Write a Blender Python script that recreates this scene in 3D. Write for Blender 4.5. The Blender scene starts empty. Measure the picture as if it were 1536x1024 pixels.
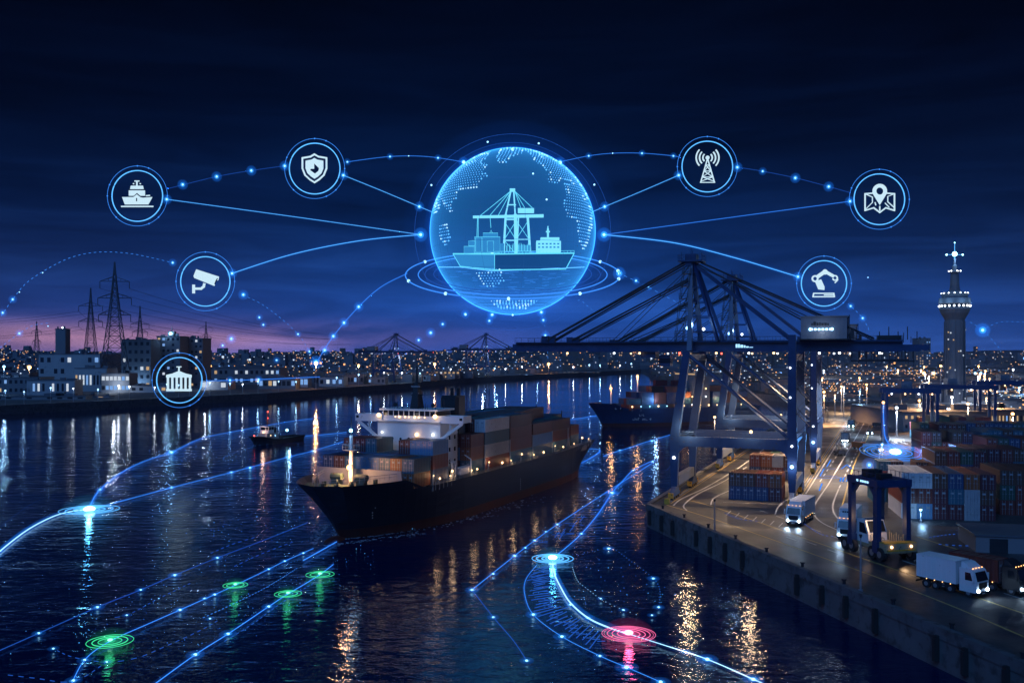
import bpy, bmesh, math, random
from mathutils import Vector, Matrix
random.seed(7)
PI = math.pi
sc = bpy.context.scene
col = sc.collection
F = 1400.0; HY = 532.0; CX = 768.0; CAMZ = 32.0

# ------------------------------------------------------------------ camera
cd = bpy.data.cameras.new('camera'); cam = bpy.data.objects.new('camera', cd); col.objects.link(cam)
cd.sensor_width = 36.0; cd.lens = 36.0 * F / 1536.0
cd.shift_y = 20.0 / 1536.0
cd.clip_end = 20000; cd.clip_start = 0.5
cam.location = (0, 0, CAMZ); cam.rotation_euler = (PI / 2, 0, 0)
sc.camera = cam

def G(px, py, z=4.0):                 # a spot on level ground z
    d = F * (CAMZ - z) / (py - HY)
    return Vector(((px - CX) * d / F, d, z))
def S(px, py, d):                     # a spot in the air, d metres out
    return Vector(((px - CX) * d / F, d, CAMZ + (HY - py) * d / F))

# ------------------------------------------------------------------ materials
def newmat(name):
    m = bpy.data.materials.new(name); m.use_nodes = True
    nt = m.node_tree; nt.nodes.clear()
    out = nt.nodes.new('ShaderNodeOutputMaterial')
    return m, nt, out
def paint(name, c, rough=0.5, metal=0.0, var=0.25, scale=1.5, bump=0.0, wear=None, wear_amt=0.0, spec=0.5):
    m, nt, out = newmat(name)
    b = nt.nodes.new('ShaderNodeBsdfPrincipled')
    tc = nt.nodes.new('ShaderNodeTexCoord')
    n = nt.nodes.new('ShaderNodeTexNoise'); n.inputs['Scale'].default_value = scale; n.inputs['Detail'].default_value = 6
    nt.links.new(tc.outputs['Object'], n.inputs['Vector'])
    mx = nt.nodes.new('ShaderNodeMix'); mx.data_type = 'RGBA'
    mx.inputs[6].default_value = (*[v * (1 - var) for v in c], 1)
    mx.inputs[7].default_value = (*[min(1, v * (1 + var)) for v in c], 1)
    nt.links.new(n.outputs['Fac'], mx.inputs[0])
    last = mx.outputs[2]
    if wear:
        n2 = nt.nodes.new('ShaderNodeTexNoise'); n2.inputs['Scale'].default_value = scale * 2.3; n2.inputs['Detail'].default_value = 9
        nt.links.new(tc.outputs['Object'], n2.inputs['Vector'])
        r = nt.nodes.new('ShaderNodeValToRGB'); r.color_ramp.elements[0].position = 0.62 - wear_amt; r.color_ramp.elements[1].position = 0.72 - wear_amt * 0.7
        nt.links.new(n2.outputs['Fac'], r.inputs[0])
        m2 = nt.nodes.new('ShaderNodeMix'); m2.data_type = 'RGBA'; m2.inputs[7].default_value = (*wear, 1)
        nt.links.new(last, m2.inputs[6]); nt.links.new(r.outputs[0], m2.inputs[0]); last = m2.outputs[2]
    nt.links.new(last, b.inputs['Base Color'])
    rr = nt.nodes.new('ShaderNodeMapRange'); rr.inputs[3].default_value = max(0.05, rough - 0.12); rr.inputs[4].default_value = min(1, rough + 0.12)
    nt.links.new(n.outputs['Fac'], rr.inputs[0]); nt.links.new(rr.outputs[0], b.inputs['Roughness'])
    b.inputs['Metallic'].default_value = metal
    b.inputs['Specular IOR Level'].default_value = spec
    if bump:
        bp = nt.nodes.new('ShaderNodeBump'); bp.inputs['Strength'].default_value = bump; bp.inputs['Distance'].default_value = 0.05
        nt.links.new(n.outputs['Fac'], bp.inputs['Height']); nt.links.new(bp.outputs[0], b.inputs['Normal'])
    nt.links.new(b.outputs[0], out.inputs[0])
    return m
def glow(name, c, st, sample='NONE'):
    m, nt, out = newmat(name)
    e = nt.nodes.new('ShaderNodeEmission'); e.inputs[0].default_value = (*c, 1); e.inputs[1].default_value = st
    nt.links.new(e.outputs[0], out.inputs[0])
    m.cycles.emission_sampling = sample
    return m
def glowvol(name, c, st):             # even emitting volume, for hologram bodies and the soft glow put around them
    m, nt, out = newmat(name)
    e = nt.nodes.new('ShaderNodeEmission'); e.inputs[0].default_value = (*c, 1); e.inputs[1].default_value = st
    nt.links.new(e.outputs[0], out.inputs['Volume'])
    return m

M = {}
M['crane'] = paint('crane_navy_paint', (0.013, 0.040, 0.125), 0.42, 0.0, 0.3, 0.6, wear=(0.05, 0.04, 0.035), wear_amt=-0.02)
M['crane_grey'] = paint('crane_grey_paint', (0.14, 0.16, 0.20), 0.5, 0, 0.2, 0.7, wear=(0.12, 0.09, 0.07), wear_amt=0.0)
M['house_white'] = paint('ship_white_paint', (0.78, 0.78, 0.78), 0.45, 0, 0.06, 0.35, wear=(0.55, 0.48, 0.42), wear_amt=-0.06)
M['grey'] = paint('grey_paint', (0.3, 0.31, 0.33), 0.55, 0, 0.2, 0.8)
M['dark'] = paint('dark_steel', (0.025, 0.028, 0.035), 0.5, 0.3, 0.3, 1.0)
M['rubber'] = paint('tyre_rubber', (0.018, 0.018, 0.02), 0.8, 0, 0.3, 3)
M['steel'] = paint('galvanised_steel', (0.33, 0.35, 0.38), 0.45, 0.6, 0.2, 2)
M['cable'] = paint('wire_rope', (0.03, 0.035, 0.05), 0.6, 0.4, 0.1, 3)
M['yellow'] = paint('yellow_paint', (0.62, 0.34, 0.03), 0.5, 0, 0.2, 1.2, wear=(0.06, 0.05, 0.04), wear_amt=0.03)
M['hull'] = paint('hull_black_paint', (0.022, 0.028, 0.045), 0.42, 0, 0.35, 0.12, wear=(0.05, 0.04, 0.04), wear_amt=-0.03)
M['hull_blue'] = paint('hull_blue_paint', (0.022, 0.05, 0.13), 0.45, 0, 0.3, 0.12, wear=(0.05, 0.045, 0.05), wear_amt=-0.02)
M['boot'] = paint('boot_top_red', (0.10, 0.022, 0.018), 0.6, 0, 0.4, 0.25, wear=(0.06, 0.04, 0.03), wear_amt=0.02)
M['deckgreen'] = paint('deck_paint', (0.05, 0.085, 0.075), 0.65, 0, 0.35, 0.5, wear=(0.08, 0.05, 0.035), wear_amt=0.03)
M['glass'] = paint('dark_window_glass', (0.012, 0.015, 0.022), 0.08, 0, 0.1, 1)
M['white'] = paint('white_vehicle_paint', (0.72, 0.73, 0.75), 0.35, 0, 0.06, 1.0, wear=(0.45, 0.43, 0.4), wear_amt=-0.04)
M['lavender'] = paint('pale_container_white', (0.62, 0.64, 0.70), 0.5, 0, 0.1, 0.8, wear=(0.3, 0.22, 0.17), wear_amt=-0.03)
M['concrete'] = paint('weathered_concrete', (0.10, 0.105, 0.115), 0.85, 0, 0.5, 0.35, 0.6, wear=(0.05, 0.05, 0.055), wear_amt=0.12)
M['bld'] = paint('pale_render_wall', (0.34, 0.35, 0.37), 0.85, 0, 0.2, 0.08, wear=(0.2, 0.2, 0.2), wear_amt=0.02)
M['bld2'] = paint('grey_render_wall', (0.17, 0.18, 0.2), 0.85, 0, 0.25, 0.08)
M['bld3'] = paint('brown_brick_wall', (0.16, 0.115, 0.09), 0.85, 0, 0.25, 0.1)
M['roof'] = paint('sheet_metal_roof', (0.10, 0.115, 0.14), 0.5, 0.2, 0.3, 0.1)
M['pylon'] = paint('pylon_steel', (0.055, 0.062, 0.08), 0.55, 0.4, 0.2, 0.5)
M['tower'] = paint('tower_concrete', (0.115, 0.125, 0.15), 0.8, 0, 0.2, 0.06)
M['orange'] = paint('orange_paint', (0.5, 0.12, 0.02), 0.5, 0, 0.2, 1)
for k_ in ('hull', 'hull_blue', 'boot'):                  # welded plate seams and streaks on the hull plating
    nt = M[k_].node_tree; bs = next(n for n in nt.nodes if n.type == 'BSDF_PRINCIPLED'); tc = next(n for n in nt.nodes if n.type == 'TEX_COORD')
    mp = nt.nodes.new('ShaderNodeMapping'); mp.inputs['Rotation'].default_value = (PI / 2, 0, 0); nt.links.new(tc.outputs['Object'], mp.inputs[0])
    br = nt.nodes.new('ShaderNodeTexBrick'); br.inputs['Scale'].default_value = 0.32; br.inputs['Mortar Size'].default_value = 0.012; br.inputs['Color1'].default_value = (1, 1, 1, 1); br.inputs['Color2'].default_value = (0.78, 0.80, 0.84, 1); br.inputs['Mortar'].default_value = (0.45, 0.42, 0.40, 1); br.inputs['Brick Width'].default_value = 2.2; br.inputs['Row Height'].default_value = 0.6
    nt.links.new(mp.outputs[0], br.inputs['Vector'])
    ml = nt.nodes.new('ShaderNodeMix'); ml.data_type = 'RGBA'; ml.blend_type = 'MULTIPLY'; ml.inputs[0].default_value = 0.8
    src = bs.inputs['Base Color'].links[0].from_socket; nt.links.new(src, ml.inputs[6]); nt.links.new(br.outputs[0], ml.inputs[7]); nt.links.new(ml.outputs[2], bs.inputs['Base Color'])
CC = {  # container colours
 'rust red': (0.15, 0.035, 0.028), 'dark blue': (0.022, 0.055, 0.14), 'teal blue': (0.03, 0.11, 0.17), 'brown': (0.09, 0.042, 0.03),
 'orange': (0.24, 0.075, 0.028), 'dark green': (0.03, 0.075, 0.06), 'pale grey': (0.30, 0.32, 0.36), 'light blue': (0.10, 0.22, 0.38), 'maroon': (0.085, 0.022, 0.032), 'white': (0.5, 0.52, 0.56)}
CM = {k: paint('container_' + k.replace(' ', '_'), v, 0.5, 0, 0.22, 0.7, wear=(0.10, 0.055, 0.035), wear_amt=-0.02) for k, v in CC.items()}
M['line_white'] = paint('road_paint_white', (0.62, 0.62, 0.60), 0.6, 0, 0.3, 3)
M['line_yellow'] = paint('road_paint_yellow', (0.6, 0.42, 0.12), 0.6, 0, 0.3, 3)
# lamps
M['l_warm'] = glow('lamp_warm', (1.0, 0.60, 0.28), 4.5)
M['l_orange'] = glow('lamp_sodium', (1.0, 0.45, 0.14), 8)
M['l_white'] = glow('lamp_white', (0.80, 0.88, 1.0), 5)
M['l_blue'] = glow('lamp_blue_white', (0.30, 0.62, 1.0), 5)
M['l_red'] = glow('lamp_red', (1.0, 0.08, 0.05), 8)
M['head'] = glow('headlight', (0.55, 0.78, 1.0), 40)
M['w_warm'] = glow('lit_window_warm', (1.0, 0.66, 0.34), 0.55)
M['w_white'] = glow('lit_window_white', (0.75, 0.86, 1.0), 0.8)
M['w_blue'] = glow('lit_window_blue', (0.25, 0.5, 1.0), 0.8)
# holograms
M['h_line'] = glow('hologram_line', (0.045, 0.27, 1.0), 1.15)
M['h_bright'] = glow('hologram_bright_line', (0.10, 0.45, 1.0), 1.5)
M['h_white'] = glow('hologram_white_line', (0.35, 0.68, 1.0), 1.6)
M['h_faint'] = glow('hologram_faint_line', (0.03, 0.16, 0.8), 0.6)
M['h_dim'] = glow('hologram_dim_line', (0.04, 0.18, 0.7), 0.35)
M['h_node'] = glow('hologram_node', (0.30, 0.66, 1.0), 2.4)
M['h_glyph'] = glow('hologram_glyph', (0.62, 0.86, 1.0), 1.0)
M['h_body'] = glow('hologram_body', (0.05, 0.40, 0.95), 0.55)
M['h_cyan'] = glow('hologram_cyan', (0.12, 0.72, 1.0), 1.1)
M['h_deep'] = glow('hologram_deep', (0.012, 0.10, 0.42), 0.35)
M['h_ice'] = glow('hologram_ice', (0.20, 0.72, 1.0), 1.15)
M['h_dark'] = paint('hologram_dark_inlay', (0.01, 0.03, 0.08), 0.8)
M['h_green'] = glow('hologram_green', (0.06, 0.85, 0.35), 1.1)
M['h_greenc'] = glow('hologram_green_core', (0.25, 1.0, 0.5), 2.2)
M['h_pink'] = glow('hologram_pink', (1.0, 0.16, 0.40), 1.2)
M['h_pinkc'] = glow('hologram_pink_core', (1.0, 0.30, 0.45), 4)
M['h_core'] = glow('hologram_cyan_core', (0.35, 0.85, 1.0), 8)

# ------------------------------------------------------------------ mesh builder
class MB:
    def __init__(s): s.v = []; s.f = []; s.m = []
    def face(s, pts, mi=0):
        n = len(s.v); s.v += [tuple(p) for p in pts]; s.f.append(tuple(range(n, n + len(pts)))); s.m.append(mi)
    def hexa(s, p, mi=0):             # 8 points: bottom ring, top ring
        n = len(s.v); s.v += [tuple(q) for q in p]
        for q in ((3, 2, 1, 0), (4, 5, 6, 7), (0, 1, 5, 4), (1, 2, 6, 5), (2, 3, 7, 6), (3, 0, 4, 7)):
            s.f.append(tuple(n + i for i in q)); s.m.append(mi)
        return s
    def box(s, x0, x1, y0, y1, z0, z1, mi=0):
        return s.hexa([(x0, y0, z0), (x1, y0, z0), (x1, y1, z0), (x0, y1, z0), (x0, y0, z1), (x1, y0, z1), (x1, y1, z1), (x0, y1, z1)], mi)
    def bar(s, a, b, w, h=None, mi=0, w2=None, h2=None):   # a square-section bar from a to b, w across, h up
        a = Vector(a); b = Vector(b); h = h or w; w2 = w2 or w; h2 = h2 or h
        d = (b - a).normalized(); up = Vector((0, 0, 1)) if abs(d.z) < 0.95 else Vector((0, 1, 0))
        x = d.cross(up).normalized(); y = x.cross(d).normalized()
        r = lambda p, ww, hh: [p - x * ww / 2 - y * hh / 2, p + x * ww / 2 - y * hh / 2, p + x * ww / 2 + y * hh / 2, p - x * ww / 2 + y * hh / 2]
        return s.hexa(r(a, w, h)[::-1] + r(b, w2, h2)[::-1], mi)
    def tube(s, pts, r, n=6, mi=0, r2=None, closed=False):
        pts = [Vector(p) for p in pts]; k = len(pts); base = len(s.v); r2 = r if r2 is None else r2
        for i, p in enumerate(pts):
            if closed: d = pts[(i + 1) % k] - pts[i - 1]
            else: d = pts[min(i + 1, k - 1)] - pts[max(i - 1, 0)]
            d.normalize(); up = Vector((0, 0, 1)) if abs(d.z) < 0.9 else Vector((1, 0, 0))
            x = d.cross(up).normalized(); y = x.cross(d)
            rr = r + (r2 - r) * i / max(1, k - 1)
            for j in range(n):
                t = 2 * PI * j / n; s.v.append(tuple(p + x * rr * math.cos(t) + y * rr * math.sin(t)))
        for i in range(k if closed else k - 1):
            for j in range(n):
                a = base + i * n + j; b = base + i * n + (j + 1) % n; c = base + ((i + 1) % k) * n
                s.f.append((a, b, c + (j + 1) % n, c + j)); s.m.append(mi)
        if not closed:
            s.f.append(tuple(base + j for j in range(n))[::-1]); s.m.append(mi)
            s.f.append(tuple(base + (k - 1) * n + j for j in range(n))); s.m.append(mi)
        return s
    def cyl(s, c, r, h, n=12, mi=0, r2=None):
        return s.tube([c, (c[0], c[1], c[2] + h)], r, n, mi, r2)
    def lathe(s, prof, n=24, mi=0, c=(0, 0, 0)):    # prof: (r, z)
        base = len(s.v)
        for r, z in prof:
            for j in range(n):
                t = 2 * PI * j / n; s.v.append((c[0] + r * math.cos(t), c[1] + r * math.sin(t), c[2] + z))
        for i in range(len(prof) - 1):
            for j in range(n):
                a = base + i * n + j; b = base + i * n + (j + 1) % n
                s.f.append((a, b, b + n, a + n)); s.m.append(mi)
        return s
    def ball(s, c, r, nu=8, nv=6, mi=0, sx=1, sy=1, sz=1, flip=False):
        base = len(s.v)
        for i in range(nv + 1):
            a = PI * i / nv
            for j in range(nu):
                t = 2 * PI * j / nu
                s.v.append((c[0] + sx * r * math.sin(a) * math.cos(t), c[1] + sy * r * math.sin(a) * math.sin(t), c[2] - sz * r * math.cos(a)))
        for i in range(nv):
            for j in range(nu):
                q = (base + i * nu + j, base + i * nu + (j + 1) % nu, base + (i + 1) * nu + (j + 1) % nu, base + (i + 1) * nu + j)
                s.f.append(q[::-1] if flip else q); s.m.append(mi)
        return s
    def octa(s, c, r, mi=0):
        n = len(s.v); x, y, z = c
        s.v += [(x - r, y, z), (x + r, y, z), (x, y - r, z), (x, y + r, z), (x, y, z - r), (x, y, z + r)]
        for q in ((0, 2, 5), (2, 1, 5), (1, 3, 5), (3, 0, 5), (2, 0, 4), (1, 2, 4), (3, 1, 4), (0, 3, 4)):
            s.f.append(tuple(n + i for i in q)); s.m.append(mi)
        return s
    def ring(s, R, r, n=48, k=5, mi=0, c=(0, 0, 0), axis='z', a0=0, a1=2 * PI):
        pts = []
        full = abs(a1 - a0 - 2 * PI) < 1e-6
        for i in range(n if full else n + 1):
            t = a0 + (a1 - a0) * i / n
            p = (R * math.cos(t), R * math.sin(t), 0) if axis == 'z' else (R * math.cos(t), 0, R * math.sin(t))
            pts.append((c[0] + p[0], c[1] + p[1], c[2] + p[2]))
        return s.tube(pts, r, k, mi, closed=full)
    def prism(s, poly, z0, z1, mi=0, mtop=None):
        n = len(s.v); k = len(poly)
        s.v += [(p[0], p[1], z0) for p in poly] + [(p[0], p[1], z1) for p in poly]
        s.f.append(tuple(range(n, n + k))[::-1]); s.m.append(mi)
        s.f.append(tuple(range(n + k, n + 2 * k))); s.m.append(mi if mtop is None else mtop)
        for i in range(k):
            j = (i + 1) % k; s.f.append((n + i, n + j, n + k + j, n + k + i)); s.m.append(mi)
        return s
    def slab(s, poly, y0, y1, mi=0):  # a flat outline in the XZ plane given thickness along y
        n = len(s.v); k = len(poly)
        s.v += [(p[0], y0, p[1]) for p in poly] + [(p[0], y1, p[1]) for p in poly]
        s.f.append(tuple(range(n, n + k))); s.m.append(mi)
        s.f.append(tuple(range(n + k, n + 2 * k))[::-1]); s.m.append(mi)
        for i in range(k):
            j = (i + 1) % k; s.f.append((n + i, n + k + i, n + k + j, n + j)); s.m.append(mi)
        return s
    def mesh(s, name, mats, smooth=False, recalc=True):
        me = bpy.data.meshes.new(name); me.from_pydata(s.v, [], s.f); 
        for m in (mats if isinstance(mats, (list, tuple)) else [mats]): me.materials.append(m)
        me.polygons.foreach_set('material_index', s.m)
        if recalc:
            bm = bmesh.new(); bm.from_mesh(me); bmesh.ops.recalc_face_normals(bm, faces=bm.faces[:]); bm.to_mesh(me); bm.free()
        if smooth: me.polygons.foreach_set('use_smooth', [True] * len(me.polygons))
        me.update(); return me

def put(name, me, parent=None, loc=(0, 0, 0), rz=0.0):
    o = bpy.data.objects.new(name, me); col.objects.link(o); o.location = loc; o.rotation_euler = (0, 0, rz)
    if parent: o.parent = parent
    return o
def obj(name, mb, mats, parent=None, loc=(0, 0, 0), rz=0.0, smooth=False, recalc=True):
    return put(name, mb.mesh(name, mats, smooth, recalc), parent, loc, rz)
def tag(o, label, cat, group=None):
    o['label'] = label; o['category'] = cat
    if group: o['group'] = group
    return o
def thing(name, label, cat, loc=(0, 0, 0), rz=0.0, group=None):
    o = bpy.data.objects.new(name, None); col.objects.link(o); o.location = loc; o.rotation_euler = (0, 0, rz); o.empty_display_size = 0.5
    return tag(o, label, cat, group)
def struct(name, mb, mats, kind='structure', **k):
    o = obj(name, mb, mats, **k); o['kind'] = kind; return o
def copy_tree(o, parent=None):
    c = o.copy(); col.objects.link(c)
    if parent: c.parent = parent
    for ch in list(o.children): copy_tree(ch, c)
    return c
def lamp(name, parent, loc, c, w, r=0.3, spot=None, rot=None):
    l = bpy.data.lights.new(name, 'SPOT' if spot else 'POINT'); l.color = c; l.energy = w; l.shadow_soft_size = r
    if spot: l.spot_size = spot; l.spot_blend = 0.6
    o = bpy.data.objects.new(name, l); col.objects.link(o); o.location = loc
    if rot: o.rotation_euler = rot
    if parent: o.parent = parent
    return o
WARM = (1.0, 0.62, 0.32); SOD = (1.0, 0.48, 0.18); COOL = (0.72, 0.84, 1.0); BLUE = (0.3, 0.6, 1.0)
ORD = ['first', 'second', 'third', 'fourth', 'fifth', 'sixth', 'seventh', 'eighth', 'ninth', 'tenth', 'eleventh', 'twelfth', 'thirteenth', 'fourteenth', 'fifteenth', 'sixteenth', 'seventeenth', 'eighteenth', 'nineteenth', 'twentieth']
TENS = ['', '', 'twenty', 'thirty', 'forty', 'fifty', 'sixty', 'seventy']
TENO = ['', '', 'twentieth', 'thirtieth', 'fortieth', 'fiftieth', 'sixtieth', 'seventieth']
def nth(i):                            # 0 -> first
    if i < 20: return ORD[i]
    n = i + 1
    return TENO[n // 10] if n % 10 == 0 else TENS[n // 10] + '-' + ORD[n % 10 - 1]
# ------------------------------------------------------------------ sky
w = bpy.data.worlds.new('World'); sc.world = w; w.use_nodes = True
nt = w.node_tree; nt.nodes.clear(); L = nt.links.new
N = lambda t: nt.nodes.new(t)
out = N('ShaderNodeOutputWorld'); bg = N('ShaderNodeBackground'); L(bg.outputs[0], out.inputs[0])
tc = N('ShaderNodeTexCoord'); sp = N('ShaderNodeSeparateXYZ'); L(tc.outputs['Generated'], sp.inputs[0])
def math_(op, a, b=None, clamp=False):
    m = N('ShaderNodeMath'); m.operation = op; m.use_clamp = clamp
    for i, v in enumerate((a, b)):
        if v is None: continue
        if isinstance(v, (int, float)): m.inputs[i].default_value = v
        else: L(v, m.inputs[i])
    return m.outputs[0]
def ramp(fac, stops):
    r = N('ShaderNodeValToRGB'); e = r.color_ramp.elements
    while len(e) < len(stops): e.new(0.5)
    for k, (p, c) in enumerate(stops): e[k].position = p; e[k].color = (*c, 1)
    L(fac, r.inputs[0]); return r.outputs[0]
zz = math_('MULTIPLY', sp.outputs[2], 2.5, True)         # 0 at the horizon, 1 at about 24 degrees up
base = ramp(zz, [(0.0, (0.024, 0.075, 0.34)), (0.09, (0.014, 0.054, 0.25)), (0.20, (0.0060, 0.024, 0.112)), (0.36, (0.0018, 0.0078, 0.040)), (0.55, (0.0006, 0.0026, 0.0145)), (0.78, (0.0003, 0.0012, 0.0068)), (1.0, (0.0002, 0.0008, 0.0042))])
# streaky cloud
mp = N('ShaderNodeMapping'); mp.inputs['Scale'].default_value = (1.7, 1.7, 15); L(tc.outputs['Generated'], mp.inputs[0])
nz = N('ShaderNodeTexNoise'); nz.inputs['Scale'].default_value = 1.9; nz.inputs['Detail'].default_value = 7; nz.inputs['Roughness'].default_value = 0.55; nz.inputs['Distortion'].default_value = 0.6
L(mp.outputs[0], nz.inputs['Vector'])
cl = ramp(nz.outputs['Fac'], [(0.30, (0.40, 0.40, 0.44)), (0.46, (0.80, 0.82, 0.86)), (0.60, (1.4, 1.35, 1.3)), (0.74, (2.3, 2.0, 1.75))])
mul = N('ShaderNodeMix'); mul.data_type = 'RGBA'; mul.blend_type = 'MULTIPLY'; mul.inputs[0].default_value = 0.85
L(base, mul.inputs[6]); L(cl, mul.inputs[7])
# afterglow low on the left horizon
dx = math_('DIVIDE', sp.outputs[0], math_('MAXIMUM', sp.outputs[1], 0.05))
az = math_('ADD', dx, 0.42); az = math_('POWER', math_('ABSOLUTE', az), 2.0); az = math_('EXPONENT', math_('MULTIPLY', az, -14.0))
fr = math_('GREATER_THAN', sp.outputs[1], 0.0); az = math_('MULTIPLY', az, fr)
el = math_('SUBTRACT', sp.outputs[2], 0.016); el = math_('EXPONENT', math_('MULTIPLY', math_('POWER', math_('ABSOLUTE', el), 2.0), -4600.0))
el2 = math_('EXPONENT', math_('MULTIPLY', math_('ABSOLUTE', sp.outputs[2]), -26.0))
cs = ramp(nz.outputs['Fac'], [(0.36, (0.12, 0.12, 0.12)), (0.60, (1.0, 1.0, 1.0))])
g1 = math_('MULTIPLY', math_('MULTIPLY', az, el), cs)
g2 = math_('MULTIPLY', az, el2)
def addc(a, fac, c):
    m = N('ShaderNodeMix'); m.data_type = 'RGBA'; m.blend_type = 'ADD'; m.clamp_factor = False
    L(fac, m.inputs[0]); L(a, m.inputs[6]); m.inputs[7].default_value = (*c, 1); return m.outputs[2]
s1 = addc(mul.outputs[2], g1, (0.66, 0.25, 0.09))
s2 = addc(s1, g2, (0.028, 0.009, 0.018))
ctr = math_('MULTIPLY', math_('EXPONENT', math_('MULTIPLY', math_('POWER', math_('ABSOLUTE', math_('ADD', dx, 0.03)), 2.0), -5.5)), math_('EXPONENT', math_('MULTIPLY', math_('ABSOLUTE', sp.outputs[2]), -13.0)))
ctr = math_('MULTIPLY', math_('MULTIPLY', ctr, fr), math_('ADD', math_('MULTIPLY', nz.outputs['Fac'], 1.6), 0.1))
s3 = addc(s2, ctr, (0.0, 0.060, 0.34))
L(s3, bg.inputs[0]); bg.inputs[1].default_value = 1.0
sl = bpy.data.lights.new('dusk_light', 'SUN'); sl.energy = 1.3; sl.angle = math.radians(40); sl.color = (0.13, 0.38, 1.0)
so = bpy.data.objects.new('dusk_light', sl); col.objects.link(so); so.rotation_euler = (math.radians(52), 0, math.radians(-28))

# ------------------------------------------------------------------ water
m, nt, out = newmat('harbour_water'); N = lambda t: nt.nodes.new(t); L = nt.links.new
b = N('ShaderNodeBsdfPrincipled'); L(b.outputs[0], out.inputs[0])
b.inputs['Base Color'].default_value = (0.0004, 0.008, 0.055, 1); b.inputs['Roughness'].default_value = 0.045; b.inputs['IOR'].default_value = 1.33
tc = N('ShaderNodeTexCoord')
def wave(scale, sx, sy, rot, det=3):
    mp = N('ShaderNodeMapping'); mp.inputs['Scale'].default_value = (sx, sy, 1); mp.inputs['Rotation'].default_value = (0, 0, rot); L(tc.outputs['Object'], mp.inputs[0])
    n = N('ShaderNodeTexNoise'); n.inputs['Scale'].default_value = scale; n.inputs['Detail'].default_value = det; n.inputs['Roughness'].default_value = 0.55; n.inputs['Distortion'].default_value = 0.3
    L(mp.outputs[0], n.inputs['Vector']); return n.outputs['Fac']
b1 = N('ShaderNodeBump'); b1.inputs['Strength'].default_value = 1.0; b1.inputs['Distance'].default_value = 0.15; L(wave(0.34, 1, 1.7, 0.25, 4), b1.inputs['Height'])
b2 = N('ShaderNodeBump'); b2.inputs['Strength'].default_value = 1.0; b2.inputs['Distance'].default_value = 0.22; L(wave(0.06, 1, 2.2, -0.2, 2), b2.inputs['Height']); L(b2.outputs[0], b1.inputs['Normal'])
b3 = N('ShaderNodeBump'); b3.inputs['Strength'].default_value = 1.0; b3.inputs['Distance'].default_value = 0.025; L(wave(1.5, 1, 1.3, 0.6, 2), b3.inputs['Height']); L(b1.outputs[0], b3.inputs['Normal'])
L(b3.outputs[0], b.inputs['Normal'])
# calmer water up the sheltered channel, with slicks and gust patches
spw = N('ShaderNodeSeparateXYZ'); L(tc.outputs['Object'], spw.inputs[0])
calm = N('ShaderNodeMapRange'); calm.interpolation_type = 'SMOOTHSTEP'; calm.inputs[1].default_value = 180; calm.inputs[2].default_value = 620; calm.inputs[3].default_value = 1.0; calm.inputs[4].default_value = 0.22; L(spw.outputs[1], calm.inputs[0])
gst = N('ShaderNodeMapRange'); gst.inputs[1].default_value = 0.38; gst.inputs[2].default_value = 0.62; gst.inputs[3].default_value = 0.45; gst.inputs[4].default_value = 1.1; L(wave(0.016, 1, 2.0, 0.3, 3), gst.inputs[0])
mw = N('ShaderNodeMath'); mw.operation = 'MULTIPLY'; L(calm.outputs[0], mw.inputs[0]); L(gst.outputs[0], mw.inputs[1])
for bb_, d_ in ((b1, 0.19), (b2, 0.26), (b3, 0.03)):
    mm = N('ShaderNodeMath'); mm.operation = 'MULTIPLY'; mm.inputs[1].default_value = d_; L(mw.outputs[0], mm.inputs[0]); L(mm.outputs[0], bb_.inputs['Distance'])
M['water'] = m
mb = MB(); mb.face([(-4500, -100, 0), (4500, -100, 0), (4500, 2600, 0), (-4500, 2600, 0)])
struct('water', mb, M['water'])

# ------------------------------------------------------------------ land
m, nt, out = newmat('terminal_asphalt'); N = lambda t: nt.nodes.new(t); L = nt.links.new
b = N('ShaderNodeBsdfPrincipled'); L(b.outputs[0], out.inputs[0]); tc = N('ShaderNodeTexCoord')
n1 = N('ShaderNodeTexNoise'); n1.inputs['Scale'].default_value = 0.07; n1.inputs['Detail'].default_value = 8; L(tc.outputs['Object'], n1.inputs[0])
n2 = N('ShaderNodeTexNoise'); n2.inputs['Scale'].default_value = 1.6; n2.inputs['Detail'].default_value = 8; L(tc.outputs['Object'], n2.inputs[0])
r = N('ShaderNodeValToRGB'); r.color_ramp.elements[0].position = 0.3; r.color_ramp.elements[1].position = 0.7
r.color_ramp.elements[0].color = (0.032, 0.034, 0.04, 1); r.color_ramp.elements[1].color = (0.095, 0.092, 0.09, 1); L(n1.outputs[0], r.inputs[0])
mx = N('ShaderNodeMix'); mx.data_type = 'RGBA'; mx.blend_type = 'MULTIPLY'; mx.inputs[0].default_value = 0.6; L(r.outputs[0], mx.inputs[6])
r2 = N('ShaderNodeValToRGB'); r2.color_ramp.elements[0].position = 0.35; r2.color_ramp.elements[0].color = (0.35, 0.35, 0.36, 1); r2.color_ramp.elements[1].position = 0.65; L(n2.outputs[0], r2.inputs[0]); L(r2.outputs[0], mx.inputs[7])
bk_ = N('ShaderNodeTexBrick'); bk_.inputs['Scale'].default_value = 0.11; bk_.inputs['Mortar Size'].default_value = 0.006; bk_.inputs['Color1'].default_value = (1, 1, 1, 1); bk_.inputs['Color2'].default_value = (0.72, 0.72, 0.74, 1); bk_.inputs['Mortar'].default_value = (0.35, 0.35, 0.35, 1)
mpb = N('ShaderNodeMapping'); mpb.inputs['Rotation'].default_value = (0, 0, -0.385); L(tc.outputs['Object'], mpb.inputs[0]); L(mpb.outputs[0], bk_.inputs['Vector'])
mx2 = N('ShaderNodeMix'); mx2.data_type = 'RGBA'; mx2.blend_type = 'MULTIPLY'; mx2.inputs[0].default_value = 0.75; L(mx.outputs[2], mx2.inputs[6]); L(bk_.outputs[0], mx2.inputs[7])
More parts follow.
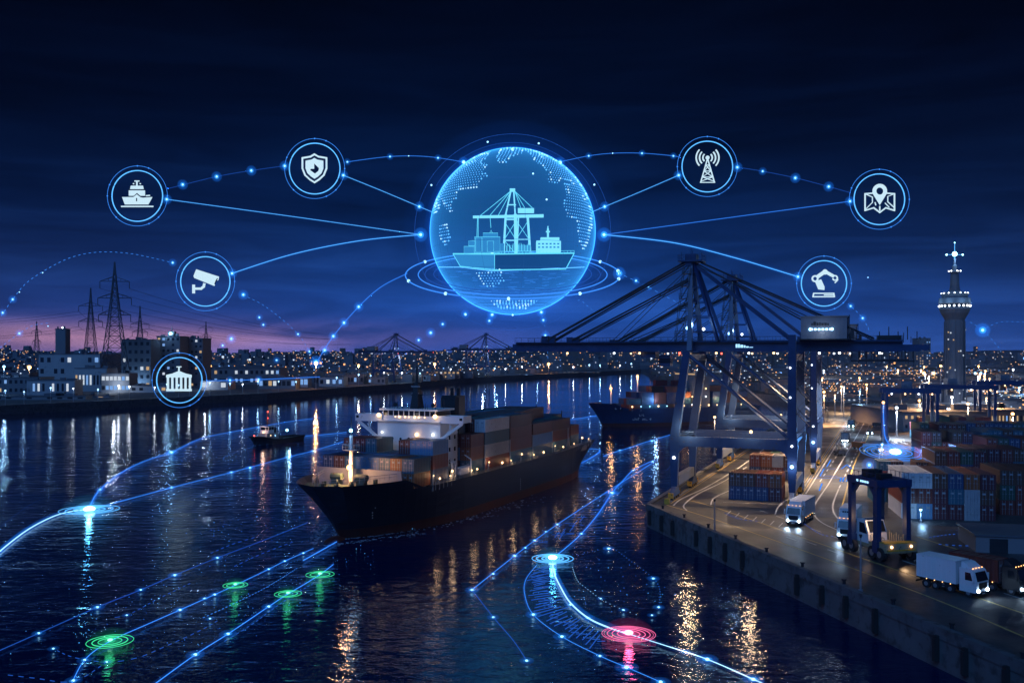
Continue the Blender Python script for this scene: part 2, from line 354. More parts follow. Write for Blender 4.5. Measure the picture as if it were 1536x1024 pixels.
L(mx2.outputs[2], b.inputs['Base Color'])
rr = N('ShaderNodeMapRange'); rr.inputs[1].default_value = 0.35; rr.inputs[2].default_value = 0.7; rr.inputs[3].default_value = 0.28; rr.inputs[4].default_value = 0.75; L(n1.outputs[0], rr.inputs[0]); L(rr.outputs[0], b.inputs['Roughness'])
bp = N('ShaderNodeBump'); bp.inputs['Strength'].default_value = 0.35; bp.inputs['Distance'].default_value = 0.03; L(n2.outputs[0], bp.inputs['Height']); L(bp.outputs[0], b.inputs['Normal'])
M['asphalt'] = m
M['ground'] = paint('bank_ground', (0.07, 0.07, 0.075), 0.85, 0, 0.45, 0.05)
M['hill'] = paint('hill_ground', (0.035, 0.04, 0.045), 0.9, 0, 0.5, 0.01)

U = Vector((0.375, 0.927, 0)).normalized()          # along the crane rails, away
V = Vector((U.y, -U.x, 0))                          # landward, square to the rails
CORNER = G(970, 757, 4)
EDGE_R = G(1535, 997, 4)
E = (EDGE_R - CORNER).normalized()                  # along the near quay edge, towards us
EN = Vector((-E.y, E.x, 0))                         # from that edge into the yard
if EN.x < 0: EN = -EN
ct = lambda t: CORNER + U * t
pr = EDGE_R + E * 58
term = [(CORNER.x, CORNER.y), (pr.x, pr.y), (900, pr.y), (4200, 200), (4200, 1790), (238, 1790), (238, 1700), (150, 860), (ct(440).x, ct(440).y)]
mb = MB(); mb.prism(term[::-1], -6, 4.0, 0, 1)
struct('terminal_ground', mb, [M['concrete'], M['asphalt']])
# coping kerb along both water edges
mb = MB()
def kerb(a, b_, inw, w=0.9, h=0.28, z=4.0):
    p = [a, b_, b_ + inw * w, a + inw * w]
    mb.prism([(q.x, q.y) for q in p], z - 0.9, z + h)
kerb(CORNER - E * 0.0 - EN * 0.12, CORNER + E * 150 - EN * 0.12, EN)
kerb(CORNER + U * 0.9 - V * 0.12, CORNER + U * 438 - V * 0.12, V)
struct('quay_kerb', mb, M['concrete'])
lb = [(-520, 330), (-300, 446), (-273, 498), (-241, 546), (-210, 597), (-173, 659), (-143, 759), (-97, 896), (-62, 1067), (-7, 1211), (90, 1400), (238, 1723), (238, 1790), (-4200, 1790), (-4200, 330)]
mb = MB(); mb.prism(lb[::-1], -6, 5.0, 0, 1)
struct('left_bank', mb, [M['concrete'], M['ground']])
mb = MB()
nx, ny = 90, 26
def hz(x, y):
    t = max(0, min(1, (y - 1780) / 2400.0)); t = t * t * (3 - 2 * t)
    h = 34 + 9 * math.sin(x * 0.0021 + 1.1) + 6 * math.sin(x * 0.0053 + 0.4) + (8 if x > 900 else 0) + 3 * math.sin(x * 0.013)
    return 4.2 + t * h
for i in range(nx):
    for j in range(ny):
        xs = [-4200 + 8400 * (i + a) / nx for a in (0, 1)]; ys = [1780 + 3200 * (j + a) / ny for a in (0, 1)]
        mb.face([(xs[0], ys[0], hz(xs[0], ys[0])), (xs[1], ys[0], hz(xs[1], ys[0])), (xs[1], ys[1], hz(xs[1], ys[1])), (xs[0], ys[1], hz(xs[0], ys[1]))])
struct('hill_terrain', mb, M['hill'], smooth=True)

for k in [j for j in range(22) if j not in (3, 8, 9, 14, 19)]:                   # rubber fenders hung on the quay face
    p = CORNER + E * (2.5 + k * 5.2 + random.uniform(-0.7, 0.7)) - EN * 0.34
    mb = MB(); mb.box(-0.24, 0.24, -0.2, 0.22, 0.9 + random.uniform(-0.3, 0.3), 3.4); mb.box(-0.2, 0.2, -0.32, -0.2, 0.8, 3.1)
    tag(obj('quay_fender', mb, M['rubber'], None, (p.x, p.y, 0), math.atan2(E.y, E.x)), 'dark rubber fender on the near quay wall, %s from the corner' % nth(k), 'fender', 'rubber fenders on the near quay wall')
# ------------------------------------------------------------------ road paint and rails
mb = MB()
def stripe(pts, wd, mi, z=4.008):
    pts = [Vector((p.x, p.y, 0)) for p in pts]
    for a, b_ in zip(pts, pts[1:]):
        d = (b_ - a); 
        if d.length < 1e-4: continue
        d.normalize(); n = Vector((-d.y, d.x, 0)) * wd / 2
        a2 = a - d * wd * 0.3; b2 = b_ + d * wd * 0.3
        mb.face([(*(a2 - n).xy, z), (*(b2 - n).xy, z), (*(b2 + n).xy, z), (*(a2 + n).xy, z)], mi)
def smooth_px(pts, n=6):              # Catmull-Rom through pixel points
    out_ = []
    for i in range(len(pts) - 1):
        p0 = pts[max(0, i - 1)]; p1 = pts[i]; p2 = pts[i + 1]; p3 = pts[min(len(pts) - 1, i + 2)]
        for k in range(n):
            t = k / n
            out_.append(tuple(0.5 * ((2 * p1[c]) + (-p0[c] + p2[c]) * t + (2 * p0[c] - 5 * p1[c] + 4 * p2[c] - p3[c]) * t * t + (-p0[c] + 3 * p1[c] - 3 * p2[c] + p3[c]) * t ** 3) for c in range(len(p1))))
    out_.append(tuple(pts[-1])); return out_
layer = 0
def road(pts, wd=0.3, mi=0, dash=None):
    global layer
    layer += 1
    w_ = [G(p[0], p[1], 4) for p in smooth_px(pts, 8)]
    z = 4.006 + 0.0006 * layer
    if not dash: stripe(w_, wd, mi, z); return
    tot = 0
    for a, b_ in zip(w_, w_[1:]):
        seg = (b_ - a).length; d = (b_ - a).normalized(); s = 0
        while s < seg:
            ph = (tot + s) % (dash * 2)
            st = min(seg - s, (dash - ph) if ph < dash else (2 * dash - ph))
            if ph < dash and st > 0.05: stripe([a + d * s, a + d * (s + st)], wd, mi, z)
            s += max(st, 0.05)
        tot += seg
road([(1000, 757), (1085, 783), (1279, 852), (1420, 905), (1560, 965)], 0.25, 1)
road([(1030, 750), (1080, 763), (1294, 837), (1400, 873), (1560, 928)], 0.28, 1)
road([(1377, 805), (1460, 831), (1560, 862)], 0.28, 1)
road([(1140, 765), (1200, 786), (1300, 822), (1420, 862), (1560, 906)], 0.18, 0, 3)
road([(1242, 727), (1222, 757), (1221, 771), (1234, 784), (1262, 797)], 0.28, 0)
road([(1320, 588), (1290, 645), (1242, 727)], 0.28, 0)
road([(1258, 733), (1249, 760), (1258, 778), (1280, 790)], 0.28, 0)
road([(1322, 592), (1297, 652), (1258, 733)], 0.25, 0, 5)
road([(1328, 592), (1303, 652), (1280, 700), (1261, 768)], 0.3, 1)
road([(1312, 585), (1272, 640), (1209, 740)], 0.25, 0)
road([(1317, 588), (1282, 642), (1228, 725)], 0.22, 0, 5)
road([(1340, 600), (1330, 640), (1318, 690), (1306, 745)], 0.25, 0)
road([(1010, 758), (1022, 748), (1060, 730), (1110, 700), (1150, 670)], 0.3, 0)
road([(1030, 765), (1026, 757), (1046, 741), (1085, 722), (1120, 700)], 0.3, 0)
road([(1066, 757), (1072, 746), (1100, 733)], 0.25, 0)
road([(1085, 753), (1110, 754), (1175, 756)], 0.2, 0)
road([(1163, 771), (1166, 762), (1176, 752), (1190, 745)], 0.28, 0)
for k in range(7):                    # short ticks on the apron
    road([(1090 + k * 13, 772 + k * 3), (1096 + k * 13, 766 + k * 3)], 0.18, 0)
for (x, y) in ((1210, 812), (1242, 824), (1275, 812), (1180, 805)):
    road([(x, y), (x + 14, y + 5)], 0.3, 0)
for k in range(9):                    # parking ticks on the far side of the road
    y = 640 + k * 6
    road([(1360 - k * 3, y), (1374 - k * 3, y)], 0.2, 0)
struct('road_marking', mb, [M['line_white'], M['line_yellow']])
mb = MB()
RW = G(1012, 748); RL = RW + V * 22.0
for off in (0, 22.0):
    a = RW + V * off - U * 6; b_ = RW + V * off + U * 420
    mb.bar((a.x, a.y, 4.03), (b_.x, b_.y, 4.03), 0.16, 0.14, 0)
    for s in (-1, 1):
        a2 = a + V * 0.5 * s; b2 = b_ + V * 0.5 * s
        mb.bar((a2.x, a2.y, 4.012), (b2.x, b2.y, 4.012), 0.12, 0.016, 1)
struct('crane_rail', mb, [M['steel'], M['line_yellow']])
# faint light-path symbols projected on the road
mb = MB()
def ground_glyph(pts, wd, mi, z=4.06):
    stripe([G(p[0], p[1], 4) for p in pts], wd, mi, z)
for pts in ([(1236, 703), (1262, 703)], [(1236, 703), (1230, 714), (1256, 714)], [(1262, 703), (1270, 697), (1278, 703)], [(1254, 716), (1262, 716), (1260, 722)],
            [(1266, 716), (1272, 716), (1270, 722), (1264, 722), (1266, 716)], [(1274, 722), (1277, 716), (1280, 722)], [(1283, 716), (1281, 722), (1287, 722)],
            [(1233, 725), (1229, 736)], [(1246, 690), (1240, 700)], [(1216, 717), (1260, 717)]):
    ground_glyph(pts, 0.28, 0)
tag(obj('road_hologram', mb, M['h_line']), 'pale blue glowing symbols floating just above the lit terminal road', 'hologram')
# ------------------------------------------------------------------ containers
CW, CH = 2.44, 2.59
def cont_mb(Lc):
    mb = MB(); h = Lc / 2; w2 = CW / 2; p = 0.14
    for sx in (-1, 1):
        for sy in (-1, 1):
            mb.box(*sorted((sx * h, sx * (h - p))), *sorted((sy * w2, sy * (w2 - p))), 0, CH)
    for sy in (-1, 1):
        for z in (0.0, CH - 0.12):
            mb.box(-h + p, h - p, *sorted((sy * w2, sy * (w2 - 0.1))), z, z + (0.16 if z == 0 else 0.12))
    for z in (0.0, CH - 0.13):
        mb.box(h - 0.1, h, -w2 + p, w2 - p, z, z + 0.13)
        mb.box(-h, -h + 0.1, -w2 + p, w2 - p, z, z + 0.13)
    # corrugated walls
    n = int((Lc - 2 * p) / 0.55) * 2
    for sy in (-1, 1):
        xs = [-h + p + (Lc - 2 * p) * i / n for i in range(n + 1)]
        pr = []
        for i, x in enumerate(xs): pr.append((x, sy * (w2 - (0.025 if (i // 1) % 2 == 0 else 0.085))))
        for a, b_ in zip(pr, pr[1:]):
            mb.face([(a[0], a[1], 0.16), (b_[0], b_[1], 0.16), (b_[0], b_[1], CH - 0.12), (a[0], a[1], CH - 0.12)])
    k = 9
    ys = [-w2 + p + (CW - 2 * p) * i / k for i in range(k + 1)]
    for a, b_, i in zip(ys, ys[1:], range(k)):
        xa, xb = (h - (0.03 if i % 2 else 0.09)), (h - (0.09 if i % 2 else 0.03))
        mb.face([(xa, a, 0.13), (xb, b_, 0.13), (xb, b_, CH - 0.13), (xa, a, CH - 0.13)])
    mb.face([(-h + 0.1, -w2 + p, 0.13), (-h + 0.1, w2 - p, 0.13), (-h + 0.1, w2 - p, CH - 0.13), (-h + 0.1, -w2 + p, CH - 0.13)])
    nr = int(Lc / 1.0)                                  # roof, low ribs
    for i in range(nr):
        x0 = -h + 0.1 + (Lc - 0.2) * i / nr; x1 = -h + 0.1 + (Lc - 0.2) * (i + 1) / nr; xm = x0 + (x1 - x0) * 0.55
        mb.face([(x0, -w2 + 0.1, CH - 0.03), (xm, -w2 + 0.1, CH - 0.03), (xm, w2 - 0.1, CH - 0.03), (x0, w2 - 0.1, CH - 0.03)])
        mb.face([(xm, -w2 + 0.1, CH - 0.03), (x1, -w2 + 0.1, CH - 0.075), (x1, w2 - 0.1, CH - 0.075), (xm, w2 - 0.1, CH - 0.03)])
    mb.face([(-h, -w2, 0.02), (h, -w2, 0.02), (h, w2, 0.02), (-h, w2, 0.02)])
    return mb
def door_mb(Lc):
    mb = MB(); h = Lc / 2; w2 = CW / 2
    for sy in (-1, 1):
        a, b_ = sorted((sy * 0.012, sy * (w2 - 0.15)))
        mb.box(-h + 0.005, -h + 0.085, a, b_, 0.14, CH - 0.14, 0)
        for f in (0.28, 0.72):
            y = a + (b_ - a) * f
            mb.box(-h - 0.045, -h, y - 0.025, y + 0.025, 0.1, CH - 0.1, 1)
            mb.box(-h - 0.05, -h, y - 0.16, y + 0.16, 1.05, 1.11, 1)
        mb.box(-h - 0.012, -h + 0.004, *sorted((sy * 0.35, sy * 0.85)), 1.75, 2.05, 2)     # pale data panel
    return mb
CON = {}
for Lc, nm in ((6.06, 20), (12.19, 40)):
    base_me = cont_mb(Lc).mesh('container_%d' % nm, CM['brown']); base_door = door_mb(Lc).mesh('door_%d' % nm, [CM['brown'], M['steel'], CM['pale grey']])
    for k in CC:
        me = base_me.copy(); me.materials[0] = CM[k]; dm = base_door.copy(); dm.materials[0] = CM[k]
        CON[(nm, k)] = (me, dm)
REST = MB(); RESTC = ['dark blue', 'rust red', 'maroon', 'brown', 'teal blue', 'dark green']
def rest_container(size, colr, loc, rz):      # past the first 300: plain members of the far stacks
    ln = (6.06 if size == 20 else 12.19) / 2; mi = RESTC.index(colr) if colr in RESTC else 3
    R_ = Matrix.Rotation(rz, 3, 'Z'); L0 = Vector(loc); f = lambda x, y, z: tuple(L0 + R_ @ Vector((x, y, z)))
    n = len(REST.v); REST.hexa([f(-ln, -1.2, 0), f(ln, -1.2, 0), f(ln, 1.2, 0), f(-ln, 1.2, 0), f(-ln, -1.2, 2.58), f(ln, -1.2, 2.58), f(ln, 1.2, 2.58), f(-ln, 1.2, 2.58)], mi)
    for k in range(5): 
        y = -1.1 + k * 0.55; REST.hexa([f(-ln - 0.05, y - 0.07, 0.1), f(-ln, y - 0.07, 0.1), f(-ln, y + 0.07, 0.1), f(-ln - 0.05, y + 0.07, 0.1), f(-ln - 0.05, y - 0.07, 2.5), f(-ln, y - 0.07, 2.5), f(-ln, y + 0.07, 2.5), f(-ln - 0.05, y + 0.07, 2.5)], mi)
def container(size, colr, loc, rz, label, group, door=True):
    me, dm = CON[(size, colr)]
    o = put('container', me, None, loc, rz); tag(o, label, 'container', group)
    if door: put('door', dm, o)
    return o

# ------------------------------------------------------------------ container crane
def crane(detail=True):
    c = thing('container_crane', '', 'crane')
    DP = 18.0; GA = 22.0; BM = DP / 2
    P = M['crane']
    for y in (0, DP):
        mb = MB(); mb.bar((0, y, 2.4), (0.0, y, 12.0), 1.15, 1.0, 0, 1.9, 1.2); mb.bar((0.05, y, 12.0), (2.4, y, 28.6), 1.7, 1.2, 0, 1.35, 1.2)
        obj('leg', mb, P, c)
        mb = MB(); mb.bar((GA, y, 2.4), (GA, y, 12.0), 1.15, 1.0, 0, 2.1, 1.2); mb.bar((GA, y, 12.0), (GA, y, 31.6), 1.7, 1.25, 0, 1.3, 1.2)
        obj('leg', mb, P, c)
        mb = MB(); mb.bar((0.6, y, 11.2), (GA - 0.6, y, 11.2), 1.1, 1.9, 0)
        for x, s in ((0.55, 1), (GA - 0.6, -1)):       # rounded haunches into the legs
            pts = [(x, 10.26)] + [(x + s * 2.6 * (1 - math.cos(a)) , 10.26 - 2.6 * (1 - math.sin(a))) for a in [PI / 2 * k / 6 for k in range(7)]][::-1]
            mb.slab([(p[0], p[1]) for p in pts], y - 0.5, y + 0.5)
        mb.bar((0.9, y - 0.55 if y == 0 else y + 0.55, 13.1), (GA - 0.9, y - 0.55 if y == 0 else y + 0.55, 13.1), 0.05, 0.06)  # handrail
        mb.bar((0.9, y - 0.55 if y == 0 else y + 0.55, 12.65), (GA - 0.9, y - 0.55 if y == 0 else y + 0.55, 12.65), 0.04, 0.04)
        for k in range(14):
            x = 1.2 + k * (GA - 2.4) / 13; yy = y - 0.55 if y == 0 else y + 0.55
            mb.bar((x, yy, 12.1), (x, yy, 13.1), 0.05)
        obj('portal_beam', mb, P, c)
        # long diagonal from the head of the water leg down to the portal beam by the land leg
        mb = MB(); mb.tube([(2.5, y, 28.0), (GA - 0.9, y, 12.6)], 0.38, 8); obj('brace', mb, P, c)
    for x in (0, GA):                                    # sill beam along the rail with its wheels
        mb = MB(); mb.box(x - 0.55, x + 0.55, 1.2, DP - 1.2, 2.5, 4.3); obj('sill_beam', mb, M['crane_grey'], c)
        for y in (0.0, DP):
            b_ = thing('bogie', '', ''); del b_['label']; del b_['category']; b_.parent = c; b_.location = (x, y, 0)
            bb = MB(); bb.hexa([(-0.45, -3.4, 0.7), (0.45, -3.4, 0.7), (0.45, 3.4, 0.7), (-0.45, 3.4, 0.7), (-0.45, -1.0, 2.4), (0.45, -1.0, 2.4), (0.45, 1.0, 2.4), (-0.45, 1.0, 2.4)], 0)
            for k in range(2):                            # hazard stripes on the end plates
                bb.box(-0.5, 0.5, -3.55 + k * 6.95, -3.4 + k * 6.95, 0.5, 1.5, 1)
            obj('bogie_frame', bb, [P, M['yellow']], b_)
            for k in range(4):
                wb = MB(); yy = -2.7 + k * 1.8
                wb.tube([(-0.28, yy, 0.45), (0.28, yy, 0.45)], 0.42, 12); wb.tube([(-0.34, yy, 0.45), (0.34, yy, 0.45)], 0.16, 8, 1)
                obj('wheel', wb, [M['dark'], M['yellow']], b_)
        mb = MB(); mb.bar((x + (2.4 if x == 0 else 0), 0.6, 27.4), (x + (2.4 if x == 0 else 0), DP - 0.6, 27.4), 1.0, 1.3); obj('cross_beam', mb, P, c)
        mb = MB(); mb.bar((x, 0.6, 11.6), (x, DP - 0.6, 11.6), 0.8, 1.0); obj('cross_beam', mb, P, c)
    mb = MB()                                             # stair flights zigzagging up the land leg
    for k in range(7):
        z = 12.4 + k * 2.3; x0, x1 = (GA + 0.9, GA + 3.1) if k % 2 == 0 else (GA + 3.1, GA + 0.9)
        mb.bar((x0, -0.2, z), (x1, -0.2, z + 2.3), 0.7, 0.1)
        for yy in (-0.55, 0.15): mb.bar((x0, yy, z + 1), (x1, yy, z + 3.3), 0.06)
        mb.box(min(x0, x1) - 0.3 if k % 2 else max(x0, x1) - 0.5, min(x0, x1) + 0.5 if k % 2 else max(x0, x1) + 0.3, -0.6, 0.2, z + 2.24, z + 2.32)
    for x in (GA + 0.75, GA + 3.3): mb.bar((x, -0.6, 12.4), (x, -0.6, 29.0), 0.09)
    obj('leg_stairs', mb, M['dark'], c)
    # boom: twin girders, ties, walkway
    mb = MB()
    for y in (BM - 2.6, BM + 2.6):
        mb.box(-35.6, 3.0, y - 0.5, y + 0.5, 28.62, 30.6)
    for k in range(14):
        x = -35.3 + k * 2.9; mb.box(x, x + 0.4, BM - 2.1, BM + 2.1, 29.0, 29.6)
    mb.box(-36.4, -35.6, BM - 3.0, BM + 3.0, 28.8, 30.2)
    obj('boom', mb, P, c)
    mb = MB()
    for y in (BM - 2.6, BM + 2.6):
        mb.box(3.02, 41.0, y - 0.55, y + 0.55, 28.6, 30.7)
        mb.box(41.0, 45.5, y - 0.35, y + 0.35, 28.7, 29.8)
    for k in range(14):
        x = 3.6 + k * 2.9; mb.box(x, x + 0.4, BM - 2.1, BM + 2.1, 29.0, 29.6)
    obj('girder', mb, P, c)
    mb = MB()
    for y in (BM - 3.5, BM + 3.5):
        mb.box(-35.5, 41.0, y - 0.4, y + 0.4, 30.3, 30.36)
        yo = y + (0.38 if y > BM else -0.38)
        for z in (30.9, 31.45): mb.bar((-35.5, yo, z), (41.0, yo, z), 0.05)
        for k in range(52):
            x = -35.5 + 76.5 * k / 51; mb.bar((x, yo, 30.36), (x, yo, 31.45), 0.05)
    obj('walkway', mb, M['dark'], c)
    # mast over the water legs
    AP = (1.6, BM, 47.2)
    for y, s in ((0.0, -1), (DP, 1)):
        mb = MB(); mb.bar((2.4, BM + s * 6.4, 28.6), (1.6, BM + s * 0.9, 47.0), 0.95, 0.95, 0, 0.75, 0.75); obj('mast_leg', mb, P, c)
        mb = MB(); mb.bar((7.4, BM + s * 3.6, 30.6), (2.2, BM + s * 0.9, 46.4), 0.55, 0.55); obj('mast_leg', mb, P, c)
    mb = MB()
    for k in range(5):
        z = 32.5 + k * 3; f = (z - 28.6) / 18.6; hw = 6.4 * (1 - f) + 0.9 * f
        mb.bar((2.3 - f * 0.8, BM - hw, z), (2.3 - f * 0.8, BM + hw, z), 0.3)
        if k < 4:
            f2 = (z + 3 - 28.6) / 18.6; h2 = 6.4 * (1 - f2) + 0.9 * f2
            mb.bar((2.3 - f * 0.8, BM - hw, z), (2.3 - f2 * 0.8, BM + h2, z + 3), 0.2)
        xb = 7.4 - (z - 30.6) / 15.8 * 5.2
        for s in (-1, 1): mb.bar((2.3 - f * 0.8, BM + s * hw, z), (xb, BM + s * (3.6 - 2.7 * (z - 30.6) / 15.8), z), 0.18)
    obj('mast_bracing', mb, P, c)
    mb = MB()                                             # stair tower up the mast
    for x in (-0.9, 0.6):
        for y in (BM - 1.6 - 3.3, BM - 0.2 - 3.3): mb.bar((x, y, 30.6), (x + 1.2, y + 2.6, 45.6), 0.1)
    for k in range(6):
        z = 31.6 + k * 2.5; f = (z - 30.6) / 15; x0 = -1.0 + 1.2 * f; y0 = BM - 5.0 + 2.6 * f
        mb.box(x0, x0 + 1.8, y0, y0 + 1.7, z, z + 0.08)
        for (dx, dy) in ((0, 0), (1.8, 0), (0, 1.7), (1.8, 1.7)): mb.bar((x0 + dx, y0 + dy, z), (x0 + dx, y0 + dy, z + 1.05), 0.05)
        for zz_ in (0.55, 1.05):
            for a, b_ in (((0, 0), (1.8, 0)), ((1.8, 0), (1.8, 1.7)), ((1.8, 1.7), (0, 1.7)), ((0, 1.7), (0, 0))):
                mb.bar((x0 + a[0], y0 + a[1], z + zz_), (x0 + b_[0], y0 + b_[1], z + zz_), 0.05)
        mb.bar((x0 + 0.3, y0 + 0.4, z), (x0 + 1.6, y0 + 1.2, z + 2.5), 0.35, 0.08)
    obj('stair_tower', mb, M['dark'], c)
    mb = MB(); mb.box(-0.8, 4.0, BM - 2.3, BM + 2.3, 46.6, 46.9); mb.box(0.5, 2.7, BM - 1.6, BM + 1.6, 46.9, 48.2)
    for x in (-0.8, 4.0):
        for k in range(5):
            mb.bar((x, BM - 2.3 + k * 1.15, 46.9), (x, BM - 2.3 + k * 1.15, 48.0), 0.06)
        mb.bar((x, BM - 2.3, 48.0), (x, BM + 2.3, 48.0), 0.06); mb.bar((x, BM - 2.3, 47.45), (x, BM + 2.3, 47.45), 0.05)
    for y in (BM - 2.3, BM + 2.3):
        for k in range(5): mb.bar((-0.8 + k * 1.2, y, 46.9), (-0.8 + k * 1.2, y, 48.0), 0.06)
        mb.bar((-0.8, y, 48.0), (4.0, y, 48.0), 0.06)
    for x, y, h in ((-0.5, BM, 1.9), (3.6, BM, 1.7), (1.6, BM - 0.8, 2.6), (1.6, BM + 0.8, 2.2)): mb.bar((x, y, 46.9), (x, y, 46.9 + h), 0.12)
    for s in (-1, 1):
        mb.tube([(1.2, BM + s * 1.3 - 0.5, 46.3), (1.2, BM + s * 1.3 + 0.5, 46.3)], 0.7, 10)
    obj('apex_platform', mb, P, c)
    def rope(a, b_, r=0.13):
        mb = MB(); mb.tube([a, b_], r, 5); obj('stay', mb, M['cable'], c)
    for s in (-1, 1):
        y = BM + s * 2.3; ya = BM + s * 1.1
        rope((0.9, ya, 46.9), (-29.5, y, 30.7), 0.20); rope((0.9, ya + s * 0.35, 46.4), (-29.0, y + 0.35 * s, 30.7), 0.12)
        rope((1.1, ya, 43.2), (-23.8, y, 30.7), 0.18); rope((1.1, ya, 42.6), (-23.2, y, 30.7), 0.10)
        rope((1.3, ya, 45.6), (-14.5, y, 30.7), 0.07); rope((1.5, ya + s * 0.7, 39.8), (-13.6, y, 30.7), 0.07); rope((1.7, ya + s * 1.8, 35.8), (-10.8, y, 30.7), 0.09)
        rope((2.4, ya, 47.0), (36.0, y, 31.0), 0.17); rope((2.5, ya, 46.4), (29.5, y, 30.9), 0.12); rope((2.5, ya, 45.9), (33.0, y, 30.9), 0.08)
    for s in (-1, 1):
        mb = MB(); mb.bar((2.6, BM + s * 0.9, 45.8), (GA - 1.2, BM + s * 2.6, 31.0), 0.5, 0.6); obj('back_strut', mb, P, c)
        mb = MB(); mb.box(-29.9, -28.5, BM + s * 2.3 - 0.4, BM + s * 2.3 + 0.4, 30.6, 31.9); mb.box(-24.3, -23.1, BM + s * 2.3 - 0.35, BM + s * 2.3 + 0.35, 30.6, 31.6); obj('stay_bracket', mb, P, c)
    # machinery house behind the land legs
    h = thing('machinery_house', '', ''); del h['label']; del h['category']; h.parent = c
    mb = MB(); mb.box(GA + 1.2, GA + 9.4, BM - 5.2, BM + 3.4, 30.9, 35.0); mb.box(GA + 1.0, GA + 9.6, BM - 5.4, BM + 3.6, 35.0, 35.2)
    for k in range(12): mb.box(GA + 1.5 + k * 0.66, GA + 1.56 + k * 0.66, BM - 5.23, BM - 5.2, 31.0, 34.9)
    obj('cabin_wall', mb, M['crane_grey'], h)
    mb = MB(); mb.box(GA + 0.8, GA + 9.9, BM - 5.9, BM + 3.9, 30.72, 30.9)
    for x in (GA + 9.8,):
        for k in range(6): mb.bar((x, BM - 5.8 + k * 1.8, 30.9), (x, BM - 5.8 + k * 1.8, 35.3 if k in (0, 1) else 31.9), 0.09)
        mb.bar((x, BM - 5.8, 35.3), (x, BM - 4.0, 35.3), 0.09); mb.bar((x, BM - 5.8, 31.9), (x, BM + 3.2, 31.9), 0.06)
    mb.box(GA + 9.95, GA + 10.6, BM - 5.2, BM - 3.6, 30.9, 32.6)
    obj('house_platform', mb, M['dark'], h)
    mb = MB()                                             # dark worn lettering over a row of lamps
    x = GA + 3.1
    for wd, hh in ((0.25, 0.5), (0.5, 0.75), (0.4, 0.55), (0.3, 0.6), (0.45, 0.5), (0.45, 0.55), (0.3, 0.45)):
        mb.box(x, x + wd, BM - 5.25, BM - 5.23, 33.35, 33.35 + hh); x += wd + 0.08
    obj('lettering', mb, M['dark'], h)
    mb = MB()
    for k in range(6): mb.box(GA + 2.9 + k * 0.68, GA + 3.35 + k * 0.68, BM - 5.3, BM - 5.2, 32.5, 32.85)
    mb.ball((GA + 2.9, BM - 5.35, 32.7), 0.28); mb.ball((GA + 6.8, BM - 5.35, 32.7), 0.28)
    obj('lamp_row', mb, M['l_blue'], h)
    mb = MB(); mb.box(-8.5, -5.5, BM - 1.9, BM + 1.9, 27.3, 28.5); mb.box(-4.9, -2.6, BM - 1.2, BM + 1.2, 25.6, 27.8); obj('trolley', mb, P, c)
    mb = MB(); mb.box(-4.95, -2.55, BM - 1.25, BM + 1.25, 26.2, 27.2); obj('cab_window', mb, M['glass'], c)
    mb = MB()
    for k in range(9):                                    # hanging festoon loops and cable guides under the back girder
        x = GA + 10 + k * 1.35; mb.bar((x, BM - 2.6, 28.6), (x, BM - 2.6, 26.9 - (k % 3) * 0.5), 0.12); mb.bar((x, BM + 2.6, 28.6), (x, BM + 2.6, 27.2), 0.12)
    mb.box(GA + 10, GA + 21, BM - 3.0, BM - 2.3, 26.6, 26.9)
    for k in range(5): mb.bar((GA + 15 + k * 1.6, BM - 2.6, 30.7), (GA + 15 + k * 1.6, BM - 2.6, 32.2 + (k % 2) * 0.9), 0.16)
    mb.box(GA + 14.6, GA + 18.8, BM - 3.1, BM + 3.1, 30.75, 31.5)
    obj('cable_reel_frame', mb, M['dark'], c)
    mb = MB(); mb.box(GA - 9, GA - 7.2, BM - 3.3, BM - 3.18, 29.2, 29.75)
    x = GA - 11.2
    obj_marks = MB()
    for wd, hh in ((0.35, 0.7), (0.3, 0.7), (0.55, 0.55), (0.3, 0.45), (0.5, 0.25), (0.7, 0.12)):
        obj_marks.box(x, x + wd, BM - 3.2, BM - 3.13, 29.3, 29.3 + hh); x += wd + 0.12
    obj('lettering', obj_marks, M['h_white'], c)
    # flood lamps slung under the girders
    k = 0
    for x, mi in ((-24, 'l_warm'), (-15.5, 'l_white'), (-8.5, 'l_warm'), (-1.5, 'l_red'), (7, 'l_warm'), (12.5, 'l_white'), (18, 'l_warm'), (26, 'l_white'), (30, 'l_white'), (37, 'l_white')):
        mb = MB(); y = BM + (-3.0 if k % 2 == 0 else 2.8); mb.ball((x, y, 28.25), 0.24, 8, 5); mb.box(x - 0.2, x + 0.2, y - 0.2, y + 0.2, 28.42, 28.62, 1)
        obj('flood_lamp', mb, [M[mi], M['dark']], c); k += 1
    for x, y, z, mi, r in ((-36.3, BM - 2.4, 29.2, 'l_red', 0.34), (0.0, -0.75, 8.0, 'l_white', 0.3), (GA, -0.85, 7.2, 'l_blue', 0.36), (GA, -0.85, 11.0, 'l_white', 0.22), (1.6, BM - 4.6, 33.2, 'l_blue', 0.35), (4.5, BM - 3, 33.0, 'l_white', 0.3), (0.6, 0.2, 13.4, 'l_warm', 0.36), (GA - 0.3, -0.8, 20, 'l_white', 0.18), (GA - 0.3, -0.8, 25.5, 'l_white', 0.18), (14.5, 0.0, 13.4, 'l_warm', 0.3)):
        mb = MB(); mb.ball((x, y, z), r, 8, 5); mb.box(x - 0.15, x + 0.15, y + r * 0.8, y + r * 0.8 + 0.2, z - 0.1, z + 0.1, 1); obj('marker_lamp', mb, [M[mi], M['dark']], c)
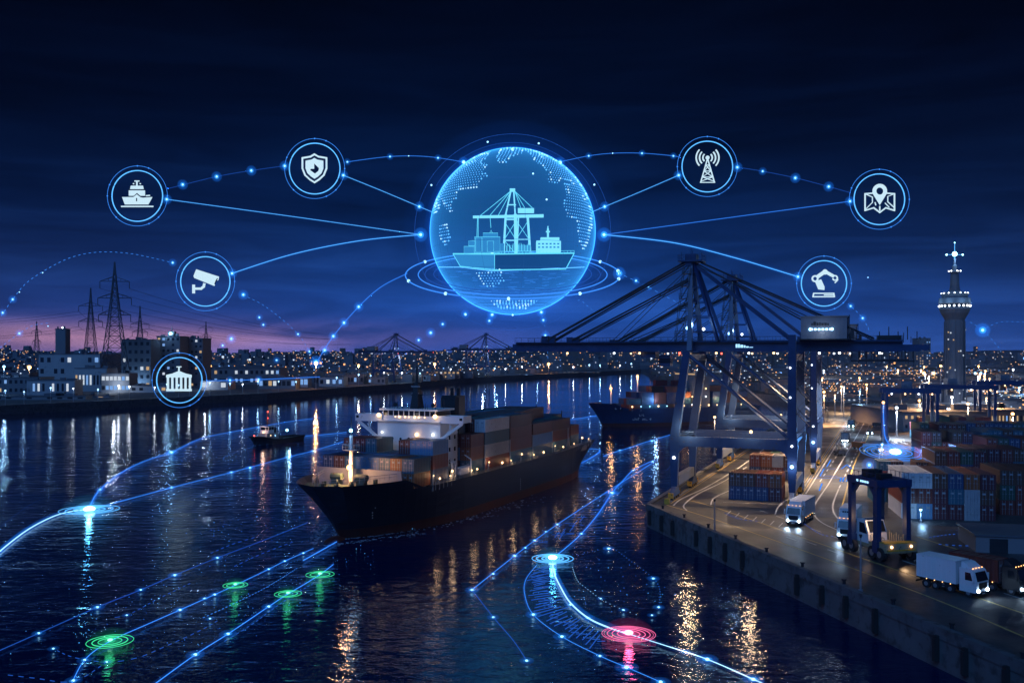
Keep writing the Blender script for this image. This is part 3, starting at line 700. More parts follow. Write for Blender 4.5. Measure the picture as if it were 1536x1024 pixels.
    if detail:
        lamp('flood_light', c, (7, BM, 27.6), WARM, 9500, 0.5, math.radians(125), (0, 0, 0)); lamp('flood_light', c, (18, BM, 27.6), WARM, 11000, 0.5, math.radians(125), (0, 0, 0))
        lamp('flood_light', c, (30, BM - 1, 27.4), (1.0, 0.76, 0.58), 17000, 0.5, math.radians(125), (0, 0, 0)); lamp('flood_light', c, (-12, BM, 27.6), WARM, 1500, 0.5, math.radians(125), (0, 0, 0))
        lamp('flood_light', c, (GA, -1.4, 7.2), COOL, 260, 0.2); lamp('flood_light', c, (3, -1.6, 13.8), (1, 0.7, 0.42), 1700, 0.35); lamp('flood_light', c, (14.5, -1.6, 14.2), (1, 0.7, 0.42), 1300, 0.35)
        lamp('flood_light', c, (3.2, BM - 3, 34.0), BLUE, 700, 0.3); lamp('flood_light', c, (GA + 5, BM - 7.5, 32.2), COOL, 160, 0.3)
    return c
RZ = math.atan2(V.y, V.x)
GR = 'gantry cranes on the terminal quay'
cr = crane(); cr.location = (RW.x, RW.y, 4.1); cr.rotation_euler = (0, 0, RZ)
cr['label'] = 'nearest large navy gantry crane with its long boom over the ship channel'; cr['group'] = GR
cr2 = copy_tree(cr); p2 = RW + U * 52; cr2.location = (p2.x, p2.y, 4.1)
for ch in cr2.children:
    if ch.type == 'LIGHT' and ch.data.energy > 2000: ch.data = ch.data.copy(); ch.data.energy *= 4.6
cr2['label'] = 'second navy gantry crane just beyond the nearest, partly hidden behind it'

# ------------------------------------------------------------------ cargo ship
A = Vector((0.408, 0.913, 0)).normalized(); SW = G(510, 808, 0)
SRZ = math.atan2(A.y, A.x)
def hull_mb(Ls, B2, zt_f, zdeck_f, rake=7.8, stern=5.0, boot=1.7, zb=10.3):
    # stations along x aft from the stem at the waterline; y half breadths
    st = [0, 1.2, 2.6, 4.5, 7, 10, 12.5, 14, 15.5, 18, 22, 27, 33, 40, 50, 60, 70, 80, 88, 94, 99, Ls - 4, Ls]
    st = [s for s in st if s <= Ls]
    lv = [-2.0, -0.4, boot * 0.55, boot, 2.6, 4.2, 5.6]
    mb = MB(); grid = []
    for s in st:
        zt = zt_f(s); zs = lv + [5.6 + (zt - 5.6) * k for k in (0.35, 0.7, 1.0)]
        row = []
        e = min(1, s / 32.0); bw = B2 * (1 - (1 - e) ** 2.1) ** 0.85
        e2 = min(1, (s + 1.5) / 16.5); bd = B2 * (1 - (1 - e2) ** 2.3) ** 0.75
        if s > Ls - 26: 
            q = (s - (Ls - 26)) / 26.0; bw *= 1 - 0.55 * q ** 2; bd *= 1 - 0.10 * q ** 2
        for z in zs:
            f = max(0, min(1, z / zb)) ** 1.25
            y = bw * (1 - f) + bd * f
            if s == 0: y = 0.10 + 0.5 * f
            x = s - rake * (max(0, z) / zb) ** 1.35 * max(0, 1 - s / 24.0) + (stern * (max(0, z - 1) / 8.0) * (max(0, s - Ls + 12) / 12.0) if s > Ls - 12 else 0)
            if z < 0.5: x = x + 0.6 * max(0, 1 - s / 10)
            row.append((x, y, z))
        grid.append(row)
    nl = len(grid[0])
    for sgn in (-1, 1):
        for i in range(len(st) - 1):
            for j in range(nl - 1):
                a, b_, c_, d = grid[i][j], grid[i + 1][j], grid[i + 1][j + 1], grid[i][j + 1]
                mb.face([(p[0], sgn * p[1], p[2]) for p in (a, b_, c_, d)], 1 if j < 3 else 0)
    for j in range(nl - 1):                              # stem and transom strips
        for row, in ((grid[0],), (grid[-1],)):
            a, d = row[j], row[j + 1]
            mb.face([(a[0], -a[1], a[2]), (a[0], a[1], a[2]), (d[0], d[1], d[2]), (d[0], -d[1], d[2])], 1 if j < 3 else 0)
    dk = MB()
    for i in range(len(st) - 1):
        z0, z1 = zdeck_f(st[i]), zdeck_f(st[i + 1])
        def at(row, z):
            for p, q in zip(row, row[1:]):
                if p[2] <= z <= q[2]:
                    t = (z - p[2]) / max(1e-6, q[2] - p[2]); return (p[0] + (q[0] - p[0]) * t, p[1] + (q[1] - p[1]) * t - 0.05, z)
            return (row[-1][0], row[-1][1] - 0.05, z)
        a, b_ = at(grid[i], z0), at(grid[i + 1], z1)
        dk.face([(a[0], -a[1], z0), (b_[0], -b_[1], z1), (b_[0], b_[1], z1), (a[0], a[1], z0)])
    return mb, dk, grid
def sm(a, b_, x): t = max(0, min(1, (x - a) / (b_ - a))); return t * t * (3 - 2 * t)
ztop = lambda s: 10.15 - 2.2 * sm(9.5, 15.0, s) + 0.5 * sm(70, 108, s)
zdk = lambda s: 9.1 - 2.2 * sm(9.7, 10.4, s) + 0.4 * sm(70, 108, s)
ship = thing('cargo_ship', 'black-hulled container ship with white wheelhouse sailing towards us in mid channel', 'cargo ship', (SW.x, SW.y, 0), SRZ)
hm, dk, grid = hull_mb(107, 10.6, ztop, zdk)
hull = obj('hull', hm, [M['hull'], M['boot']], ship)
mb = MB(); mb.ball((-1.6, 0, -0.9), 1.75, 12, 8, 0, 1.9, 1, 0.95); obj('bulbous_bow', mb, M['boot'], hull)
mb = MB()
for x, z0, n in ((2.2, 2.2, 8), (54, 2.1, 6)):
    for k in range(n):
        z = z0 + k * 0.45; yy = 10.62 if x > 30 else None
        if yy is None:
            yy = min(((abs(p[0] - x) + abs(p[2] - z)), p[1]) for row in grid for p in row)[1] + 0.25
        mb.box(x, x + 0.32, -yy - 0.03, -yy, z, z + 0.22)
obj('draught_mark', mb, M['line_white'], hull)
obj('deck', dk, M['deckgreen'], ship)
def edge(s):                                             # hull top edge on the near side
    for i in range(len(grid) - 1):
        pass
mb = MB(); mb.box(-0.4, 0.4, -0.35, 0.35, 0, 1.5); mb.box(-0.35, 0.35, -0.9, 0.9, -0.2, 0.15)
for s in (-1, 1): obj('anchor', mb, M['dark'], ship, (1.6, s * 2.95, 6.1), s * -0.9)
# forecastle gear
mb = MB()
for s in (-1, 1):
    mb.box(2.2, 3.4, s * 2.6 - 0.8, s * 2.6 + 0.8, 9.1, 10.1); mb.tube([(2.8, s * 2.6 - 1.1, 10.4), (2.8, s * 2.6 + 1.1, 10.4)], 0.62, 10)
    for x in (-3.5, -1.0, 4.4):
        for d in (0, 0.7): mb.cyl((x + d, s * min(4.2, 1.2 + (x + 4) * 0.55), 9.1), 0.22, 0.85, 8)
    mb.tube([(1.0, s * 1.2, 9.7), (2.2, s * 2.2, 9.9)], 0.14, 6)
obj('windlass', mb, M['deckgreen'], ship)
mb = MB()                                                 # breakwater across the foredeck
mb.hexa([(6.9, -8.6, 7.6), (7.15, -8.6, 7.6), (7.15, 9.3, 7.6), (6.9, 9.3, 7.6), (6.1, -8.6, 11.5), (6.3, -8.6, 11.5), (6.3, 9.3, 11.5), (6.1, 9.3, 11.5)])
for k in range(10): mb.bar((6.75 + 0.35, -8.2 + k * 1.85, 8.0), (6.4, -8.2 + k * 1.85, 11.2), 0.12)
obj('breakwater', mb, M['grey'], ship)
fm = thing('foremast', '', ''); del fm['label']; del fm['category']; fm.parent = ship; fm.location = (3.9, 0.3, 9.05)
mb = MB(); mb.cyl((0, 0, 0), 0.46, 8.6, 12, 0, 0.3); obj('mast_pole', mb, M['house_white'], fm)
mb = MB(); mb.cyl((0, 0, 8.6), 0.13, 3.4, 8, 0, 0.08); obj('topmast', mb, M['dark'], fm)
mb = MB(); mb.box(-0.9, 0.9, -1.2, 1.2, 6.0, 6.1)
for x, y in ((-0.9, -1.2), (0.9, -1.2), (0.9, 1.2), (-0.9, 1.2), (0, -1.2), (0, 1.2)): mb.bar((x, y, 6.1), (x, y, 7.1), 0.06)
for z in (6.6, 7.1):
    mb.bar((-0.9, -1.2, z), (0.9, -1.2, z), 0.05); mb.bar((-0.9, 1.2, z), (0.9, 1.2, z), 0.05); mb.bar((-0.9, -1.2, z), (-0.9, 1.2, z), 0.05); mb.bar((0.9, -1.2, z), (0.9, 1.2, z), 0.05)
mb.bar((0, -1.6, 6.9), (0, 1.6, 6.9), 0.1); obj('mast_platform', mb, M['grey'], fm)
mb = MB(); mb.ball((-0.62, 0, 3.0), 0.46, 12, 8); obj('mast_lamp', mb, M['l_orange'], fm); lamp('mast_light', fm, (-1.6, 0, 3.0), SOD, 2600, 0.4)
mb = MB(); mb.ball((-0.1, 0, 9.5), 0.30, 12, 8); obj('top_lamp', mb, M['h_core'], fm); lamp('top_light', fm, (-0.9, 0, 9.6), BLUE, 260, 0.3)
# superstructure
h = thing('superstructure', '', ''); del h['label']; del h['category']; h.parent = ship
HX0, HX1, HW = 23.4, 30.6, 7.1
mb = MB()
for k in range(5):
    z0 = 7.0 + k * 2.36
    mb.box(HX0, HX1, -HW, HW, z0 + 0.05, z0 + 2.36); mb.box(HX0 - 0.05, HX1 + 0.05, -HW - 0.05, HW + 0.05, z0, z0 + 0.09)
obj('house_wall', mb, M['house_white'], h)
for k in range(4):
    for j in range(7):
        if k == 0: continue
        if (k * 7 + j) % 5 == 3: continue
        mb = MB(); y = -5.6 + j * 1.85; z = 8.35 + k * 2.36
        mb.tube([(HX0 - 0.06, y, z), (HX0 + 0.05, y, z)], 0.26 if (k + j) % 3 else 0.34, 10); obj('porthole', mb, M['glass'], h)
    for j in range(3):
        mb = MB(); x = HX0 + 1.3 + j * 2.2; z = 8.2 + k * 2.36; mb.box(x, x + 0.6, -HW - 0.05, -HW + 0.04, z, z + 0.8); obj('side_window', mb, M['glass'], h)
ZB = 18.85
mb = MB(); mb.box(HX0 - 0.5, HX1 + 0.3, -HW - 0.2, HW + 0.2, ZB, ZB + 0.2)
mb.box(HX0 + 0.1, HX0 + 0.3, -6.0, 6.0, ZB + 0.2, ZB + 1.15)
mb.box(HX0 + 0.1, HX1 - 0.6, -6.0, -5.8, ZB + 0.2, ZB + 1.15); mb.box(HX0 + 0.1, HX1 - 0.6, 5.8, 6.0, ZB + 0.2, ZB + 1.15); mb.box(HX1 - 0.8, HX1 - 0.6, -5.8, 5.8, ZB + 0.2, ZB + 2.2)
mb.box(HX0 - 0.2, HX1 - 0.3, -6.6, 6.6, ZB + 2.15, ZB + 2.5)
for k in range(11):
    y = -5.9 + k * 1.18; mb.box(HX0 + 0.1, HX0 + 0.28, y - 0.07, y + 0.07, ZB + 1.15, ZB + 2.15)
obj('wheelhouse', mb, M['house_white'], h)
for k in range(10):
    y = -5.9 + k * 1.18; mb = MB(); mb.box(HX0 + 0.2, HX0 + 0.24, y + 0.07, y + 1.11, ZB + 1.15, ZB + 2.15); obj('wheelhouse_window', mb, M['glass'], h)
mb = MB(); mb.box(HX0 + 0.6, HX0 + 0.7, -5.4, 3.6, ZB + 1.0, ZB + 1.14); obj('console_glow', mb, M['w_warm'], h)
for s in (-1, 1):
    wg = thing('bridge_wing', '', ''); del wg['label']; del wg['category']; wg.parent = h
    mb = MB(); y0, y1 = sorted((s * 7.3, s * 12.2))
    mb.box(HX0 - 0.2, HX0 + 3.2, y0, y1, ZB, ZB + 0.2); mb.box(HX0 - 0.25, HX0 - 0.12, y0, y1, ZB - 0.12, ZB + 1.35); mb.box(HX0 + 3.1, HX0 + 3.2, y0, y1, ZB + 0.2, ZB + 1.3)
    ye = sorted((s * 12.2, s * 12.08)); mb.box(HX0 - 0.12, HX0 + 3.1, ye[0], ye[1], ZB + 0.2, ZB + 1.35)
    yi = sorted((s * 6.0, s * 7.3)); mb.box(HX0 - 0.25, HX0 - 0.12, yi[0], yi[1], ZB + 0.0, ZB + 1.35)
    obj('wing_bulwark', mb, M['house_white'], wg)
    mb = MB(); mb.bar((HX0 + 0.1, s * 7.1, ZB - 3.3), (HX0 + 0.1, s * 11.8, ZB - 0.1), 0.3, 0.55); mb.bar((HX0 + 0.1, s * 9.2, ZB - 1.8), (HX0 + 0.1, s * 9.2, ZB), 0.18); mb.bar((HX0 + 0.1, s * 9.6, ZB - 0.6), (HX0 + 0.1, s * 8.2, ZB - 2.4), 0.14)
    obj('wing_brace', mb, M['house_white'], wg)
    mb = MB(); mb.box(HX0 - 0.3, HX0 - 0.26, s * 11.7 - 0.3, s * 11.7 + 0.3, ZB + 0.5, ZB + 1.0); obj('wing_port', mb, M['glass'], wg)
rm = thing('radar_mast', '', ''); del rm['label']; del rm['category']; rm.parent = h; rm.location = (26.4, -0.2, ZB + 2.5)
mb = MB(); mb.bar((0, 0, 0), (0, 0, 5.0), 2.6, 1.8, 0, 0.9, 0.8); mb.cyl((0, 0, 5.0), 0.34, 3.4, 8, 0, 0.14)
for z, wd in ((2.6, 2.6), (3.9, 2.2), (5.0, 1.6)): mb.bar((0, -wd / 2, z), (0, wd / 2, z), 0.14); mb.box(-0.3, 0.3, -wd / 2, wd / 2, z + 0.07, z + 0.12)
obj('mast_tower', mb, M['dark'], rm)
mb = MB(); mb.bar((-0.6, -1.0, 4.35), (-0.6, 1.0, 4.35), 0.18, 0.22); mb.bar((-0.5, -0.7, 3.0), (-0.5, 0.9, 3.0), 0.16, 0.2); obj('radar_scanner', mb, M['grey'], rm)
mb = MB()
for x, y, hh in ((24.2, -5.6, 2.6), (24.6, 5.0, 1.6), (25.2, 3.6, 1.3), (24.5, -3.2, 1.2), (27, 5.8, 3.0), (28, -5.4, 1.9), (25, -1.8, 1.0), (24.3, 1.9, 1.1)): mb.bar((x, y, ZB + 2.5), (x, y, ZB + 2.5 + hh), 0.09)
for y in (4.2, -4.4): mb.ball((25.4, y, ZB + 3.2), 0.42, 8, 6)
for k in range(13): mb.bar((HX0, -6.4 + k * 1.066, ZB + 2.5), (HX0, -6.4 + k * 1.066, ZB + 3.3), 0.05)
for z in (2.9, 3.3): mb.bar((HX0, -6.4, ZB + z), (HX0, 6.4, ZB + z), 0.05)
obj('roof_aerial', mb, M['dark'], h)
fn = MB(); fn.prism([(31.5, -6.1), (32.2, -6.6), (35.0, -6.6), (36.2, -5.4), (36.2, -3.4), (35.0, -2.4), (32.2, -2.4), (31.5, -3.0)], 7.6, 23.4); fn.box(31.9, 35.8, -6.2, -2.8, 23.4, 23.7)
for y in (-5.3, -3.8): fn.cyl((34.5, y, 23.7), 0.4, 1.5, 10)
obj('funnel', fn, M['dark'], ship)
# lamps on the house front
for y, z, r, mi, wt in ((-5.6, 16.5, 0.26, 'l_white', 60), (-2.0, 16.4, 0.36, 'l_warm', 110), (5.9, 16.6, 0.2, 'l_white', 60), (5.9, 13.9, 0.36, 'l_white', 150), (-5.6, 13.8, 0.40, 'l_white', 170), (-2.0, 13.8, 0.36, 'l_warm', 120)):
    mb = MB(); mb.ball((HX0 - 0.3, y, z), r, 10, 6); mb.box(HX0 - 0.2, HX0 + 0.02, y - 0.12, y + 0.12, z - 0.1, z + 0.1, 1); obj('house_lamp', mb, [M[mi], M['grey']], h)
    lamp('house_light', h, (HX0 - 1.3, y, z), WARM if mi == 'l_warm' else (1, 0.9, 0.85), wt * 0.24, 0.3)
for y in (-6.3, 6.4):
    mb = MB(); mb.ball((HX0 - 0.7, y, ZB + 1.2), 0.42, 10, 6); mb.box(HX0 - 0.4, HX0 - 0.2, y - 0.1, y + 0.1, ZB + 1.1, ZB + 1.3, 1); obj('wing_lamp', mb, [M['l_warm'], M['grey']], h); lamp('wing_light', h, (HX0 - 1.6, y, ZB + 1.2), (1, 0.78, 0.55), 34, 0.3)
mb = MB()
for k in range(7): mb.ball((HX0 - 0.35, -3.8 + k * 1.1 + (0.2 if k % 2 else 0), ZB + 0.95), 0.13 + 0.05 * (k % 3), 6, 4)
obj('bridge_lamp_row', mb, M['l_warm'], h); lamp('bridge_light', h, (HX0 - 1.2, -1, ZB + 1.1), (1, 0.85, 0.7), 30, 0.6)
# deck side: hatch coaming, rail, lamp posts
mb = MB(); mb.box(8.4, 15.0, -8.6, 8.6, 6.6, 8.15); mb.box(15.0, 22.6, -9.6, 9.6, 6.6, 8.15); mb.box(31.2, 101, -9.6, 9.6, 6.6, 8.15); obj('hatch_coaming', mb, M['grey'], ship)
mb = MB()
for s in (-1, 1):
    for k in range(60):
        x = 15.6 + k * 1.58
        if x > 107: break
        y = s * 10.35 * (1 if x < 84 else 1 - 0.10 * ((x - 81) / 26) ** 2); z = ztop(x)
        mb.bar((x, y, z - 0.9), (x, y, z + 0.55), 0.07)
        if k:
            for dz in (0.15, 0.55): mb.bar((px_, py_, pz_ + dz), (x, y, z + dz), 0.06)
        px_, py_, pz_ = x, y, z
obj('side_rail', mb, M['grey'], ship)
mb = MB()
for k in range(16):
    t = k / 15; x = -6.5 + 14 * t; y = 0.6 + 7.6 * t ** 0.7
    for s in (-1, 1):
        mb.bar((x, s * y, 10.0), (x, s * y, 11.0), 0.06)
        if k: mb.bar((lx, s * ly, 11.0), (x, s * y, 11.0), 0.06); mb.bar((lx, s * ly, 10.55), (x, s * y, 10.55), 0.05)
    lx, ly = x, y
mb.bar((-6.6, 0, 9.8), (-6.6, 0, 13.4), 0.1)
obj('bow_rail', mb, M['grey'], ship)
LS = [15.2, 17.6, 21.8, 22.6, 31.0, 33.4, 39.0, 45.5, 50.2, 56.0, 63.0, 69.0, 76.5, 82, 90, 97, 103]
for i, x in enumerate(LS):
    y = -9.95 * (1 if x < 84 else 1 - 0.10 * ((x - 81) / 26) ** 2); mb = MB(); hh = 1.9 if i % 3 else 2.7
    mb.bar((x, y, zdk(x)), (x, y, zdk(x) + hh), 0.24); mb.ball((x, y - 0.2, zdk(x) + hh + 0.15), [0.12, 0.20, 0.15, 0.24][i % 4], 8, 5, 1)
    obj('deck_lamp', mb, [M['grey'], M['l_warm']], ship)
    if i % 2 == 0: lamp('deck_light', ship, (x, y - 0.7, zdk(x) + hh + 0.15), (1, 0.62, 0.34), 60, 0.25)
mb = MB()                                                 # gangway and davit frames amidships
for x in (22.8, 24.2, 30.8):
    mb.bar((x, -10.0, 7), (x, -10.0, 11.2), 0.22); mb.bar((x, -10.0, 11.2), (x, -8.6, 12.0), 0.2)
for k in range(6): mb.bar((22.8, -10.0, 7.6 + k * 0.7), (24.2, -10.0, 8.0 + k * 0.7), 0.12)
mb.box(26.0, 29.8, -10.2, -8.8, 8.6, 9.8); mb.box(25.4, 30.2, -10.1, -9.0, 9.8, 10.0)
obj('lifeboat_davit', mb, M['house_white'], ship)
mb = MB()                                                 # lashing bridges between the bays
for x in (37.4, 50.1, 62.9, 75.2, 86.0):
    for y in (-9.9, -7.4, -5.0, -2.5, 0, 2.5, 5, 7.4, 9.9): mb.bar((x, y, 8.1), (x, y, 13.5), 0.16)
    for z in (10.7, 13.4): mb.bar((x, -9.9, z), (x, 9.9, z), 0.16)
obj('lashing_bridge', mb, M['grey'], ship)
mb = MB(); mb.bar((104, 0, 7.5), (104, 0, 15), 0.2); mb.bar((99.5, -3, 8), (99.5, -3, 17), 0.2); mb.bar((96, 3, 8), (96, 3, 18.5), 0.25); obj('stern_mast', mb, M['dark'], ship)
lamp('stern_light', ship, (104, -2, 12), WARM, 60, 0.2)
# boxes on board: (front x, length, tiers by column from the far side to the near side)
bays = [(8.6, 20, [2] * 8), (15.6, 20, [3, 3, 3, 2, 2, 3, 3, 3]), (31.3, 20, [3, 4, 3, 3, 4, 3, 3, 3]), (37.9, 40, [4, 4, 4, 4, 3, 4, 4, 4]), (50.6, 40, [4, 4, 4, 4, 4, 4, 4, 4]),
        (63.4, 40, [3, 4, 4, 4, 4, 4, 3, 3]), (75.7, 40, [3, 4, 4, 4, 4, 3, 3, 3]), (88.4, 20, [0, 3, 3, 3, 3, 3, 2, 0]), (95, 20, [0, 2, 3, 3, 3, 2, 2, 0])]
SG = 'containers on the cargo ship'
pal = ['dark blue', 'rust red', 'maroon', 'teal blue', 'brown', 'dark green', 'dark blue', 'rust red', 'light blue']
nearcol = {0: ['orange', 'teal blue'], 1: ['dark blue', 'rust red', 'light blue'], 2: ['teal blue', 'orange', 'rust red'], 3: ['rust red', 'pale grey', 'teal blue', 'white'], 4: ['teal blue', 'rust red', 'rust red', 'maroon'],
           5: ['teal blue', 'light blue', 'rust red'], 6: ['teal blue', 'rust red', 'maroon'], 7: ['light blue', 'rust red'], 8: ['teal blue', 'rust red']}
TN = ['bottom', 'second', 'third', 'fourth', 'top']
random.seed(21)
for bi, (x0, sz, tiers) in enumerate(bays):
    ln = 6.06 if sz == 20 else 12.19
    last = max(k for k in range(8) if tiers[k])
    for k in range(8):
        for t in range(tiers[k]):
            near = (k == last) or (k < 7 and tiers[k + 1] <= t)
            front = bi in (0, 1, 2) and (bi != 1 or t > 1 or k > 4) or (bi > 2 and tiers[k] > bays[bi - 1][2][k] and t >= bays[bi - 1][2][k]) or bi == 3 and t > 2
            if not (near or t == tiers[k] - 1 or front): continue
            cname = random.choice(pal)
            if k == last and t < len(nearcol[bi]): cname = nearcol[bi][t]
            if bi == 0 and k == 6: cname = ['pale grey', 'orange'][t]
            y = 8.54 - k * 2.44
            loc = ship.matrix_basis @ Vector((0, 0, 0)) if False else None
            lx_, ly_ = x0 + ln / 2, y
            wx = SW.x + lx_ * math.cos(SRZ) - ly_ * math.sin(SRZ); wy = SW.y + lx_ * math.sin(SRZ) + ly_ * math.cos(SRZ)
            tn = 'top' if t == tiers[k] - 1 else ['bottom', 'second', 'third', 'fourth'][t]
            nb = len(bays)
            lab = '%s container on ship, %s bay from bow, %s, %s tier' % (cname, nth(bi), 'nearest row' if k == 7 else nth(7 - k) + ' from near side', tn)
            container(sz, cname, (wx, wy, 8.17 + t * 2.6), SRZ, lab, SG, door=False if bi > 3 else True)

# foam along the waterline, the bow wave and the wake
random.seed(17)
mb = MB()
def flake(x, y, r_):
    wx = SW.x + x * math.cos(SRZ) - y * math.sin(SRZ); wy = SW.y + x * math.sin(SRZ) + y * math.cos(SRZ)
    k = 7; a0 = random.random() * 6; mb.face([(wx + r_ * random.uniform(0.5, 1.2) * math.cos(a0 + 2 * PI * j / k), wy + r_ * random.uniform(0.4, 0.9) * math.sin(a0 + 2 * PI * j / k), 0.05 + 0.0004 * (len(mb.f) % 90)) for j in range(k)])
for i in range(420):
    t_ = random.random() ** 1.6 * 60; s_ = random.choice((-1, 1)); hb = 10.6 * (1 - (1 - min(1, t_ / 32)) ** 2.1) ** 0.85
    flake(t_, s_ * (hb + 0.3 + abs(random.gauss(0, 0.35 + t_ * 0.045))), random.uniform(0.08, 0.34))
for i in range(260): t_ = random.random(); flake(-6 + 16 * t_, random.choice((-1, 1)) * (0.8 + 8.5 * t_ + abs(random.gauss(0, 0.5 + t_))), random.uniform(0.08, 0.36))
for i in range(420):
    t_ = random.random() ** 1.3 * 75; flake(108 + t_, random.gauss(0, 4 + t_ * 0.10), random.uniform(0.08, 0.4))
struct('wake_foam', mb, paint('foam', (0.40, 0.46, 0.55), 0.9, 0, 0.3, 2), kind='stuff', recalc=False)
def sub(name, parent, loc=(0, 0, 0), rz=0.0):
    o = bpy.data.objects.new(name, None); col.objects.link(o); o.parent = parent; o.location = loc; o.rotation_euler = (0, 0, rz); o.empty_display_size = 0.5; return o
# ------------------------------------------------------------------ second ship, moored beyond the cranes
B0 = G(903, 640, 0); A2 = Vector((0.93, 0.367, 0)).normalized(); RZ2 = math.atan2(A2.y, A2.x)
s2 = thing('moored_ship', 'blue container ship moored beyond the cranes, its bow pointing left', 'cargo ship', (B0.x, B0.y, 0), RZ2)
zt2 = lambda s: 10.6 - 2.4 * sm(8, 11, s); zd2 = lambda s: 9.4 - 2.4 * sm(8, 11, s)
hm2, dk2, g2_ = hull_mb(76, 8.0, zt2, zd2, rake=6.5, zb=10.6)
hl2 = obj('hull', hm2, [M['hull_blue'], M['boot']], s2); obj('deck', dk2, M['deckgreen'], s2)
mb = MB()                                                 # pale worn lettering on the bow side
random.seed(4)
def hull_y(g, x, z):
    best = None
    for row in g:
        for p, q in zip(row, row[1:]):
            if p[2] <= z <= q[2]:
                t = (z - p[2]) / max(1e-6, q[2] - p[2]); xx = p[0] + (q[0] - p[0]) * t; yy = p[1] + (q[1] - p[1]) * t
                if best is None or abs(xx - x) < best[0]: best = (abs(xx - x), yy)
    return best[1]
for x0, n, z, hh in ((3.4, 4, 8.0, 0.8), (15, 3, 4.9, 0.8), (12.2, 4, 3.0, 1.1), (16.6, 6, 2.9, 0.9)):
    x = x0
    for k in range(n):
        w_ = random.choice((0.35, 0.5, 0.6)); y = -hull_y(g2_, x, z + hh / 2) - 0.06; y2 = -hull_y(g2_, x + w_, z + hh / 2) - 0.06
        mb.bar((x, y, z), (x, y, z + hh), 0.16, 0.1); mb.bar((x, y, z + hh * random.choice((0.1, 0.5, 0.9))), (x + w_, y2, z + hh * random.choice((0.1, 0.5, 0.9))), 0.1, 0.16)
        x += w_ + 0.28
obj('bow_lettering', mb, M['line_white'], hl2)
for x, y, h_, c_, nm in ((4.5, 0, 9.8, 'l_orange', 'bow'), (18.5, 1.0, 14.0, 'l_orange', 'mid')):
    f2 = sub('mast', s2, (x, y, 9.2))
    mb = MB(); mb.cyl((0, 0, 0), 0.35, h_, 10, 0, 0.25); obj('mast_pole', mb, M['house_white'], f2)
    mb = MB(); mb.ball((-0.3, -0.45, h_ - (2.0 if nm == 'bow' else 1.0)), 0.55, 10, 6); obj('mast_lamp', mb, M[c_], f2); lamp('mast_light', f2, (-0.8, -1.2, h_ - 2), SOD, 1100, 0.4)
h2 = sub('superstructure', s2, (43, 0, 0))
mb = MB()
for k in range(6): mb.box(0, 8.5, -7, 7, 7.2 + k * 2.5, 9.65 + k * 2.5)
mb.box(-0.3, 5, -9.5, 9.5, 22.3, 23.8); obj('house_wall', mb, M['bld2'], h2)
mb = MB(); mb.box(-0.34, -0.28, -8.5, 8.5, 22.9, 23.5); obj('wheelhouse_window', mb, M['w_warm'], h2)
mb = MB(); mb.cyl((3, 0, 23.8), 0.35, 5.4, 8, 0, 0.15); mb.bar((3, -2.2, 26.5), (3, 2.2, 26.5), 0.18); obj('radar_mast', mb, M['dark'], h2)
for k in range(6):
    mb = MB(); mb.ball((-1 + (k % 3) * 3.6, -7.4, 9.4 + (k // 2) * 3.6), 0.32, 8, 5); obj('house_lamp', mb, M['l_warm' if k % 2 else 'l_white'], h2)
lamp('deck_light', s2, (40, -9.5, 13), WARM, 700, 0.4); lamp('deck_light', s2, (22, -9.2, 12), BLUE, 1300, 0.4); lamp('deck_light', s2, (55, -9.2, 12), WARM, 500, 0.4)
for k in range(14):
    x = 11 + k * 4.4; mb = MB(); y = -7.55; mb.bar((x, y, 7.0), (x, y, 8.9), 0.16); mb.ball((x, y - 0.2, 9.1), 0.24 if k % 3 else 0.36, 8, 5, 1); obj('deck_lamp', mb, [M['grey'], M['l_blue' if k in (1, 2, 4) else 'l_warm']], s2)
SG2 = 'containers on the moored ship'
b2s = [(9.6, [1, 1, 2, 2, 2, 2]), (16, [3, 3, 3, 3, 2, 3]), (22.4, [4, 4, 4, 4, 4, 3]), (28.8, [4, 5, 4, 4, 4, 4]), (35.2, [4, 4, 4, 5, 4, 3]), (53, [4, 4, 4, 4, 4, 3]), (59.4, [4, 4, 4, 4, 3, 3]), (65.8, [3, 3, 3, 3, 3, 3])]
for bi, (x0, tiers) in enumerate(b2s):
    for k in range(6):
        for t in range(tiers[k]):
            if not (k == 5 or t == tiers[k] - 1 or tiers[k + 1] <= t or bi == 0): continue
            cname = random.choice(['dark blue', 'dark blue', 'teal blue', 'maroon', 'rust red', 'brown', 'dark blue'])
            if bi == 4 and k == 5 and t == 2: cname = 'orange'
            lx_, ly_ = x0 + 3.03, 6.2 - k * 2.46
            wx = B0.x + lx_ * math.cos(RZ2) - ly_ * math.sin(RZ2); wy = B0.y + lx_ * math.sin(RZ2) + ly_ * math.cos(RZ2)
            tn = 'top' if t == tiers[k] - 1 else ['bottom', 'second', 'third', 'fourth'][t]
            if k < 4 or (k < 5 and bi > 4): rest_container(20, cname, (wx, wy, 7.4 + t * 2.6), RZ2); continue
            container(20, cname, (wx, wy, 7.4 + t * 2.6), RZ2, '%s container on moored ship, %s bay from bow, %s, %s tier' % (cname, nth(bi), 'nearest row' if k == 5 else nth(5 - k) + ' from near side', tn), SG2, door=False)

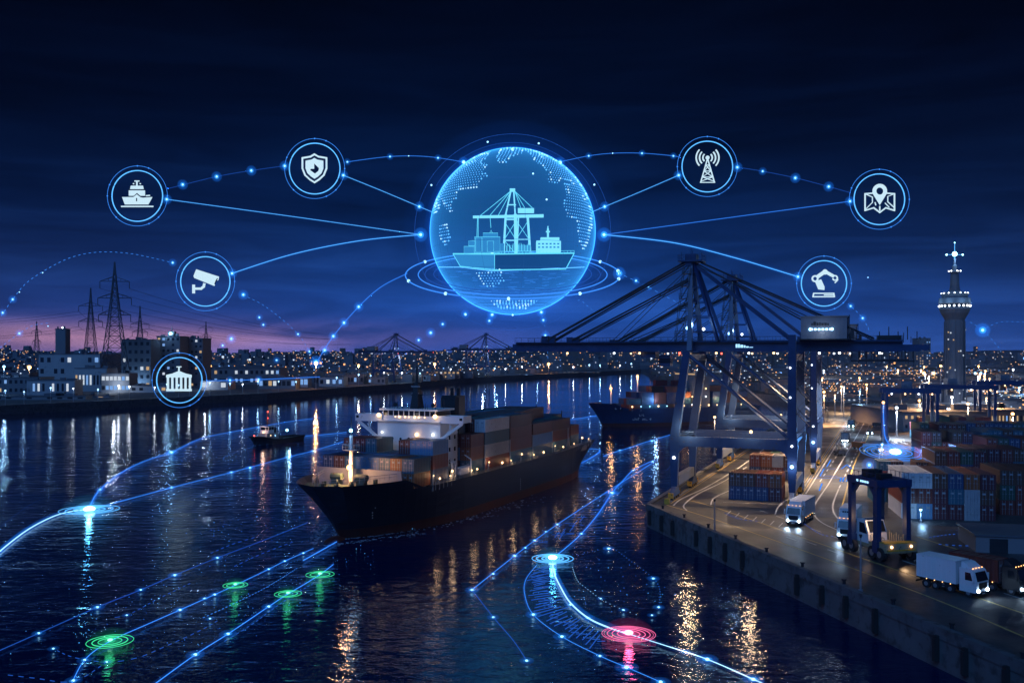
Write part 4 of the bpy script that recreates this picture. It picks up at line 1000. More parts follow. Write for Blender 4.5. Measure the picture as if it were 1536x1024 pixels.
# ------------------------------------------------------------------ tug
T0 = G(381, 668, 0); T1 = G(449, 660, 0); ta = (T1 - T0); TL = ta.length; TRZ = math.atan2(ta.y, ta.x)
tug = thing('tugboat', 'small dark tugboat heading left across the channel, red mast light on top', 'tugboat', (T0.x, T0.y, 0), TRZ)
tz = lambda s: 3.3 - 1.3 * sm(1, 8, s) + 0.2 * sm(12, 17, s)
mb = MB(); st = [0, 0.8, 2, 3.6, 6, 9, 12, 14.5, TL]
rows = []
for s in st:
    hbw = 2.9 * min(1, (s / 5.0)) ** 0.6 if s < 5 else 2.9; hbw *= 1 - 0.25 * sm(12, TL, s); hbd = 3.0 * min(1, ((s + 0.5) / 4.5)) ** 0.5 if s < 4 else 3.0; hbd *= 1 - 0.12 * sm(12, TL, s)
    rows.append([(s - 0.9 * max(0, z) / 3 * max(0, 1 - s / 5), hbw + (hbd - hbw) * max(0, min(1, z / tz(s))), z) for z in (-1.2, 0.0, tz(s) * 0.5, tz(s))])
for sg in (-1, 1):
    for a, b_ in zip(rows, rows[1:]):
        for j in range(3): mb.face([(p[0], sg * p[1], p[2]) for p in (a[j], b_[j], b_[j + 1], a[j + 1])])
for a, b_ in zip(rows, rows[1:]): mb.face([(a[3][0], -a[3][1], a[3][2] - 0.7), (b_[3][0], -b_[3][1], b_[3][2] - 0.7), (b_[3][0], b_[3][1], b_[3][2] - 0.7), (a[3][0], a[3][1], a[3][2] - 0.7)])
for row in (rows[0], rows[-1]):
    for j in range(3): mb.face([(row[j][0], -row[j][1], row[j][2]), (row[j][0], row[j][1], row[j][2]), (row[j + 1][0], row[j + 1][1], row[j + 1][2]), (row[j + 1][0], -row[j + 1][1], row[j + 1][2])])
obj('hull', mb, M['hull'], tug)
mb = MB()
for sg in (-1, 1): mb.tube([(r[3][0], sg * (r[3][1] + 0.12), r[3][2] - 0.3) for r in rows], 0.28, 6)
mb.ball((-0.7, 0, 2.6), 0.75, 10, 6); obj('fender', mb, M['rubber'], tug)
mb = MB(); mb.box(4.2, 10.2, -2.1, 2.1, 1.3, 4.0); obj('deckhouse', mb, M['grey'], tug)
mb = MB(); mb.prism([(4.4, -1.3), (5.2, -1.9), (8.0, -1.9), (8.0, 1.9), (5.2, 1.9), (4.4, 1.3)], 4.0, 5.1); mb.prism([(4.2, -1.5), (5.0, -2.1), (8.3, -2.1), (8.3, 2.1), (5.0, 2.1), (4.2, 1.5)], 6.2, 6.5)
for x, y in ((4.5, -1.25), (5.2, -1.85), (8.0, -1.85), (8, 1.85), (5.2, 1.85), (4.5, 1.25), (6.6, -1.85)): mb.bar((x, y, 5.1), (x, y, 6.2), 0.14)
obj('wheelhouse', mb, M['house_white'], tug)
mb = MB(); mb.prism([(4.55, -1.25), (5.25, -1.8), (7.9, -1.8), (7.9, 1.8), (5.25, 1.8), (4.55, 1.25)], 5.1, 6.2); obj('wheelhouse_window', mb, M['glass'], tug)
mb = MB(); mb.bar((6.6, 0, 6.5), (6.6, 0, 11.5), 0.22); mb.bar((6.6, -0.9, 8.5), (6.6, 0.9, 8.5), 0.14); mb.bar((6.6, -0.6, 7.6), (6.6, 0.6, 7.6), 0.5, 0.2); obj('mast', mb, M['orange'], tug)
mb = MB(); mb.cyl((9.4, -1.2, 4.0), 0.4, 1.7, 10); mb.cyl((9.4, 1.2, 4.0), 0.4, 1.7, 10); mb.box(10.8, 13.2, -1.1, 1.1, 1.3, 2.6); mb.bar((10.4, -2.1, 4.3), (14.2, -2.1, 4.3), 0.12); mb.bar((10.4, 2.1, 4.3), (14.2, 2.1, 4.3), 0.12)
for x in (10.6, 12.4, 14.2):
    for y in (-2.1, 2.1): mb.bar((x, y, 1.3), (x, y, 4.3), 0.12)
obj('towing_winch', mb, M['dark'], tug)
for x, y, z, r, mi in ((6.6, -0.2, 11.6, 0.22, 'l_red'), (6.6, -0.25, 9.3, 0.16, 'l_red'), (3.6, -1.0, 4.4, 0.3, 'l_warm'), (14.4, -2.2, 4.5, 0.45, 'h_core'), (-0.2, -0.3, 3.5, 0.22, 'l_red'), (6.0, -2.25, 3.2, 0.16, 'l_warm'), (8.3, -2.25, 3.0, 0.16, 'l_blue')):
    mb = MB(); mb.ball((x, y, z), r, 8, 5); obj('deck_lamp', mb, M[mi], tug)
lamp('deck_light', tug, (2.6, -1.6, 5.4), (1, 0.6, 0.45), 260, 0.3); lamp('deck_light', tug, (14.6, -3.2, 5.0), BLUE, 500, 0.3)

# ------------------------------------------------------------------ lorries, carrier and small traffic
def wheel(parent, x, y, r, w_=0.34):
    o = sub('wheel', parent, (x, y, r)); mb = MB(); mb.tube([(0, -w_ / 2, 0), (0, w_ / 2, 0)], r, 16); obj('tyre', mb, M['rubber'], o)
    mb = MB(); mb.tube([(0, -w_ / 2 - 0.03, 0), (0, w_ / 2 + 0.03, 0)], r * 0.5, 10); obj('rim', mb, M['steel'], o)
def truck(label, loc, rz, box_len, box_mat, box_h=2.6, cab='white', tipped=True, group='lorries on the terminal road'):
    """x forward; origin on the ground under the cab front"""
    t = thing('truck', label, 'truck', loc, rz, group)
    mb = MB(); mb.prism([(0.0, 0.75), (0.0, 2.0), (-0.35, 3.05), (-0.6, 3.25), (-2.1, 3.3), (-2.1, 0.6), (-0.15, 0.6)], -1.22, 1.22)
    mb.v = [(v[0], v[2], v[1]) for v in mb.v]                  # profile in xz, extruded across
    mb.hexa([(-2.0, -1.05, 3.31), (-0.75, -1.05, 3.28), (-0.75, 1.05, 3.28), (-2.0, 1.05, 3.31), (-2.0, -0.95, 3.95), (-1.5, -0.95, 3.85), (-1.5, 0.95, 3.85), (-2.0, 0.95, 3.95)])
    for s in (-1, 1): mb.bar((-0.25, s * 1.22, 2.6), (-0.2, s * 1.5, 2.6), 0.06); mb.box(-0.32, -0.15, *sorted((s * 1.42, s * 1.56)), 1.9, 2.7)
    obj('cab', mb, M[cab], t)
    mb = MB(); mb.hexa([(0.03, -1.08, 1.95), (0.05, 1.08, 1.95), (0.01, 1.08, 1.95), (0.0, -1.08, 1.95), (-0.31, -1.0, 2.95), (-0.31, 1.0, 2.95), (-0.38, 1.0, 2.95), (-0.38, -1.0, 2.95)]); obj('windscreen', mb, M['glass'], t)
    for s in (-1, 1):
        mb = MB(); mb.slab([(-0.5, 1.95), (-0.75, 2.85), (-1.4, 2.85), (-1.4, 1.95)], *sorted((s * 1.2, s * 1.235))); obj('side_window', mb, M['glass'], t)
        mb = MB(); mb.ball((0.06, s * 0.9, 0.86), 0.17, 10, 6); obj('headlight', mb, M['head'], t)
        lamp('headlight_beam', t, (0.35, s * 0.9, 0.9), (0.5, 0.72, 1.0), 260, 0.15, math.radians(75), (math.radians(72), 0, math.radians(-90)))
    mb = MB(); mb.box(0.0, 0.07, -0.75, 0.75, 1.05, 1.75); mb.box(-0.1, 0.12, -1.2, 1.2, 0.4, 0.68)
    for k in range(4): mb.box(0.07, 0.09, -0.7, 0.7, 1.12 + k * 0.16, 1.2 + k * 0.16)
    obj('grille', mb, M['dark'], t)
    L_ = box_len + 2.7
    mb = MB(); mb.box(-L_, -1.6, -0.45, 0.45, 0.75, 1.05); mb.box(-L_, -2.3, -1.2, 1.2, 1.05, 1.18); mb.box(-L_ * 0.62, -3.4, -1.15, -0.6, 0.5, 1.0); mb.box(-L_ - 0.05, -L_, -1.2, 1.2, 0.5, 0.7); obj('chassis', mb, M['dark'], t)
    mb = MB()                                             # side guards, rear bar, mudguards
    for s in (-1, 1):
        for z in (0.55, 0.85): mb.box(-L_ + 3.4, -4.0, *sorted((s * 1.17, s * 1.22)), z, z + 0.12)
        for x in (-1.05, -L_ + 1.3, -L_ + 2.5): mb.box(x - 0.62, x + 0.62, *sorted((s * 0.82, s * 1.2)), 1.06, 1.1)
    obj('side_guard', mb, M['steel'], t)
    mb = MB(); mb.box(0.12, 0.135, -0.26, 0.26, 0.46, 0.58); obj('number_plate', mb, M['line_white'], t)
    mb = MB()
    for y in (-0.9, -0.3, 0.3, 0.9): mb.ball((-0.62, y, 3.32), 0.05, 6, 4)
    for s in (-1, 1):
        for k in range(4): mb.ball((-3.2 - k * (L_ - 3.6) / 4, s * 1.24, 1.12), 0.045, 6, 4)
    obj('marker_lamp', mb, M['l_orange'], t)
    for x in (-1.05, -L_ + 1.3, -L_ + 2.5, -3.3):
        for s in (-1, 1): wheel(t, x, s * 1.0, 0.5)
    if box_mat is not None:
        mb = MB(); b0, b1 = -L_ + 0.1, -2.5
        mb.box(b0, b1, -1.25, 1.25, 1.2, 1.2 + box_h)
        for s in (-1, 1):
            for z in (1.2, 1.2 + box_h - 0.1): mb.box(b0, b1, *sorted((s * 1.25, s * 1.29)), z, z + 0.1)
            for x in (b0, b1 - 0.1): mb.box(x, x + 0.1, *sorted((s * 1.25, s * 1.285)), 1.3, 1.1 + box_h)
            n = int((b1 - b0) / 0.6)
            for k in range(1, n): mb.box(b0 + (b1 - b0) * k / n - 0.03, b0 + (b1 - b0) * k / n + 0.03, *sorted((s * 1.25, s * 1.275)), 1.3, 1.1 + box_h)
        mb.box(b1, b1 + 0.04, -1.25, 1.25, 1.2 + box_h - 0.1, 1.2 + box_h)
        obj('cargo_box', mb, box_mat, t)
    return t
def head(v): return math.atan2(v.y, v.x)
g = G(1190, 789); truck('blue-white lorry facing us beside the container stack under the crane', (g.x, g.y, 4.01), head(-U * 1.0 + Vector((-0.18, 0, 0))), 7.0, M['lavender'], 2.7)
g = G(1268, 811); t = truck('white box lorry facing us behind the straddle carrier legs', (g.x, g.y, 4.01), head(E + Vector((-0.75, 0, 0))), 5.2, M['white'], 3.3)
mb = MB(); x = -0.8
for wd in (0.3, 0.2, 0.35, 0.25, 0.3): mb.box(-2.5, -2.44, x, x + wd, 3.75, 4.1); x += wd + 0.07
obj('box_lettering', mb, M['dark'], t)
g = G(1474, 896); truck('white box lorry with bright headlights driving along the near quay road', (g.x, g.y, 4.01), head(E + EN * 0.35), 5.0, M['white'], 2.7)
g = G(1538, 893); t = truck('low lorry carrying the red container at the right edge', (g.x, g.y, 4.01), head(E + EN * 0.40), 6.3, None, cab='dark')
def place_on(t, x, z):
    r = t.rotation_euler[2]; return (t.location.x + x * math.cos(r), t.location.y + x * math.sin(r), t.location.z + z)
container(20, 'rust red', place_on(t, -5.6, 1.19), t.rotation_euler[2] + PI, 'red container riding on the low lorry behind the white box lorry', 'containers carried by lorries')
# straddle carrier
gx = G(1338, 838); sr = head(E)
sc_ = thing('straddle_carrier', 'dark blue straddle carrier with four tall legs and big tyres', 'straddle carrier', (gx.x, gx.y, 4.0), sr)
LN, WD, HT = 5.9, 4.6, 10.9
for x in (0.0, -LN):
    for y in (-WD / 2, WD / 2):
        mb = MB(); mb.bar((x, y, 1.2), (x, y, HT - 0.6), 0.85, 0.7); mb.box(x - 0.55, x + 0.55, y - 0.42, y + 0.42, 1.0, 2.6); obj('leg', mb, M['crane'], sc_)
mb = MB()
for y in (-WD / 2, WD / 2): mb.box(-LN - 0.6, 0.6, y - 0.4, y + 0.4, HT - 1.0, HT); 
for x in (0.0, -LN): mb.box(x - 0.38, x + 0.38, -WD / 2 + 0.4, WD / 2 - 0.4, HT - 1.05, HT - 0.1)
mb.box(-LN + 0.38, -0.38, -0.5, 0.5, HT - 0.7, HT - 0.1)
for y in (-WD / 2 - 0.3, WD / 2 + 0.3):
    for k in range(7): mb.bar((-LN + k * LN / 6, y, HT), (-LN + k * LN / 6, y, HT + 0.8), 0.05)
    mb.bar((-LN, y, HT + 0.8), (0, y, HT + 0.8), 0.05)
for x, s in ((0, -1), (-LN, 1)):
    for y in (-WD / 2, WD / 2): mb.bar((x + s * 0.4, y, HT - 2.2), (x + s * 1.5, y, HT - 1.0), 0.35, 0.5)
obj('top_frame', mb, M['crane'], sc_)
mb = MB(); mb.box(-LN + 0.8, -LN + 2.4, -1.3, 0.9, HT, HT + 0.9); mb.box(-2.6, -1.2, -0.9, 0.9, HT, HT + 0.6); mb.cyl((-3.4, 0, HT), 0.3, 1.0, 8); obj('engine_deck', mb, M['dark'], sc_)
mb = MB()
x = -4.2
for wd in (0.42, 0.0, 0.35, 0.42, 0.5, 0.38): 
    if wd: mb.box(x, x + wd, -WD / 2 - 0.43, -WD / 2 - 0.405, HT - 0.65, HT - 0.35)
    x += (wd or 0.25) + 0.1
obj('frame_lettering', mb, M['h_white'], sc_)
mb = MB(); mb.box(-LN - 0.9, 1.9, -1.7, 1.7, 1.15, 1.6); mb.box(0.6, 2.0, -2.4, 2.4, 1.3, 2.5); mb.box(-3.0, 0.4, -1.6, 1.6, 1.6, 2.0)
for k in range(7): mb.bar((-2.6 + k * 0.5, -1.5, 2.0), (-2.6 + k * 0.5, -1.5, 3.0), 0.07); mb.bar((-2.6 + k * 0.5, 1.5, 2.0), (-2.6 + k * 0.5, 1.5, 3.4 - 0.2 * (k % 3)), 0.14)
mb.bar((-2.6, -1.5, 3.0), (0.4, -1.5, 3.0), 0.07)
obj('chassis', mb, paint('carrier_cream_paint', (0.38, 0.30, 0.18), 0.5, 0, 0.2, 1.2, wear=(0.10, 0.08, 0.06), wear_amt=0.0), sc_)
mb = MB(); mb.prism([(-LN - 0.5, 1.6), (-LN - 0.5, 4.3), (-LN + 0.1, 4.7), (-3.9, 4.7), (-3.2, 3.2), (-3.0, 1.6)], -1.55, 1.4); mb.v = [(v[0], v[2], v[1]) for v in mb.v]; obj('cab', mb, M['white'], sc_)
mb = MB(); mb.slab([(-5.2, 2.9), (-5.2, 4.3), (-4.1, 4.3), (-3.45, 2.9)], -1.6, -1.54); mb.slab([(-5.2, 2.9), (-5.2, 4.3), (-4.1, 4.3), (-3.45, 2.9)], 1.4, 1.46); mb.hexa([(-3.05, -1.3, 3.25), (-3.05, 1.15, 3.25), (-3.12, 1.15, 3.2), (-3.12, -1.3, 3.2), (-3.75, -1.3, 4.6), (-3.75, 1.15, 4.6), (-3.8, 1.15, 4.55), (-3.8, -1.3, 4.55)]); mb.box(-5.3, -4.3, -0.9, 0.8, 4.7, 4.74); obj('cab_window', mb, M['glass'], sc_)
mb = MB(); mb.box(2.0, 2.05, -2.2, 2.2, 1.5, 1.7); mb.box(0.6, 2.0, -2.42, 2.42, 2.5, 2.58); obj('bumper', mb, M['yellow'], sc_)
for x in (0.95, -0.75, -LN + 0.3, -LN - 1.35):
    for s in (-1, 1): wheel(sc_, x, s * (WD / 2 + 0.05), 0.92, 0.62)
for y in (-1.5, 1.5):
    mb = MB(); mb.ball((2.06, y, 2.1), 0.2, 8, 6); obj('headlight', mb, M['l_warm'], sc_)
lamp('headlight_beam', sc_, (2.4, 0, 2.2), WARM, 500, 0.3, math.radians(80), (math.radians(70), 0, math.radians(-90))); lamp('cab_light', sc_, (-2.2, -1.2, 4.6), WARM, 260, 0.2)
# small vehicles further along the road
def van(label, px, py, rz, colr, L_=4.6, h_=2.3, w_=2.0, g='vans and cars on the terminal road'):
    p = G(px, py); t = thing('van', label, 'van', (p.x, p.y, 4.01), rz, g)
    mb = MB(); mb.prism([(L_ / 2, 0.4), (L_ / 2, 1.0), (L_ / 2 - 0.7, 1.15), (L_ / 2 - 1.3, h_), (-L_ / 2, h_), (-L_ / 2, 0.4)], -w_ / 2, w_ / 2); mb.v = [(v[0], v[2], v[1]) for v in mb.v]; obj('body', mb, colr, t)
    mb = MB(); mb.hexa([(L_ / 2 - 0.7, -0.8, 1.2), (L_ / 2 - 0.7, 0.8, 1.2), (L_ / 2 - 0.8, 0.8, 1.15), (L_ / 2 - 0.8, -0.8, 1.15), (L_ / 2 - 1.2, -0.8, h_ - 0.15), (L_ / 2 - 1.2, 0.8, h_ - 0.15), (L_ / 2 - 1.35, 0.8, h_ - 0.15), (L_ / 2 - 1.35, -0.8, h_ - 0.15)]); obj('windscreen', mb, M['glass'], t)
    for s in (-1, 1):
        mb = MB(); mb.ball((L_ / 2 + 0.03, s * 0.75, 0.75), 0.2, 8, 5); obj('headlight', mb, M['head'], t)
        for x in (L_ / 2 - 1.0, -L_ / 2 + 1.0): wheel(t, x, s * (w_ / 2 - 0.12), 0.36, 0.25)
    return t
fw = head(-U)
v1 = van('dark van with headlights on, in the middle of the terminal road', 1268, 663, fw, M['dark'], 6, 3.2, 2.6); lamp('headlight_beam', v1, (3.5, 0, 0.8), COOL, 500, 0.2)
van('dark green van far up the terminal road near the second crane', 1277, 641, fw, M['deckgreen'], 6, 3.0, 2.6)
van('small dark car parked right of the road near the glowing beacon', 1305, 652, fw, M['dark'], 4.2, 1.6, 1.9)
van('orange service van parked at the left of the yard lane', 1290, 673, fw + 0.9, M['orange'], 4.6, 2.0, 1.9)
van('pale van parked beside the glowing beacon in the yard', 1309, 677, fw + 1.1, M['white'], 5, 2.2, 2.0)
van('dark car crossing behind the beacon, far end of the yard', 1318, 640, fw + 1.3, M['dark'], 4.3, 1.6, 1.9)
van('white van at the far end of the terminal road', 1300, 628, fw, M['white'], 5, 2.3, 2.0)
tr = G(1260, 683); tt = thing('tow_tractor', 'small tow tractor with a tall mast on the terminal road', 'tractor', (tr.x, tr.y, 4.01), fw + 0.4)
mb = MB(); mb.box(-2.2, 1.6, -1.0, 1.0, 0.5, 1.2); mb.box(0.4, 1.6, -0.9, 0.9, 1.2, 1.6); obj('body', mb, M['dark'], tt)
mb = MB(); mb.box(-0.9, -0.75, -0.8, -0.6, 1.2, 3.6); mb.box(-0.9, -0.75, 0.6, 0.8, 1.2, 3.6); mb.box(-1.1, 0.3, -0.85, 0.85, 2.9, 3.0); mb.box(-0.9, -0.75, -0.6, 0.6, 3.4, 3.6); obj('mast', mb, M['teal'] if 'teal' in M else M['crane_grey'], tt)
for x in (-1.5, 1.0):
    for s in (-1, 1): wheel(tt, x, s * 0.9, 0.45, 0.3)

# ------------------------------------------------------------------ container yard
YA = Vector((0.205, 0.979, 0)).normalized(); YP = Vector((YA.y, -YA.x, 0)); YR = math.atan2(YA.y, YA.x)
ycols = ['rust red', 'dark blue', 'maroon', 'brown', 'teal blue', 'dark green', 'dark blue', 'rust red', 'brown', 'dark green', 'maroon']
random.seed(31)
def block(px, py, n, tiers, size, where, gname, ax=YA, colr=None, zone='yard', rest=False, maxpx=1570):
    o = G(px, py); pp = Vector((ax.y, -ax.x, 0)); r = math.atan2(ax.y, ax.x); ln = 6.06 if size == 20 else 12.19
    for k in range(n):
        T = tiers[k] if isinstance(tiers, (list, tuple)) else tiers
        c = o + pp * (1.24 + k * 2.5) + ax * (ln / 2 + random.uniform(-0.12, 0.12))
        f = c - ax * (ln / 2)
        if CX + f.x / f.y * F > maxpx: continue
        for t in range(T):
            cn = random.choice(ycols)
            if colr and (k, t) in colr: cn = colr[(k, t)]
            tn = 'top' if t == T - 1 else ['bottom', 'middle', 'third'][t] if T < 4 else ['bottom', 'second', 'third'][t]
            if rest: rest_container(size, cn, (c.x, c.y, 4.01 + t * 2.6), r); continue
            container(size, cn, (c.x, c.y, 4.01 + t * 2.6), r + random.uniform(-0.008, 0.008), '%s container, %s column from left, %s tier, %s' % (cn, nth(k), tn, where), gname, door=True)
block(1093, 748, 4, 2, 20, 'stack under the nearest crane', 'containers under the cranes', U, {(0, 1): 'brown', (1, 1): 'brown', (2, 1): 'rust red', (3, 1): 'orange', (0, 0): 'dark blue', (1, 0): 'dark blue', (2, 0): 'dark blue', (3, 0): 'maroon'})
block(1124, 716, 4, 2, 20, 'rear stack under the cranes', 'containers under the cranes', U, {(0, 1): 'rust red', (1, 1): 'orange', (2, 1): 'pale grey'})
block(1140, 693, 3, 1, 20, 'low row between the cranes', 'containers under the cranes', U)
YG = 'containers stacked in the yard'
block(1352, 777, 6, 3, 40, 'front yard block behind the carrier', YG, YA, {(0, 2): 'white', (1, 2): 'white', (2, 2): 'brown', (3, 2): 'dark blue', (4, 2): 'orange', (5, 2): 'maroon', (0, 0): 'white', (0, 1): 'rust red', (1, 0): 'light blue', (1, 1): 'rust red', (4, 1): 'pale grey', (4, 0): 'pale grey'})
block(1500, 772, 4, 3, 40, 'big dark block at the right edge', YG, YA, {(0, 2): 'brown', (1, 2): 'brown', (2, 2): 'brown'})
block(1309, 752, 2, [2, 2], 20, 'pair left of front block', YG, YA, {(0, 1): 'maroon', (1, 1): 'rust red'})
block(1402, 733, 4, 3, 40, 'second row, behind the white-roofed pair', YG)
block(1318, 728, 4, [2, 2, 1, 2], 20, 'small block beside the blue beacon', YG)
block(1444, 727, 5, 3, 40, 'second row, centre right', YG)
block(1388, 710, 4, [2, 2, 2, 2], 40, 'third row, left part', YG)
block(1480, 706, 6, 3, 40, 'third row, right part', YG)
block(1382, 692, 7, [3, 3, 2, 3, 3, 2, 3], 40, 'fourth row, left part', YG)
block(1474, 689, 6, 3, 40, 'fourth row, right part', YG)
block(1380, 676, 6, [3, 2, 3, 3, 3, 2], 40, 'fifth row, left part', YG)
block(1450, 674, 8, 3, 40, 'fifth row, right part', YG)
block(1376, 660, 10, [2, 2, 3, 3, 1, 3, 2, 3, 3, 2], 40, 'sixth row, left part', YG, rest=True)
block(1378, 647, 9, [2, 1, 2, 2, 2, 1, 2, 2, 2], 40, 'farthest row', YG, rest=True)
struct('container_stacks', REST, [CM[k] for k in RESTC], kind='stuff')
# low dark slab roofs beside the front block
pa = G(1462, 828); mb = MB(); 
lo = thing('flat_roof_shed', 'low dark flat-roofed shed beside the road at the right edge', 'shed', (pa.x, pa.y, 4.0), YR)
mb.box(0.2, 9.8, -11.8, -0.2, 0, 2.3); obj('wall', mb, M['bld2'], lo)
mb = MB(); mb.box(0, 10, -12, 0, 2.3, 2.55); obj('roof', mb, M['roof'], lo)
mb = MB(); mb.box(-0.0 + 0.15, 0.19, -4.4, -2.0, 0, 2.0); obj('door', mb, M['dark'], lo)

# rubber-tyred gantries over the yard stacks
def yard_gantry(label, px, py, wd, h_, rz):
    p = G(px, py); t = thing('yard_gantry', label, 'yard crane', (p.x, p.y, 4.0), rz, 'gantries standing over the yard stacks')
    for x in (0, wd):
        for y in (0, 7.0):
            mb = MB(); mb.bar((x, y, 1.2), (x, y, h_ - 1.2), 0.9, 0.7); obj('leg', mb, M['crane'], t)
        mb = MB(); mb.box(x - 0.5, x + 0.5, -1.5, 8.5, 1.0, 2.0); mb.bar((x, 0.2, 2.0), (x, 6.8, h_ - 1.4), 0.3); obj('sill_beam', mb, M['crane'], t)
        for y in (-0.6, 1.2, 5.8, 7.6): 
            mb = MB(); mb.tube([(x - 0.3, y, 0.62), (x + 0.3, y, 0.62)], 0.62, 12); obj('wheel', mb, M['rubber'], t)
    mb = MB()
    for y in (0.6, 6.4): mb.box(-1.2, wd + 1.2, y - 0.55, y + 0.55, h_ - 1.2, h_ + 0.3)
    for y in (0.0, 7.0):
        for z in (0.85, 1.35): mb.bar((-1.2, y, h_ + z), (wd + 1.2, y, h_ + z), 0.06)
        for k in range(9): mb.bar((-1.2 + k * (wd + 2.4) / 8, y, h_ + 0.3), (-1.2 + k * (wd + 2.4) / 8, y, h_ + 1.35), 0.06)
    obj('top_beam', mb, M['crane'], t)
    mb = MB(); mb.box(wd * 0.3, wd * 0.3 + 3.2, 0.4, 6.6, h_ + 0.4, h_ + 2.6); mb.box(wd * 0.3 + 0.4, wd * 0.3 + 2.4, 2.4, 4.6, h_ - 3.4, h_ - 1.3); obj('trolley', mb, M['crane_grey'], t)
    for k in range(4):
        mb = MB(); mb.ball((1.5 + k * (wd - 3) / 3, -0.1, h_ - 1.4), 0.28, 8, 5); obj('flood_lamp', mb, M['l_warm' if k % 2 else 'l_white'], t)
    lamp('flood_light', t, (wd * 0.5, 3.5, h_ - 2.0), WARM, 24000, 0.5, math.radians(130), (0, 0, 0))
    return t
yard_gantry('dark yard gantry standing just behind the glowing yard beacon', 1330, 664, 15, 17, YR - PI / 2)
yard_gantry('dark yard gantry at the far middle of the yard, before the long sheds', 1392, 650, 22, 17, YR - PI / 2)
yard_gantry('dark yard gantry at the far right of the yard', 1470, 645, 24, 18, YR - PI / 2)
# ------------------------------------------------------------------ light masts
def mast(label, g_, h_, heads, mi, wt, colr, r=0.16, group='light masts on the terminal', arm=1.4, br=0.32, shade=False):
    t = thing('light_mast', label, 'light mast', (g_.x, g_.y, g_.z), 0, group)
    mb = MB(); mb.cyl((0, 0, 0), r * 1.5, h_, 8, 0, r * 0.8); mb.cyl((0, 0, 0), r * 3, 0.35, 8); obj('post', mb, M['steel'], t)
    for k in range(heads):
        dx = 0 if heads == 1 else (-arm + 2 * arm * k / (heads - 1))
        mb = MB()
        if heads > 1: mb.bar((0, 0, h_ - 0.2), (dx, 0, h_ + 0.05), 0.12)
        mb.box(dx - br, dx + br, -br, br, h_ + 0.05 + br, h_ + 0.25 + br, 0); mb.ball((dx, 0, h_ + 0.12), br, 8, 6, 1)
        obj('lamp_head', mb, [M['dark'], M[mi]], t)
    if wt: lamp('mast_light', t, (0, -0.6, h_ - br - 0.5), colr, wt, 0.4, *(() if not shade else (math.radians(150), (0, 0, 0))))
    return t
def mast_px(label, px, ytop, ybase, heads, mi, wt, colr, z=4.0, **k):
    g_ = G(px, ybase, z); zt = CAMZ + (HY - ytop) * g_.y / F
    return mast(label, g_, zt - z, heads, mi, wt, colr, shade=True, **k)
mast_px('tall light mast with twin orange lamps behind the yard', 1393, 560, 640, 2, 'l_orange', 80000, SOD, r=0.3, br=0.62, arm=1.9)
mast_px('tall light mast with blue-white lamps right of the tower', 1467, 560, 622, 2, 'l_blue', 60000, COOL, r=0.3, br=0.55, arm=1.3)
mast_px('orange street lamp standing at the yard entrance left of the stacks', 1325, 604, 668, 1, 'l_orange', 9000, SOD, r=0.2, br=0.42)
mast_px('orange light mast at the right edge behind the stacks', 1519, 621, 668, 1, 'l_orange', 34000, SOD, r=0.25, br=0.5)
mast_px('white starry lamp on a short post at the quay edge beyond the first crane', 1072, 626, 682, 1, 'l_warm', 2500, WARM, r=0.16, br=0.36)
mast_px('orange lamp low in front of the tower, right of the twin mast', 1411, 549, 612, 1, 'l_orange', 3000, SOD, r=0.25, br=0.6)
mast_px('orange lamp between the twin mast and the tower foot', 1379, 601, 640, 1, 'l_orange', 3000, SOD, r=0.2, br=0.5)
mast_px('thin dark unlit post near the quay corner', 1072, 752, 797, 1, 'dark', 0, SOD, r=0.09, br=0.14)
mast_px('thin dark unlit post at the near quay edge below the carrier', 1291, 806, 888, 1, 'dark', 0, SOD, r=0.09, br=0.14)
for i, (px, py, mi) in enumerate(((1370, 765, 'l_blue'), (1381, 783, 'l_blue'), (1323, 700, 'l_blue'))):
    mast(['short blue lamp post left of the front stack', 'short blue lamp post at the foot of the front stack', 'blue lamp post at the road edge below the beacon'][i], G(px, py), 2.0 if i < 2 else 5.5, 1, 'h_core', 300, BLUE, r=0.07, br=0.22, group='small blue lamp posts in the yard')
for i, (px, yt, yb, mi) in enumerate(((1236, 588, 634, 'l_orange'), (1262, 580, 618, 'l_warm'), (1300, 577, 612, 'l_orange'), (1352, 583, 622, 'l_warm'), (1428, 596, 640, 'l_white'), (1494, 588, 634, 'l_orange'), (1452, 606, 652, 'l_warm'), (1345, 612, 655, 'l_white'))):
    mast_px('%s light mast at the back of the terminal, %s of its line from the left' % ({'l_orange': 'orange', 'l_warm': 'warm', 'l_white': 'white'}[mi], nth(i)), px, yt, yb, 1, mi, 30000, {'l_orange': SOD, 'l_warm': WARM, 'l_white': COOL}[mi], r=0.2, br=0.55, group='light masts at the back of the terminal')
# bollards along the near kerb
for k in range(12):
    p = CORNER + E * (6 + k * 9.5) + EN * 0.75
    mb = MB(); mb.cyl((0, 0, 0), 0.2, 0.55, 10); mb.cyl((0, 0, 0.45), 0.3, 0.16, 10)
    o = obj('mooring_bollard', mb, M['dark'], None, (p.x, p.y, 4.28)); tag(o, 'dark mooring bollard, %s from the corner along the near quay edge' % nth(k), 'bollard', 'bollards on the near quay edge')
mb = MB(); mb.prism([(-0.8, 0), (0.8, 0), (1.1, 0.5), (-1.1, 0.5)], 0, 1)
# buffer stops at the ends of the crane rails
for off, nm in ((0, 'water'), (22, 'land')):
    p = RW - U * 6.5 + V * off; mb = MB(); mb.box(-0.5, 0.5, -0.4, 0.4, 0, 1.0); mb.bar((0, 0.4, 0.9), (0, 1.6, 0.1), 0.3)
    tag(obj('buffer_stop', mb, M['yellow'], None, (p.x, p.y, 4.0), RZ), 'yellow buffer stop at the end of the %s-side crane rail' % nm, 'buffer stop', 'rail buffer stops')
